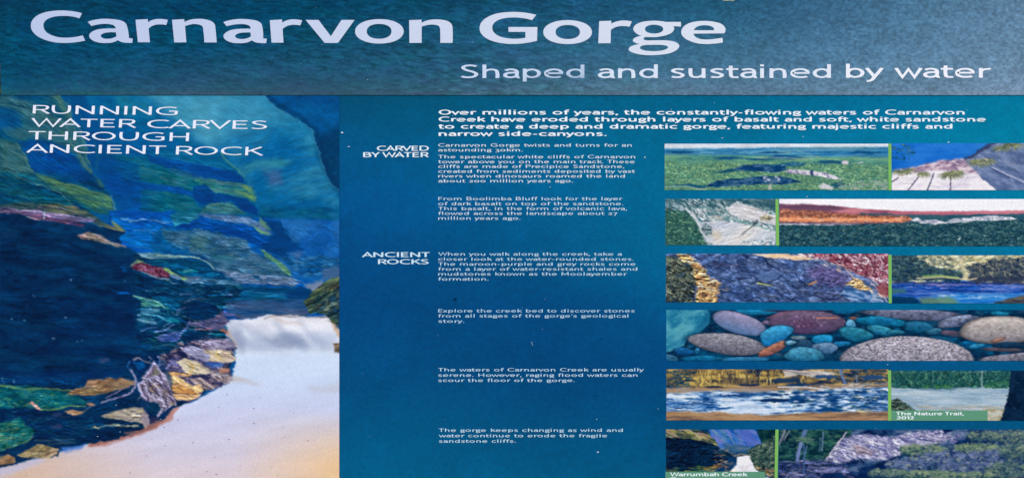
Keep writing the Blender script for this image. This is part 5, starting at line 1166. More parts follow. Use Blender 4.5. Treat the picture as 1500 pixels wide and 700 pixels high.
def paint_warrumbah():
    p = Pic(975.5, 628, 1136, 760)
    p.fill(T([(10, 44, 84), (16, 70, 120)], 14, 5, 0, 1, 2))
    p.poly([(1036, 626), (1106, 626), (1116, 650), (1094, 660), (1060, 660), (1046, 648)], T([(10, 70, 160), (60, 110, 190), (110, 120, 190)], 16, 6, 40, 2, 2.4), 2, (2, 7))
    p.streaks([(1040, 628), (1080, 628), (1104, 650), (1060, 652)], 80, (5, 20), (.8, 2), (20, 60), [(40, 120, 190), (90, 130, 150), (120, 160, 140), (10, 50, 120)], (.3, .8))
    p.poly([(1078, 628), (1098, 628), (1112, 648), (1096, 654)], (96, 110, 190), 5, (2, 7), .7)
    p.poly([(1060, 648), (1100, 652), (1094, 664), (1060, 662)], T([(20, 70, 110), (80, 110, 130)], 12, 3, 0, 3, 2.4), 3, (2, 6), .85)
    p.poly([(974, 626), (1016, 627), (1036, 632), (1048, 644), (1052, 652), (1020, 644), (974, 640)], T([(20, 50, 60), (110, 120, 70), (190, 180, 110)], 16, 3, 16, 4, 2.8), 1.6, (1.5, 6))
    p.streaks([(974, 627), (1030, 630), (1052, 650), (974, 644)], 100, (8, 30), (.8, 2), (6, 30), [(10, 30, 60), (200, 160, 150), (150, 160, 80), (110, 60, 60), (220, 210, 180)], (.4, .9))
    p.poly([(974, 640), (1010, 641), (1040, 648), (1056, 656), (1074, 666), (1060, 676), (1050, 686), (974, 692)], E([(4, 22, 46), (12, 38, 66)], 12, 5, 5, 5, 2, .8), 1.5, (2, 7))
    p.dabs([(976, 646), (1040, 650), (1050, 680), (976, 688)], 100, (.7, 1.4), [(30, 60, 90), (10, 30, 60)], .6)
    p.streaks([(1044, 648), (1080, 662), (1062, 684), (1046, 676)], 110, (5, 18), (.8, 1.8), (-34, 34), [(150, 110, 100), (100, 120, 130), (6, 26, 50), (60, 110, 120), (190, 150, 110)], (.4, .9))
    p.streaks([(1040, 682), (1070, 668), (1078, 680), (1068, 692), (1030, 692)], 90, (4, 14), (.8, 1.8), (-40, 20), [(200, 150, 90), (120, 80, 60), (20, 40, 70), (226, 190, 150)], (.4, .9))
    p.streaks([(974, 684), (1052, 680), (1050, 694), (974, 694)], 80, (6, 24), (.8, 1.8), (-14, 4), [(180, 120, 60), (60, 120, 60), (20, 60, 80), (150, 150, 70)], (.4, .9))
    p.poly([(1080, 668), (1096, 665), (1104, 675), (1112, 692), (1136, 705), (1140, 764), (972, 764), (974, 700), (1068, 692), (1078, 680)], T([(206, 196, 196), (230, 232, 242), (240, 236, 232)], 16, 5, 0, 6, 2), 1.6, (1.5, 6))
    p.line([(1076, 667), (1086, 664), (1098, 666)], 2, (170, 140, 100), .8)
    p.poly([(1108, 626), (1140, 626), (1140, 640), (1120, 652), (1114, 642)], T([(6, 34, 50), (30, 74, 64)], 7, 4, -30, 7, 2.4), 1.6, (2, 6))
    p.poly([(1094, 658), (1120, 646), (1140, 634), (1140, 700), (1124, 696), (1108, 688), (1100, 672)], V([(20, 50, 56), (64, 92, 82), (104, 124, 108)], 6, 3, -30, 8, (10, 30, 44), .3, .7, 1.4), 1.6, (2, 6))
    p.streaks([(1094, 660), (1138, 636), (1138, 692), (1110, 686)], 150, (3, 13), (.7, 1.7), (-60, 20), [(120, 140, 120), (14, 40, 50), (80, 110, 80), (160, 160, 150)], (.4, .85))
    p.streaks([(1104, 680), (1136, 688), (1136, 700), (1112, 692)], 40, (3, 12), (.9, 2), (-10, 30), [(200, 150, 90), (120, 80, 60), (226, 190, 150)], (.4, .9))
    p.jitter(.7, 2.2, 3)
    p.grain(.025)
    return p


def paint_forest_cliff():
    p = Pic(1140.5, 628, 1570, 760)
    p.fill(T([(10, 30, 72), (34, 66, 110), (80, 104, 140)], 18, 6, 0, 1, 2.8, warp=1))
    p.poly([(1138, 626), (1250, 626), (1240, 668), (1200, 676), (1138, 676)], T([(6, 30, 50), (20, 60, 70), (50, 100, 90)], 9, 5, 0, 2, 2.6), 4, (3, 9))
    p.dabs([(1140, 628), (1250, 628), (1236, 668), (1140, 676)], 320, (1, 3), [(8, 34, 60), (40, 84, 84), (20, 60, 60), (70, 110, 90)], .75)
    # pale cliff
    p.poly([(1236, 640), (1260, 634), (1300, 640), (1330, 632), (1380, 628), (1400, 640), (1370, 652), (1330, 662), (1300, 672), (1250, 672), (1226, 680), (1200, 690), (1216, 664)],
           V([(96, 98, 150), (150, 150, 188), (188, 186, 212), (216, 214, 230)], 14, 4, 24, 3, (60, 64, 112), .18, .35, 1.5), 3, (4, 9))
    p.streaks([(1230, 640), (1300, 638), (1400, 632), (1370, 652), (1300, 672), (1220, 680)], 330, (5, 18), (.8, 2), (-20, 50), [(222, 218, 236), (96, 96, 150), (170, 166, 200), (54, 62, 112), (190, 186, 212)], (.3, .75), .3)
    p.poly([(1250, 652), (1262, 650), (1284, 662), (1274, 668), (1256, 664)], E([(120, 108, 130), (160, 142, 150)], 8, 3, 20, 2, 2.2, .7), 5, (4, 6), .8)
    p.streaks([(1330, 632), (1420, 632), (1400, 650), (1340, 650)], 120, (5, 18), (.8, 2), (-10, 20), [(80, 74, 132), (140, 134, 184), (200, 196, 224), (30, 44, 92)], (.4, .85))
    p.poly([(1138, 676), (1200, 672), (1240, 680), (1250, 700), (1138, 708)], E([(20, 36, 78), (56, 70, 112), (104, 108, 148)], 12, 4, 0, 4, 2.8, .9), 3, (3, 8))
    p.streaks([(1142, 674), (1240, 668), (1240, 702), (1142, 704)], 220, (4, 16), (.7, 1.8), (-24, 24), [(120, 120, 160), (16, 32, 70), (70, 80, 120), (150, 148, 176), (30, 60, 80)], (.4, .85))
    # trunks
    p.line([(1352, 0), (1352, 1)], 1, (0, 0, 0))
    p.line([(1150, 626), (1146, 640), (1140, 650)], 3, (130, 124, 150), .85)
    p.line([(1156, 630), (1148, 644)], 1.5, (160, 150, 170), .8)
    p.line([(1180, 628), (1176, 640)], 6, (100, 120, 180), .8, feather=3)
    p.line([(1174, 648), (1170, 660), (1168, 672)], 5, (120, 136, 196), .9, feather=2)
    p.line([(1178, 650), (1178, 680), (1177, 692)], 2, (60, 90, 140), .95)
    p.line([(1182, 652), (1178, 670)], 1.5, (90, 120, 170), .8)
    p.line([(1206, 632), (1205, 645), (1204, 658)], 2.2, (100, 130, 160), .85)
    p.line([(1200, 660), (1202, 640)], 1.4, (80, 110, 140), .7)
    p.line([(1240, 632), (1230, 646), (1220, 658), (1212, 670)], 2.2, (190, 186, 206), .95, warp=(1, 6))
    p.line([(1234, 640), (1226, 648)], 1.5, (190, 186, 206), .9)
    for i in range(90):
        a = p.rng.rand() * 6.283; L = 5 + 12 * p.rng.rand()
        c = [(110, 140, 110), (60, 100, 96), (140, 160, 130), (30, 70, 80)][p.rng.randint(4)]
        p.line([(1179, 643), (1179 + math.cos(a) * L, 643 + math.sin(a) * L * .4)], 1.4, c, .85, w1=.7)
    # dark gullies
    for q in ([(1256, 686), (1300, 672), (1330, 664), (1352, 668), (1320, 682), (1290, 696), (1262, 696)], [(1396, 650), (1420, 640), (1450, 646), (1464, 656), (1440, 658), (1410, 654)],
              [(1206, 692), (1230, 690), (1246, 702), (1220, 708), (1200, 702)], [(1430, 686), (1466, 680), (1480, 688), (1450, 692)], [(1250, 696), (1290, 690), (1320, 694), (1300, 706), (1250, 708)]):
        p.poly(q, T([(4, 20, 60), (14, 46, 96)], 10, 4, 0, 5, 2.2), 3, (3, 8), .92)
    # near bush clumps
    Q = [(1330, 656), (1380, 648), (1420, 656), (1450, 662), (1440, 630), (1574, 626), (1574, 764), (1300, 764), (1310, 690)]
    p.poly(Q, V([(34, 62, 100), (70, 98, 124), (100, 124, 134)], 10, 6, 0, 6, (14, 34, 74), .3, .8, 1.4), 4, (5, 12), .9)
    for (cx, cy, rx, ry, c) in [(1352, 658, 36, 8, 1), (1440, 638, 26, 6, 0), (1480, 640, 30, 10, 0), (1430, 656, 34, 7, 1), (1380, 670, 40, 10, 2), (1450, 668, 36, 10, 2), (1490, 660, 30, 12, 0),
                                (1330, 680, 34, 9, 2), (1420, 684, 50, 10, 2), (1480, 688, 40, 12, 0), (1360, 696, 50, 8, 1), (1300, 692, 30, 6, 0), (1340, 694, 22, 5, 1), (1430, 696, 30, 5, 1), (1540, 650, 40, 18, 0), (1540, 690, 40, 18, 2)]:
        cs = [[(90, 114, 112), (112, 132, 110), (24, 56, 84), (60, 92, 104)], [(116, 138, 108), (88, 116, 100), (30, 66, 84), (134, 152, 116)], [(92, 108, 150), (120, 132, 176), (26, 48, 96), (66, 90, 124)]][c]
        el = [(cx + rx * math.cos(t * .7), cy + ry * math.sin(t * .7)) for t in range(9)]
        p.poly([(a, b + 2) for a, b in el], (18, 42, 78), 3, (4, 6), .75)
        p.poly(el, tuple(int(.5 * (u + v)) for u, v in zip(cs[0], cs[3])), 3, (4, 6), .85)
        p.dabs([(a, b + ry * .5) for a, b in el], 40, (1.2, 3.6), [(10, 34, 70), cs[2]], .8)
        p.dabs(el, 60, (2, 4.4), cs, .7)
        p.dabs([(a, b - ry * .35) for a, b in el], 110, (1, 2.2), [cs[1], cs[0], (150, 160, 140)], .7)
        p.dabs([(a, b + ry * .45) for a, b in el], 50, (1, 2.0), [(20, 44, 80), cs[2]], .7)
    p.streaks(Q, 160, (4, 14), (.6, 1.2), (-60, 60), [(150, 160, 200), (20, 40, 80)], (.2, .7), .5)
    p.jitter(.7, 2.2, 3)
    p.grain(.025)
    return p


PICTURES = [
    ('printed_photo', 'long photo of a white stream pouring from a dark gorge', paint_gorge),
    ('printed_photo', 'aerial photo of green forest cut by gorges', paint_aerial),
    ('printed_photo', 'photo of palm tops against a bright blue sky and pale slope', paint_palms),
    ('printed_photo', 'photo of a white cliff with green trees below', paint_white_cliff),
    ('printed_photo', 'photo of an orange lit ridge above dark forest', paint_ridge),
    ('printed_photo', 'close photo of cracked blue grey mudstone with red edges', paint_mudstone),
    ('printed_photo', 'photo of a blue creek under pale gold trees', paint_creek),
    ('printed_photo', 'photo of rounded stones in teal, purple and grey', paint_stones),
    ('printed_photo', 'photo of white rapids between brown banks', paint_rapids),
    ('printed_photo', 'photo of grey floodwater before green trees', paint_trail),
    ('printed_photo', 'small photo of a narrow gorge with pale creek', paint_warrumbah),
    ('printed_photo', 'photo of a pale cliff behind dark forest', paint_forest_cliff),
]
# ------------------------------------------------------------------ helpers
def empty(name, loc):
    o = bpy.data.objects.new(name, None)
    COL.objects.link(o)
    o.location = loc
    o.empty_display_size = .1
    return o


def link(name, me, mat, parent=None, label=None, kind=None):
    o = bpy.data.objects.new(name, me)
    COL.objects.link(o)
    if mat is not None:
        me.materials.append(mat)
    if parent is not None:
        o.parent = parent
        o.matrix_parent_inverse = parent_inv(parent)
    if label:
        o['label'] = label
    if kind:
        o['kind'] = kind
    return o


def parent_inv(p):
    # parts are modelled in world millimetres; only the root Empty stands off the origin
    return mathutils.Matrix.Translation(p.location).inverted()


def mesh(name, v, f):
    me = bpy.data.meshes.new(name)
    me.from_pydata(v, [], f)
    me.update()
    return me


def colour_attr(me, rgb):
    """per-vertex pigment (linear)"""
    a = me.color_attributes.new('ink', 'FLOAT_COLOR', 'POINT')
    n = len(me.vertices)
    buf = np.ones((n, 4), np.float32)
    buf[:, :3] = rgb.reshape(-1, 3)[:n]
    a.data.foreach_set('color', buf.ravel())


def grid_mesh(name, xs, ys, d, rgb, shape=None):
    """flat print made of a fine grid; rgb is (ny, nx, 3) as read on the sign"""
    nx, ny = len(xs), len(ys)
    X, Y = np.meshgrid(xs, ys)
    if shape:
        X, Y = shape(X, Y)
    co = np.empty((ny, nx, 3), np.float32)
    co[..., 0] = X * MM
    co[..., 1] = -d * MM
    co[..., 2] = TOP - Y * MM
    me = bpy.data.meshes.new(name)
    nq = (nx - 1) * (ny - 1)
    me.vertices.add(nx * ny)
    me.vertices.foreach_set('co', co.ravel())
    i = (np.arange(ny - 1)[:, None] * nx + np.arange(nx - 1)[None, :]).ravel()
    q = np.stack([i, i + nx, i + nx + 1, i + 1], 1).astype(np.int32)
    me.loops.add(nq * 4)
    me.loops.foreach_set('vertex_index', q.ravel())
    me.polygons.add(nq)
    me.polygons.foreach_set('loop_start', np.arange(0, nq * 4, 4, dtype=np.int32))
    me.polygons.foreach_set('loop_total', np.full(nq, 4, np.int32))
    me.update(calc_edges=True)
    colour_attr(me, ink(rgb))
    return me


def box_mesh(name, x0, y0, x1, y1, d0, d1, taper=0.0, bev=0.0):
    """board from depth d0 (back) to d1 (front); taper shifts the upper left corner"""
    import bmesh
    bm = bmesh.new()
    v = [bm.verts.new(P(*c)) for c in ((x0 + taper, y0, d0), (x1, y0, d0), (x1, y1, d0), (x0, y1, d0),
                                        (x0 + taper, y0, d1), (x1, y0, d1), (x1, y1, d1), (x0, y1, d1))]
    for f in ((0, 1, 2, 3), (7, 6, 5, 4), (0, 4, 5, 1), (1, 5, 6, 2), (2, 6, 7, 3), (3, 7, 4, 0)):
        bm.faces.new([v[i] for i in f])
    bmesh.ops.recalc_face_normals(bm, faces=bm.faces)
    if bev:
        bmesh.ops.bevel(bm, geom=bm.edges[:], offset=bev * MM, segments=2, affect='EDGES')
    me = bpy.data.meshes.new(name)
    bm.to_mesh(me)
    bm.free()
    return me


# ------------------------------------------------------------------ materials
def print_material(name, grain=.12, scale=(420, 420, 620), bump=.12, rough=.75, streak=0.0, spec=.03):
    m = bpy.data.materials.new(name)
    m.use_nodes = True
    nt = m.node_tree
    N, L = nt.nodes, nt.links
    b = N['Principled BSDF']
    at = N.new('ShaderNodeAttribute'); at.attribute_name = 'ink'
    tc = N.new('ShaderNodeTexCoord')
    mp = N.new('ShaderNodeMapping'); mp.inputs['Scale'].default_value = scale
    L.new(tc.outputs['Object'], mp.inputs['Vector'])
    no = N.new('ShaderNodeTexNoise'); no.inputs['Scale'].default_value = 1.0; no.inputs['Detail'].default_value = 3.0
    no.inputs['Roughness'].default_value = .62
    L.new(mp.outputs[0], no.inputs['Vector'])
    mr = N.new('ShaderNodeMapRange')
    mr.inputs['From Min'].default_value = .25; mr.inputs['From Max'].default_value = .75
    mr.inputs['To Min'].default_value = 1 - grain; mr.inputs['To Max'].default_value = 1 + grain
    L.new(no.outputs['Fac'], mr.inputs['Value'])
    fac = mr.outputs[0]
    if streak:
        mp2 = N.new('ShaderNodeMapping'); mp2.inputs['Scale'].default_value = (60, 60, 330)
        mp2.inputs['Rotation'].default_value = (0, math.radians(4), 0)
        L.new(tc.outputs['Object'], mp2.inputs['Vector'])
        n2 = N.new('ShaderNodeTexNoise'); n2.inputs['Scale'].default_value = 1.0; n2.inputs['Detail'].default_value = 4.0
        n2.inputs['Distortion'].default_value = 1.2
        L.new(mp2.outputs[0], n2.inputs['Vector'])
        m2 = N.new('ShaderNodeMapRange')
        m2.inputs['From Min'].default_value = .3; m2.inputs['From Max'].default_value = .7
        m2.inputs['To Min'].default_value = 1 - streak; m2.inputs['To Max'].default_value = 1 + streak
        L.new(n2.outputs['Fac'], m2.inputs['Value'])
        mu = N.new('ShaderNodeMath'); mu.operation = 'MULTIPLY'
        L.new(fac, mu.inputs[0]); L.new(m2.outputs[0], mu.inputs[1])
        fac = mu.outputs[0]
    vm = N.new('ShaderNodeVectorMath'); vm.operation = 'SCALE'
    L.new(at.outputs['Color'], vm.inputs[0]); L.new(fac, vm.inputs['Scale'])
    L.new(vm.outputs[0], b.inputs['Base Color'])
    bu = N.new('ShaderNodeBump'); bu.inputs['Strength'].default_value = bump; bu.inputs['Distance'].default_value = .0006
    L.new(no.outputs['Fac'], bu.inputs['Height']); L.new(bu.outputs[0], b.inputs['Normal'])
    b.inputs['Roughness'].default_value = rough
    b.inputs['Specular IOR Level'].default_value = spec
    return m


def plain_material(name, col, grain=.06, scale=300, rough=.75, spec=.03, bump=.1, lin=False):
    m = bpy.data.materials.new(name)
    m.use_nodes = True
    nt = m.node_tree
    N, L = nt.nodes, nt.links
    b = N['Principled BSDF']
    c = np.array(col, np.float32) if lin else ink(np.array(col, np.float32) / 255.)
    tc = N.new('ShaderNodeTexCoord')
    no = N.new('ShaderNodeTexNoise'); no.inputs['Scale'].default_value = scale; no.inputs['Detail'].default_value = 3
    L.new(tc.outputs['Object'], no.inputs['Vector'])
    cr = N.new('ShaderNodeMix'); cr.data_type = 'RGBA'
    cr.inputs[6].default_value = (*(c * (1 - grain)), 1); cr.inputs[7].default_value = (*np.clip(c * (1 + grain), 0, .9), 1)
    L.new(no.outputs['Fac'], cr.inputs[0])
    L.new(cr.outputs[2], b.inputs['Base Color'])
    bu = N.new('ShaderNodeBump'); bu.inputs['Strength'].default_value = bump; bu.inputs['Distance'].default_value = .0005
    L.new(no.outputs['Fac'], bu.inputs['Height']); L.new(bu.outputs[0], b.inputs['Normal'])
    b.inputs['Roughness'].default_value = rough
    b.inputs['Specular IOR Level'].default_value = spec
    return m


M_PANEL = print_material('printed_panel_ink', .13, (380, 380, 460), .10)
M_HEADER = print_material('printed_water_ink', .16, (300, 300, 420), .12, streak=.05)
M_PHOTO = print_material('photo_ink', .07, (380, 380, 460), .10)
M_LETTER = print_material('letter_ink', .03, (300, 300, 300), .04)
M_EDGE = plain_material('weathered_board_edge', (.035, .09, .12), .3, 80, .6, .3, lin=True)
M_STRIP = plain_material('green_divider_ink', (124, 184, 96), .05)
M_CAPTION = plain_material('green_caption_ink', (92, 148, 122), .07)
M_FLECK = plain_material('pale_scuff', (196, 214, 236), .1)

# ------------------------------------------------------------------ the sign
sign = empty('information_sign', P(790, 1100))
sign['label'] = 'large blue printed information sign about a gorge, with header, text columns and photos'
sign['category'] = 'sign'

# text panel: board with the printed blue face
GX = np.array([498, 650, 800, 960, 1140, 1300, 1500, 1600])
GY = np.array([140, 200, 290, 370, 450, 535, 620, 700, 780])
GC = np.array([  # colour as read at those crossings
    [(0, 78, 116), (0, 86, 122), (0, 92, 130), (0, 96, 136), (0, 104, 144), (0, 108, 150), (4, 118, 156), (4, 118, 156)],
    [(0, 84, 132), (0, 92, 136), (0, 98, 142), (0, 104, 146), (0, 112, 154), (0, 118, 160), (4, 124, 162), (4, 124, 162)],
    [(0, 82, 140), (0, 90, 146), (0, 98, 150), (0, 104, 150), (0, 114, 158), (0, 116, 160), (0, 120, 160), (0, 120, 160)],
    [(0, 74, 132), (0, 80, 134), (0, 88, 138), (0, 100, 146), (0, 106, 150), (0, 110, 152), (0, 112, 154), (0, 112, 154)],
    [(0, 70, 126), (0, 74, 128), (0, 74, 128), (0, 84, 136), (0, 96, 144), (0, 100, 146), (0, 100, 146), (0, 100, 146)],
    [(0, 76, 128), (0, 76, 128), (0, 70, 122), (0, 72, 126), (0, 80, 132), (0, 82, 132), (0, 84, 132), (0, 84, 132)],
    [(0, 84, 132), (0, 84, 130), (0, 80, 128), (0, 80, 128), (0, 82, 130), (0, 84, 130), (0, 84, 130), (0, 84, 130)],
    [(0, 94, 138), (0, 92, 136), (0, 88, 132), (0, 88, 132), (0, 88, 132), (0, 88, 132), (0, 88, 132), (0, 88, 132)],
    [(0, 96, 140), (0, 94, 138), (0, 90, 134), (0, 90, 134), (0, 90, 134), (0, 90, 134), (0, 90, 134), (0, 90, 134)]], np.float32) / 255.


def bilerp(gx, gy, gc, xs, ys):
    t = np.stack([[np.interp(xs, gx, gc[j, :, k]) for j in range(len(gy))] for k in range(3)], -1)   # (gy, xs, 3)
    return np.stack([[np.interp(ys, gy, t[:, i, k]) for i in range(len(xs))] for k in range(3)], -1).transpose(1, 0, 2)


xs = np.arange(-1, 1600.1, 2.0); ys = np.arange(139, 780.1, 2.0)
c = bilerp(GX, GY, GC, xs, ys).astype(np.float32)
Xg, Yg = np.meshgrid(xs, ys)
c = c * np.array((1, 1.0, .985), np.float32) * (1 + .07 * (fbm(Xg, Yg, 26, 20, 2, 4) - .5) + .10 * (fbm(Xg, Yg, 90, 60, 3, 3) - .5) + .16 * (fbm(Xg, Yg, 4, 3, 5, 3) - .5))[..., None]
board = link('text_panel', box_mesh('text_panel', -1, 139, 1600, 780, -16, -.4, 0, .8), M_EDGE, sign, 'wide blue panel that carries the text and the photos')
link('printed_face', grid_mesh('printed_face', xs, ys, 0, c), M_PANEL, board, 'plain blue printed ground between text and photos')

# header board, a separate strip a little proud of the panel
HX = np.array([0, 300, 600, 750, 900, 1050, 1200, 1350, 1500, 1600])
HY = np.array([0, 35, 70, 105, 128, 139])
HC = np.array([  # greyer and paler to the right: sky glare put into the print colour
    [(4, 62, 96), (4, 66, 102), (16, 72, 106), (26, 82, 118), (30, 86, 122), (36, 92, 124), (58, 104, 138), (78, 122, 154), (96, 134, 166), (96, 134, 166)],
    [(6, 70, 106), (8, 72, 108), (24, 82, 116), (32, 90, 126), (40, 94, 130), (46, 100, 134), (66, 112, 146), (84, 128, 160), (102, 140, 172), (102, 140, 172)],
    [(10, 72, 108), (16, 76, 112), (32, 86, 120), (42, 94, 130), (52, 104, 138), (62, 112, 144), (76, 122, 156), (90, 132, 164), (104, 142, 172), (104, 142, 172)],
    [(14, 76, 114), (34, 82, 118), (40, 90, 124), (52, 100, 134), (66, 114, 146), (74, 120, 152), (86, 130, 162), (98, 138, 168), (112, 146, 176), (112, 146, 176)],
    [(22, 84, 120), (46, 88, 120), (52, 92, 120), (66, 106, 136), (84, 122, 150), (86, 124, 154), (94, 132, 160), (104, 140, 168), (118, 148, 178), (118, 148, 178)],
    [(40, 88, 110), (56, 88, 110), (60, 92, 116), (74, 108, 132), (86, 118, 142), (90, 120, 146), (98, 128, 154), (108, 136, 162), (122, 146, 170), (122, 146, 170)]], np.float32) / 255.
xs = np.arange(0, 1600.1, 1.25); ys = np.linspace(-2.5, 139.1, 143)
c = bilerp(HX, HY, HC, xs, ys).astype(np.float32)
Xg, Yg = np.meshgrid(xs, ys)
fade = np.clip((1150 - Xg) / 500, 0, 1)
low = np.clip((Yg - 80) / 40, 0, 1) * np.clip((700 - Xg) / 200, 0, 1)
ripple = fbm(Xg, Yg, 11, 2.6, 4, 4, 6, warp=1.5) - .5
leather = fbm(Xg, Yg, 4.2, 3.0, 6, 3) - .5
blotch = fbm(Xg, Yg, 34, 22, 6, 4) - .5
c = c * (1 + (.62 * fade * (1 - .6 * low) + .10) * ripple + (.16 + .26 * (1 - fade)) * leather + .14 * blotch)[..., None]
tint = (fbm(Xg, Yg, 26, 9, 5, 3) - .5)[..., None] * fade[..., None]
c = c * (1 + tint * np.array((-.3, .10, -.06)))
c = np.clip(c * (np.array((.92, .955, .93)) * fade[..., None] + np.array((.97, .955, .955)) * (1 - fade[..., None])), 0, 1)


def lean_left(X, Y):
    t = np.clip(1 - X / 60, 0, 1)
    return X + t * ((Y + 2.5) / 141.5 * 4.6 - 2.6), Y


header = link('header_board', box_mesh('header_board', 2.0, -2.5, 1600, 138.9, -16, .7, -4.6, .3), M_EDGE, sign, 'grey blue header strip across the top of the sign')
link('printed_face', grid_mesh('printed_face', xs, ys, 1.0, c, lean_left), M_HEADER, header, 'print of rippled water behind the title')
HD = 1.2

# ------------------------------------------------------------------ lettering
K = 1
ST = lambda x, a=0., c=1.: [(x, a, K), (x, c, K)]


def el(cx, cy, rx, ry):
    return ['o'] + [(cx + rx * math.cos(i * math.pi / 12), cy + ry * math.sin(i * math.pi / 12)) for i in range(24)]


ARCH = lambda x: [(x, .42, K), (x + .07, .57), (x + .22, .64), (x + .36, .58), (x + .41, .42), (x + .41, 0, K)]
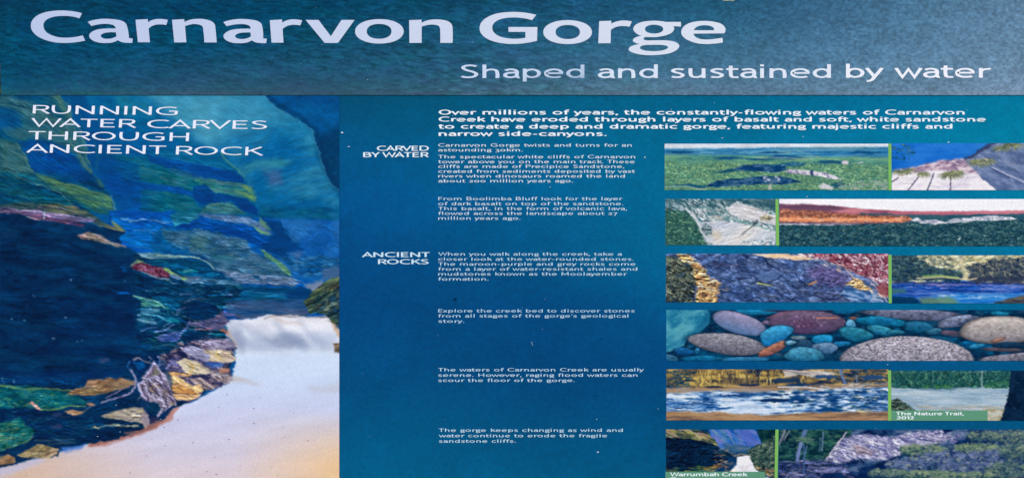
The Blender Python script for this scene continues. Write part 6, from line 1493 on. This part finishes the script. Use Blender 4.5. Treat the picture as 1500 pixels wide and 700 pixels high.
# centre lines of a plain wide sans: glyph -> (width, left gap, right gap, strokes); capital height 1, x-height .7
SK = {
    'a': (.52, .05, .02, [[(.07, .565, K), (.17, .63), (.28, .645), (.40, .58), (.44, .45), (.44, .16), (.46, .07), (.53, .05, K)], [(.44, .40, K), (.28, .40), (.12, .35), (.06, .21), (.12, .09), (.25, .055), (.38, .11), (.44, .22, K)]]),
    'b': (.58, .09, .05, [ST(.06), el(.29, .35, .23, .29)]), 'c': (.53, .05, .03, [[(.51, .58, K), (.33, .645), (.13, .56), (.06, .35), (.13, .14), (.33, .055), (.51, .12, K)]]),
    'd': (.58, .05, .09, [ST(.52), el(.29, .35, .23, .29)]), 'e': (.61, .05, .05, [[(.07, .36, K), (.55, .36, K), (.50, .56), (.31, .645), (.12, .55), (.06, .35), (.12, .14), (.32, .055), (.53, .11, K)]]),
    'f': (.38, .03, .0, [[(.40, .94, K), (.29, .95), (.19, .86), (.17, .70), (.17, 0, K)], [(.02, .64, K), (.37, .64, K)]]),
    'g': (.55, .05, .0, [el(.25, .44, .19, .20), [(.38, .59, K), (.55, .62, K)], [(.15, .27, K), (.09, .19), (.15, .11), (.34, .08), (.46, .02), (.50, -.08), (.40, -.19), (.24, -.22), (.09, -.17), (.06, -.08), (.12, .03), (.18, .08, K)]]),
    'h': (.53, .09, .08, [ST(.06), ARCH(.06)]), 'i': (.12, .09, .09, [ST(.06, 0, .70), ST(.06, .84, .98)]), 'j': (.14, .03, .09, [[(.08, .70, K), (.08, -.08), (.04, -.19), (-.05, -.21, K)], ST(.08, .84, .98)]),
    'k': (.50, .09, .0, [ST(.06), [(.47, .70, K), (.10, .36, K)], [(.19, .43, K), (.50, 0, K)]]), 'l': (.12, .09, .09, [ST(.06)]),
    'm': (.94, .09, .08, [ST(.06, 0, .70), ARCH(.06), ARCH(.47)]), 'n': (.53, .09, .08, [ST(.06, 0, .70), ARCH(.06)]), 'o': (.66, .05, .05, [el(.33, .35, .27, .29)]),
    'p': (.58, .09, .05, [ST(.06, -.26, .70), el(.29, .35, .23, .29)]), 'q': (.58, .05, .09, [ST(.52, -.26, .70), el(.29, .35, .23, .29)]),
    'r': (.36, .09, -.01, [ST(.06, 0, .70), [(.06, .40, K), (.12, .56), (.24, .63), (.37, .63, K)]]),
    's': (.47, .04, .04, [[(.42, .59, K), (.27, .645), (.13, .60), (.09, .50), (.17, .41), (.31, .33), (.40, .22), (.35, .10), (.22, .055), (.05, .10, K)]]),
    't': (.40, .0, .02, [[(.17, .88, K), (.17, .22), (.21, .08), (.32, .055), (.41, .07, K)], [(.02, .64, K), (.40, .64, K)]]),
    'u': (.53, .08, .09, [[(.06, .70, K), (.06, .28), (.11, .11), (.25, .06), (.39, .13), (.47, .28, K)], ST(.47, 0, .70)]),
    'v': (.54, -.01, -.01, [[(.03, .70, K), (.27, .04, K), (.51, .70, K)]]), 'w': (.84, -.01, -.01, [[(.03, .70, K), (.23, .04, K), (.42, .62, K), (.61, .04, K), (.81, .70, K)]]),
    'x': (.52, .0, .0, [[(.03, .70, K), (.49, 0, K)], [(.48, .70, K), (.03, 0, K)]]), 'y': (.54, -.01, -.01, [[(.03, .70, K), (.28, .05, K)], [(.51, .70, K), (.27, .06), (.17, -.17), (.03, -.22, K)]]),
    'z': (.46, .03, .03, [[(.04, .64, K), (.42, .64, K), (.05, .06, K), (.44, .06, K)]]),
    'A': (.72, -.01, -.01, [[(.02, 0, K), (.36, .95, K), (.70, 0, K)], [(.14, .32, K), (.58, .32, K)]]),
    'B': (.64, .09, .05, [ST(.06), [(.06, .94, K), (.32, .94), (.49, .88), (.51, .73), (.45, .58), (.32, .53, K), (.06, .53, K)], [(.32, .53, K), (.40, .525), (.55, .46), (.58, .29), (.52, .12), (.36, .06, K), (.06, .06, K)]]),
    'C': (.76, .05, .03, [[(.74, .86, K), (.48, .945), (.17, .82), (.06, .5), (.17, .18), (.48, .055), (.75, .14, K)]]),
    'D': (.76, .09, .05, [ST(.06), [(.06, .94, K), (.30, .94), (.60, .84), (.70, .5), (.60, .16), (.30, .06), (.06, .06, K)]]),
    'E': (.54, .09, .04, [ST(.06), [(.06, .94, K), (.51, .94, K)], [(.06, .52, K), (.47, .52, K)], [(.06, .06, K), (.53, .06, K)]]),
    'F': (.52, .09, .02, [ST(.06), [(.06, .94, K), (.51, .94, K)], [(.06, .50, K), (.46, .50, K)]]),
    'G': (.80, .05, .08, [[(.74, .86, K), (.48, .945), (.17, .82), (.06, .5), (.17, .18), (.48, .055), (.74, .13, K), (.74, .47, K), (.48, .47, K)]]),
    'H': (.70, .09, .09, [ST(.06), ST(.64), [(.06, .51, K), (.64, .51, K)]]), 'I': (.12, .09, .09, [ST(.06)]),
    'K': (.62, .09, .0, [ST(.06), [(.58, 1, K), (.10, .46, K)], [(.22, .58, K), (.62, 0, K)]]), 'M': (.86, .09, .09, [ST(.06), ST(.80), [(.06, .93, K), (.43, .25, K), (.80, .93, K)]]),
    'N': (.70, .09, .09, [ST(.06), ST(.64), [(.06, .95, K), (.64, .05, K)]]), 'O': (.86, .05, .05, [el(.43, .5, .37, .44)]),
    'P': (.58, .09, .03, [ST(.06), [(.06, .94, K), (.34, .94), (.50, .88), (.53, .71), (.48, .53), (.32, .46), (.06, .46, K)]]),
    'R': (.60, .09, .01, [ST(.06), [(.06, .94, K), (.34, .94), (.50, .88), (.53, .71), (.48, .54), (.32, .47), (.06, .47, K)], [(.30, .47, K), (.59, 0, K)]]),
    'S': (.58, .05, .05, [[(.52, .87, K), (.32, .945), (.14, .88), (.10, .74), (.20, .60), (.40, .47), (.52, .32), (.46, .13), (.27, .055), (.05, .12, K)]]),
    'T': (.64, .0, .0, [[(.02, .94, K), (.62, .94, K)], ST(.32)]), 'U': (.68, .08, .08, [[(.06, 1, K), (.06, .38), (.14, .14), (.34, .055), (.54, .14), (.62, .38), (.62, 1, K)]]),
    'V': (.70, -.01, -.01, [[(.02, 1, K), (.35, .05, K), (.68, 1, K)]]), 'W': (1.04, -.01, -.01, [[(.02, 1, K), (.27, .05, K), (.52, .94, K), (.77, .05, K), (1.02, 1, K)]]),
    'Y': (.64, -.01, -.01, [[(.02, 1, K), (.32, .46, K), (.62, 1, K)], ST(.32, 0, .5)]),
    '0': (.62, .05, .05, [el(.31, .35, .25, .29)]), '1': (.26, .05, .09, [[(.04, .56, K), (.17, .66, K)], ST(.20, 0, .70)]),
    '2': (.48, .04, .04, [[(.06, .57, K), (.22, .645), (.38, .58), (.40, .46), (.28, .30), (.06, .06, K), (.46, .06, K)]]),
    '3': (.46, .04, .04, [[(.06, .61, K), (.22, .645), (.36, .56), (.34, .41), (.18, .34), (.38, .25), (.42, .03), (.30, -.16), (.04, -.18, K)]]),
    '7': (.46, .03, .0, [[(.04, .64, K), (.43, .64, K), (.16, -.26, K)]]),
    '.': (.12, .06, .06, [ST(.06, 0, .14)]), ',': (.12, .05, .06, [[(.08, .14, K), (.08, .02), (.02, -.14, K)]]), '-': (.36, .04, .04, [[(.04, .34, K), (.32, .34, K)]]),
    '’': (.12, .04, .04, [[(.08, 1, K), (.08, .88), (.03, .76, K)]]),
}


def centre(st, n=5):
    """sampled centre line of one stroke"""
    if st[0] == 'o':
        return np.array(st[1:], float), True
    m = len(st); out = []
    if m == 2:
        return np.array([q[:2] for q in st], float), False
    for i in range(m - 1):
        p1, p2 = st[i], st[i + 1]
        a, b_ = np.array(p1[:2], float), np.array(p2[:2], float)
        if len(p1) > 2 and len(p2) > 2:
            out.append(a); continue
        L = np.linalg.norm(b_ - a); ch = (b_ - a) / L
        def tn(k):
            u = np.array(st[k + 1][:2], float) - np.array(st[k - 1][:2], float)
            return u / (np.linalg.norm(u) + 1e-9)
        t1 = tn(i) if len(p1) == 2 else None
        t2 = tn(i + 1) if len(p2) == 2 else None
        if t1 is None:
            t1 = 2 * ch * ch.dot(t2) - t2
        if t2 is None:
            t2 = 2 * ch * ch.dot(t1) - t1
        h1 = a + t1 * L / 2.9; h2 = b_ - t2 * L / 2.9
        for k in range(n):
            t = k / n
            out.append((1 - t) ** 3 * a + 3 * (1 - t) ** 2 * t * h1 + 3 * (1 - t) * t * t * h2 + t ** 3 * b_)
    out.append(np.array(st[-1][:2], float))
    return np.array(out), False


def ribbon(st, t):
    """quad strip of width t along a stroke, mitred at its corners"""
    c, closed = centre(st)
    n = len(c)
    nxt = np.roll(c, -1, 0); prv = np.roll(c, 1, 0)
    d1 = nxt - c; d0 = c - prv
    if not closed:
        d1[-1] = d0[-1]; d0[0] = d1[0]
    d1 /= np.linalg.norm(d1, axis=1)[:, None] + 1e-9; d0 /= np.linalg.norm(d0, axis=1)[:, None] + 1e-9
    n1 = np.stack([-d1[:, 1], d1[:, 0]], 1); n0 = np.stack([-d0[:, 1], d0[:, 0]], 1)
    m = n0 + n1; m /= np.linalg.norm(m, axis=1)[:, None] + 1e-9
    s = 1 / np.maximum((m * n1).sum(1), .42)
    off = m * (s * t / 2)[:, None]
    v = np.concatenate([c + off, c - off])
    f = [(i, i + 1, n + i + 1, n + i) for i in range(n - 1)]
    if closed:
        f.append((n - 1, 0, n, 2 * n - 1))
    return v, f


class Lettering:
    def __init__(self):
        self.v = []; self.f = []; self.c = []

    def add(self, v, f, d, col):
        o = len(self.v)
        self.v += [P(x, y, d) for x, y in v]
        self.f += [tuple(i + o for i in q) for q in f]
        self.c += [col] * len(v)

    def run(self, text, x0, x1, base, cap, d, col, t=.12, lean=0.0, y_end=None, gap=1.0):
        """one line fitted between x0 and x1 on baseline base with capital height cap (mm); t = stroke weight"""
        x = 0.0; first = True; parts = []
        for ch in text:
            if ch == ' ':
                x += .30 * gap; continue
            w, l, r, strokes = SK[ch]
            if not first:
                x += l * gap
            first = False
            for k, st in enumerate(strokes):
                v, f = ribbon(st, t)
                parts.append((v + np.array((x, 0)), f, k))
            x += w; last = r * gap
            x += last
        x -= last
        allv = np.concatenate([q[0] for q in parts])
        a, b_ = allv[:, 0].min(), allv[:, 0].max()
        sx = (x1 - x0) / (b_ - a)
        for v, f, k in parts:
            X = x0 + (v[:, 0] - a) * sx
            Yb = base + ((y_end - base) * (X - x0) / (x1 - x0) if y_end is not None else 0)
            H = v[:, 1] * cap
            self.add(np.stack([X + H * lean, Yb - H], 1), f, d + k * .012, col)

    def build(self, name, parent, label=None):
        me = mesh(name, self.v, self.f)
        colour_attr(me, ink(np.array(self.c, np.float32) / 255.))
        return link(name, me, M_LETTER, parent, label)


# --- the title, drawn letter by letter (points along each outline; a third value marks a corner)
def smooth(pts, n=7):
    out = []; m = len(pts)
    for i in range(m):
        p0 = pts[i - 1]; p1 = pts[i]; p2 = pts[(i + 1) % m]; p3 = pts[(i + 2) % m]
        c1 = len(p1) > 2; c2 = len(p2) > 2
        a = np.array(p1[:2], float); b = np.array(p2[:2], float)
        if c1 and c2:
            out.append(tuple(a)); continue
        L = np.linalg.norm(b - a)
        def tan(q0, q1, q2):
            u = np.array(q2[:2], float) - np.array(q0[:2], float)
            return u / (np.linalg.norm(u) + 1e-9)
        t1 = tan(p0, p1, p2) if not c1 else None
        t2 = tan(p1, p2, p3) if not c2 else None
        if t1 is None:                      # leave a corner towards the mirrored end tangent
            ch = (b - a) / L; t1 = 2 * ch * ch.dot(t2) - t2
        if t2 is None:
            ch = (b - a) / L; t2 = 2 * ch * ch.dot(t1) - t1
        h1 = a + t1 * L / 3; h2 = b - t2 * L / 3
        for k in range(n):
            t = k / n
            out.append(tuple((1 - t) ** 3 * a + 3 * (1 - t) ** 2 * t * h1 + 3 * (1 - t) * t * t * h2 + t ** 3 * b))
    return out


def oval(cx, cy, rx, ry, pw=2.1, n=44):
    o = []
    for i in range(n):
        t = i / n * 2 * math.pi
        c_, s_ = math.cos(t), math.sin(t)
        o.append((cx + rx * math.copysign(abs(c_) ** (2 / pw), c_), cy + ry * math.copysign(abs(s_) ** (2 / pw), s_)))
    return o


LETTERS = {
    'C': (9.375, 40, [smooth([(755, 90, K), (640, 65), (500, 52), (350, 58), (220, 85), (120, 135), (65, 200), (52, 265), (70, 330), (130, 395), (240, 452), (380, 488), (520, 497), (660, 488),
                              (798, 465, K), (762, 392, K), (660, 415), (540, 425), (430, 418), (330, 388), (260, 345), (228, 285), (228, 230), (265, 180), (350, 142), (460, 127), (560, 128), (650, 140), (718, 161, K)])]),
    'a': (9.375, 40, [smooth([(832, 208, K), (930, 180), (1050, 166), (1180, 172), (1290, 190), (1350, 225), (1375, 280), (1392, 360), (1398, 430, K), (1450, 437, K), (1445, 495, K), (1370, 495), (1300, 485),
                              (1245, 458, K), (1180, 488), (1090, 498), (980, 490), (890, 455), (852, 405), (870, 360), (940, 320), (1050, 302), (1215, 300, K), (1205, 270), (1170, 248), (1100, 236), (1000, 240), (883, 265, K)]),
                      smooth([(1218, 350, K), (1120, 352), (1050, 365), (1012, 395), (1030, 425), (1090, 440), (1170, 432), (1228, 405, K)])]),
    'r': (9.375, 190, [smooth([(83, 180, K), (250, 170, K), (254, 215, K), (300, 187), (370, 170), (450, 170), (527, 182, K), (503, 252, K), (440, 243), (370, 246), (310, 265), (262, 300, K), (280, 487, K), (115, 487, K)])]),
    'n': (9.375, 190, [smooth([(583, 180, K), (750, 170, K), (756, 212, K), (830, 180), (930, 167), (1030, 172), (1120, 198), (1165, 235), (1178, 290), (1196, 490, K), (1027, 490, K), (1010, 300), (995, 265),
                               (950, 245), (880, 238), (820, 248), (762, 265, K), (780, 488, K), (614, 490, K)])]),
    'v': (9.375, 440, [smooth([(73, 182, K), (250, 182, K), (420, 405, K), (565, 182, K), (745, 182, K), (518, 496, K), (335, 496, K)])]),
    'o': (9.375, 440, [oval(1086, 338, 334, 167), oval(1082, 338, 170, 102, 2.2)]),
    'N': (9.375, 590, [smooth([(88, 185, K), (258, 178, K), (260, 222, K), (330, 190), (430, 175), (530, 178), (620, 200), (668, 238), (684, 290), (684, 496, K), (515, 496, K), (513, 310), (500, 270), (465, 252),
                               (400, 245), (320, 255), (260, 275, K), (260, 496, K), (92, 496, K)])]),
    'G': (8.75, 690, [smooth([(835, 104, K), (720, 80), (600, 68), (460, 70), (320, 90), (200, 140), (130, 205), (110, 270), (125, 335), (190, 400), (300, 447), (440, 472), (560, 476), (700, 465), (846, 436, K),
                              (850, 260, K), (480, 260, K), (480, 322, K), (697, 322, K), (697, 398, K), (620, 408), (540, 410), (440, 400), (350, 372), (290, 325), (272, 270), (290, 215), (350, 170), (440, 145),
                              (550, 138), (670, 147), (783, 173, K)])]),
    'O': (8.75, 780, [oval(450, 325, 312, 153), oval(452, 324, 156, 90, 2.2)]),
    'R': (8.75, 780, [smooth([(855, 185, K), (1010, 180, K), (1010, 218, K), (1070, 192), (1140, 178), (1200, 178), (1273, 190, K), (1243, 257, K), (1180, 248), (1110, 250), (1050, 268), (1005, 297, K), (1000, 467, K), (843, 467, K)])]),
    'g': (8.75, 910, [smooth([(765, 195, K), (765, 255, K), (665, 248, K), (678, 285), (655, 325), (590, 360), (480, 385), (400, 390), (310, 390), (285, 405), (305, 428), (420, 430), (560, 430), (670, 445), (730, 475),
                              (742, 510), (700, 560), (600, 600), (440, 618), (300, 618), (180, 598), (105, 565), (97, 535), (130, 505), (240, 478, K), (165, 455), (148, 430), (170, 400), (260, 372, K), (190, 340),
                              (155, 290), (175, 240), (250, 200), (350, 183), (450, 180), (570, 195, K)]),
                      oval(420, 287, 117, 57), smooth([(300, 492), (400, 488), (520, 490), (590, 505), (598, 525), (560, 550), (470, 567), (380, 568), (280, 555), (240, 530), (255, 505)])]),
    'e': (8.75, 910, [smooth([(1295, 397, K), (1304, 457, K), (1200, 472), (1080, 478), (960, 465), (850, 425), (785, 375), (768, 325), (790, 265), (860, 215), (970, 188), (1080, 182), (1200, 195), (1290, 225),
                              (1333, 275), (1332, 315), (1320, 340, K), (925, 345, K), (950, 385), (1010, 412), (1100, 420), (1200, 412)]),
                      smooth([(930, 302, K), (960, 262), (1010, 243), (1080, 237), (1150, 250), (1185, 275), (1187, 302, K)])]),
}
TITLE = [('C', 0, 0, 0), ('a', 0, 0, 0), ('r', 0, 0, 0), ('n', 0, 0, 0), ('a', 195.9, .3, -.09), ('r', 195.6, .6, -.03), ('v', 0, 0, 0), ('o', 0, 0, 0), ('N', 0, 0, 0), ('G', 0, 0, 0), ('O', 0, 0, 0), ('R', 0, 0, 0), ('g', 0, 0, 0), ('e', 0, 0, 0)]


def fill_outline(loops):
    cu = bpy.data.curves.new('letter', 'CURVE')
    cu.dimensions = '2D'
    cu.fill_mode = 'BOTH'
    for lp in loops:
        sp = cu.splines.new('POLY')
        sp.points.add(len(lp) - 1)
        for k, (x, y) in enumerate(lp):
            sp.points[k].co = (x, -y, 0, 1)
        sp.use_cyclic_u = True
    ob = bpy.data.objects.new('letter', cu)
    me = ob.to_mesh()
    v = [(q.co.x, -q.co.y) for q in me.vertices]
    # keep only flat faces
    f = [tuple(p.vertices) for p in me.polygons]
    ob.to_mesh_clear()
    bpy.data.objects.remove(ob)
    bpy.data.curves.remove(cu)
    return v, f


title = Lettering()
for ch, dx, dy, sh in TITLE:
    sc, ox, loops = LETTERS[ch]
    lp = [[(x / sc + ox + dx + sh * (62 - (y / sc + 10)) * -1, y / sc + 10 + dy) for x, y in l] for l in loops]
    v, f = fill_outline(lp)
    o = len(title.v)
    for x, y in v:
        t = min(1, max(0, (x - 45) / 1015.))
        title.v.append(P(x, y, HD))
        title.c.append((184 + 32 * t, 198 + 26 * t, 232 + 8 * t))  # letters pale to the right: the header's glare is in their colour
    title.f += [tuple(i + o for i in q) for q in f]
title.build('title_lettering', header, 'large pale title reading Carnarvon Gorge')

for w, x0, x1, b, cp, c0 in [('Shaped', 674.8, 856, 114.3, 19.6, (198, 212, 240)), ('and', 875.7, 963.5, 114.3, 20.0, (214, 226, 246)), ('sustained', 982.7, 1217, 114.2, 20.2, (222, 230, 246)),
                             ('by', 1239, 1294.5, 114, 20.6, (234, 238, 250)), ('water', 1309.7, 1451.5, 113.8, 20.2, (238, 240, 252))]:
    sub = Lettering()
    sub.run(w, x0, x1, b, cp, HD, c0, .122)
    if w == 'Shaped':                                # glare over the end of the word, mixed into its letter colour
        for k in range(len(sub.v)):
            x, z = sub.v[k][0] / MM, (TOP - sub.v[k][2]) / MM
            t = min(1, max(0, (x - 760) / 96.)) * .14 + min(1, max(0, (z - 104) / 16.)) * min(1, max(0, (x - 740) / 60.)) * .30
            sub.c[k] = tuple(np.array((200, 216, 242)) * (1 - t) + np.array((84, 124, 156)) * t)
    sub.build('subtitle_lettering', header, 'word %s of the pale subtitle%s' % (w, ', its end dulled by painted glare' if w == 'Shaped' else ''))

# pale chip in the header's top edge
chip = mesh('chip', [P(1056, -2.4, 1.15), P(1059, .9, 1.15), (P(1065, 1.3, 1.15)), P(1069, .8, 1.15), P(1075, 1.5, 1.15), P(1077, -2.4, 1.15)], [(0, 1, 2, 3, 4, 5)])
link('chip', chip, plain_material('bare_chip', (176, 176, 142), .4, 500), header, 'pale chip in the top edge of the header')

# ------------------------------------------------------------------ photos
photos = {}
PH = {}
for nm, lab, fn in PICTURES:
    p = fn()
    me = grid_mesh(nm, p.xs, p.ys, .5, p.out())
    photos[fn.__name__] = link(nm, me, M_PHOTO, sign, lab)

# green dividers between neighbouring photos
for (xa, xb, y0, y1) in [(1301.0, 1301.4, 210, 278.4), (1135.8, 1136.6, 291, 359.2), (1301.2, 1301.6, 372.5, 443.4), (1300.6, 1300.8, 541.5, 615), (1135.8, 1133.2, 628, 760)]:
    w = 4.6
    q = [P(xa, y0, .7), P(xa + w, y0, .7), P(xb + w, y1, .7), P(xb, y1, .7)]
    link('divider_strip', mesh('divider_strip', q, [(3, 2, 1, 0)]), M_STRIP, sign)

# captions
WH = (226, 240, 244)
trail = photos['paint_trail']
link('caption_band', mesh('caption_band', [P(1305.4, 600.2, .8), P(1446.5, 600.2, .8), P(1446.5, 615.2, .8), P(1305.2, 615.2, .8)], [(3, 2, 1, 0)]), M_CAPTION, trail)
L = Lettering()
L.run('The Nature Trail,', 1312.3, 1411.5, 607.0, 4.9, 1.0, WH, .17)
L.run('2012', 1312.3, 1338.6, 612.9, 6.2, 1.0, WH, .17)
L.build('caption_lettering', trail, 'white caption reading The Nature Trail, 2012')
warr = photos['paint_warrumbah']
link('caption_band', mesh('caption_band', [P(974.6, 689.6, .8), P(1120.6, 689.6, .8), P(1120.6, 707, .8), P(974.6, 707, .8)], [(3, 2, 1, 0)]), M_CAPTION, warr)
L = Lettering()
L.run('Warrumbah Creek', 981.4, 1095, 696.1, 5.2, 1.0, WH, .17)
L.run('Gorge', 981.4, 1019.6, 702.9, 5.2, 1.0, WH, .17)
L.build('caption_lettering', warr, 'white caption reading Warrumbah Creek Gorge')

# heading over the big photo
L = Lettering()
HW = (230, 236, 254)
for t, x0, x1, b0, b1 in [('RUNNING', 48, 260.2, 166.0, 168.6), ('WATER', 45.2, 199.8, 185.1, 186.9), ('CARVES', 215.6, 391.2, 187.4, 188.9), ('THROUGH', 41.6, 276.6, 204.0, 206.5),
                          ('ANCIENT', 38.3, 242.8, 223.0, 225.4), ('ROCK', 257.6, 385.8, 226.0, 227.4)]:
    L.run(t, x0, x1, b0, 12.3, .9, HW, .108, lean=.07, y_end=b1)
L.build('heading_lettering', photos['paint_gorge'], 'white capitals reading Running water carves through ancient rock')

# ------------------------------------------------------------------ text
TW = (232, 242, 252)
L = Lettering()
for t, x1, b in [('Over millions of years, the constantly-flowing waters of Carnarvon', 1413, 167.6), ('Creek have eroded through layers of basalt and soft, white sandstone', 1444, 177.8),
                 ('to create a deep and dramatic gorge, featuring majestic cliffs and', 1395, 188.2), ('narrow side-canyons.', 888.5, 198.8)]:
    L.run(t, 642.5, x1, b, 7.0, .4, TW, .168, gap=1.3)
L.build('introduction_lettering', board, 'bold white introduction beginning Over millions of years')
PARAS = [
    ('beginning Carnarvon Gorge twists and turns', 642, (214, 230, 244), [('Carnarvon Gorge twists and turns for an', 925.5, 214.6), ('astounding 30km.', 765.5, 221.6)]),
    ('beginning The spectacular white cliffs', 642, (214, 230, 244), [('The spectacular white cliffs of Carnarvon', 930.5, 231.6), ('tower above you on the main track. These', 929.5, 238.8), ('cliffs are made of Precipice Sandstone,', 914.3, 245.7),
        ('created from sediments deposited by vast', 930.3, 252.8), ('rivers when dinosaurs roamed the land', 915.3, 259.8), ('about 200 million years ago.', 839.2, 266.8)]),
    ('beginning From Boolimba Bluff', 642, (200, 222, 242), [('From Boolimba Bluff look for the layer', 912, 292.9), ('of dark basalt on top of the sandstone.', 912.6, 300.2), ('This basalt, in the form of volcanic lava,', 918.2, 307.3),
        ('flowed across the landscape about 27', 904.3, 314.3), ('million years ago.', 762.3, 321.4)]),
    ('beginning When you walk along the creek', 642, (186, 218, 240), [('When you walk along the creek, take a', 911.2, 373.8), ('closer look at the water-rounded stones.', 928, 381.2), ('The maroon-purple and grey rocks come', 930.7, 388.4),
        ('from a layer of water-resistant shales and', 933.5, 395.7), ('mudstones known as the Moolayember', 918.4, 402.9), ('formation.', 715.5, 410.3)]),
    ('beginning Explore the creek bed', 642, (180, 214, 240), [('Explore the creek bed to discover stones', 929.6, 456.8), ("from all stages of the gorge’s geological", 920.4, 464.2), ('story.', 679.8, 471.9)]),
    ('beginning The waters of Carnarvon Creek', 642, (190, 220, 242), [('The waters of Carnarvon Creek are usually', 943.3, 543), ('serene. However, raging flood waters can', 933.8, 550.8), ('scour the floor of the gorge.', 841.5, 558.4)]),
    ('beginning The gorge keeps changing', 643, (190, 222, 242), [('The gorge keeps changing as wind and', 912.3, 631.3), ('water continue to erode the fragile', 889.3, 639.3), ('sandstone cliffs.', 755.2, 647.2)]),
]
for lab, x0, colr, lines in PARAS:
    L = Lettering()
    for t, x1, b in lines:
        L.run(t, x0, x1, b, 4.8, .4, colr, .118, gap=1.35)
    L.build('paragraph_lettering', board, 'small white paragraph ' + lab)
for lab, colr, lines in [('reading Carved by water', (224, 238, 250), [('CARVED', 552, 628.2, 220.4), ('BY WATER', 532, 628.2, 229.8)]), ('reading Ancient rocks', (200, 228, 246), [('ANCIENT', 530, 629.5, 375.9), ('ROCKS', 553.7, 628, 386.2)])]:
    L = Lettering()
    for t, x0, x1, b in lines:
        L.run(t, x0, x1, b, 7.0, .4, colr, .155)
    L.build('section_heading', board, 'white capitals ' + lab)

# ------------------------------------------------------------------ scuffs and specks
rg = random.Random(5)
v, f = [], []


def speck(x, y, r, el_=1.5, d=1.2):
    o = len(v); n = 7
    for i in range(n):
        a = i / n * 6.283
        q = r * (.7 + .6 * rg.random())
        v.append(P(x + math.cos(a) * q * el_, y + math.sin(a) * q, d))
    f.append(tuple(range(o, o + n))[::-1])


for x, y, r, e in [(501.5, 194, 1.1, 1.4), (511, 214.5, .5, 4), (944.5, 230.3, .9, 1.3), (779, 501, 1.0, .6), (780, 504, .6, .8), (876, 661, .9, 1.6), (806, 273.5, .7, 1.2), (1389, 208, .9, 1.6),
                   (1058, 202, .6, 2), (1176, 200, .7, 1), (1182, 287.5, .7, 1.2), (1300, 533, .5, 1.5), (874, 613, .5, 1.4), (693, 100 + 60, .4, 1)]:
    speck(x, y, r, e)
for i in range(34):
    x = rg.uniform(502, 1500); y = rg.uniform(142, 700)
    speck(x, y, rg.uniform(.18, .42), rg.uniform(1, 2), .3)
for i in range(16):
    speck(rg.uniform(10, 1490), rg.uniform(5, 135), rg.uniform(.2, .45), rg.uniform(1, 2), 1.3)
for i in range(40):
    speck(rg.uniform(120, 490), rg.uniform(560, 698), rg.uniform(.25, .5), rg.uniform(1, 2), .8)
link('scuff_marks', mesh('scuff_marks', v, f), M_FLECK, sign, 'tiny pale scuffs and grit scattered over the print', 'stuff')
v, f = [], []
for x, y, r, e in [(724, 31 - 8, .0, 1), (667, 437, 1.6, 1.6), (775, 502, .6, 1), (1400, 1, .3, 1)]:
    if r:
        speck(x, y, r, e)
for i in range(70):
    speck(rg.uniform(502, 1500), rg.uniform(142, 700), rg.uniform(.25, .6), rg.uniform(1, 2.4), .25)
for i in range(40):
    speck(rg.uniform(120, 490), rg.uniform(560, 698), rg.uniform(.3, .6), rg.uniform(1, 2.4), .75)
link('dirt_specks', mesh('dirt_specks', v, f), plain_material('dark_grit', (8, 44, 78), .2), sign, 'tiny dark dirt specks on the print', 'stuff')

# ------------------------------------------------------------------ what shows past the sign's left edge
g = mesh('ground', [(-40, -40, 0), (40, -40, 0), (40, 40, 0), (-40, 40, 0)], [(0, 1, 2, 3)])
link('ground', g, plain_material('dry_earth', (.16, .13, .09), .5, 3, .9, .1, .5, True), None, None, 'structure')
v, f = [], []
for i in range(26000):
    x = rg.uniform(-2.2, 4.0); y = rg.uniform(.7, 1.5); z = rg.uniform(0, 1) ** .8 * (2.3 + .35 * math.sin(x * 2.3) + .2 * math.sin(x * 5.1 + 1))
    a = rg.uniform(0, 6.28); b_ = rg.uniform(-1, 1); s_ = rg.uniform(.03, .07)
    ux, uy, uz = math.cos(a) * s_, math.sin(a) * s_, b_ * s_ * .6
    wx, wy, wz = -math.sin(a) * s_ * .35, math.cos(a) * s_ * .35, s_ * .3
    o = len(v)
    v += [(x - ux, y - uy, z - uz), (x + wx, y + wy, z + wz), (x + ux, y + uy, z + uz), (x - wx, y - wy, z - wz)]
    f.append((o, o + 1, o + 2, o + 3))
link('undergrowth', mesh('undergrowth', v, f), plain_material('dull_green_leaves', (.05, .065, .03), .6, 6, .7, .2, .0, True), None, None, 'stuff')
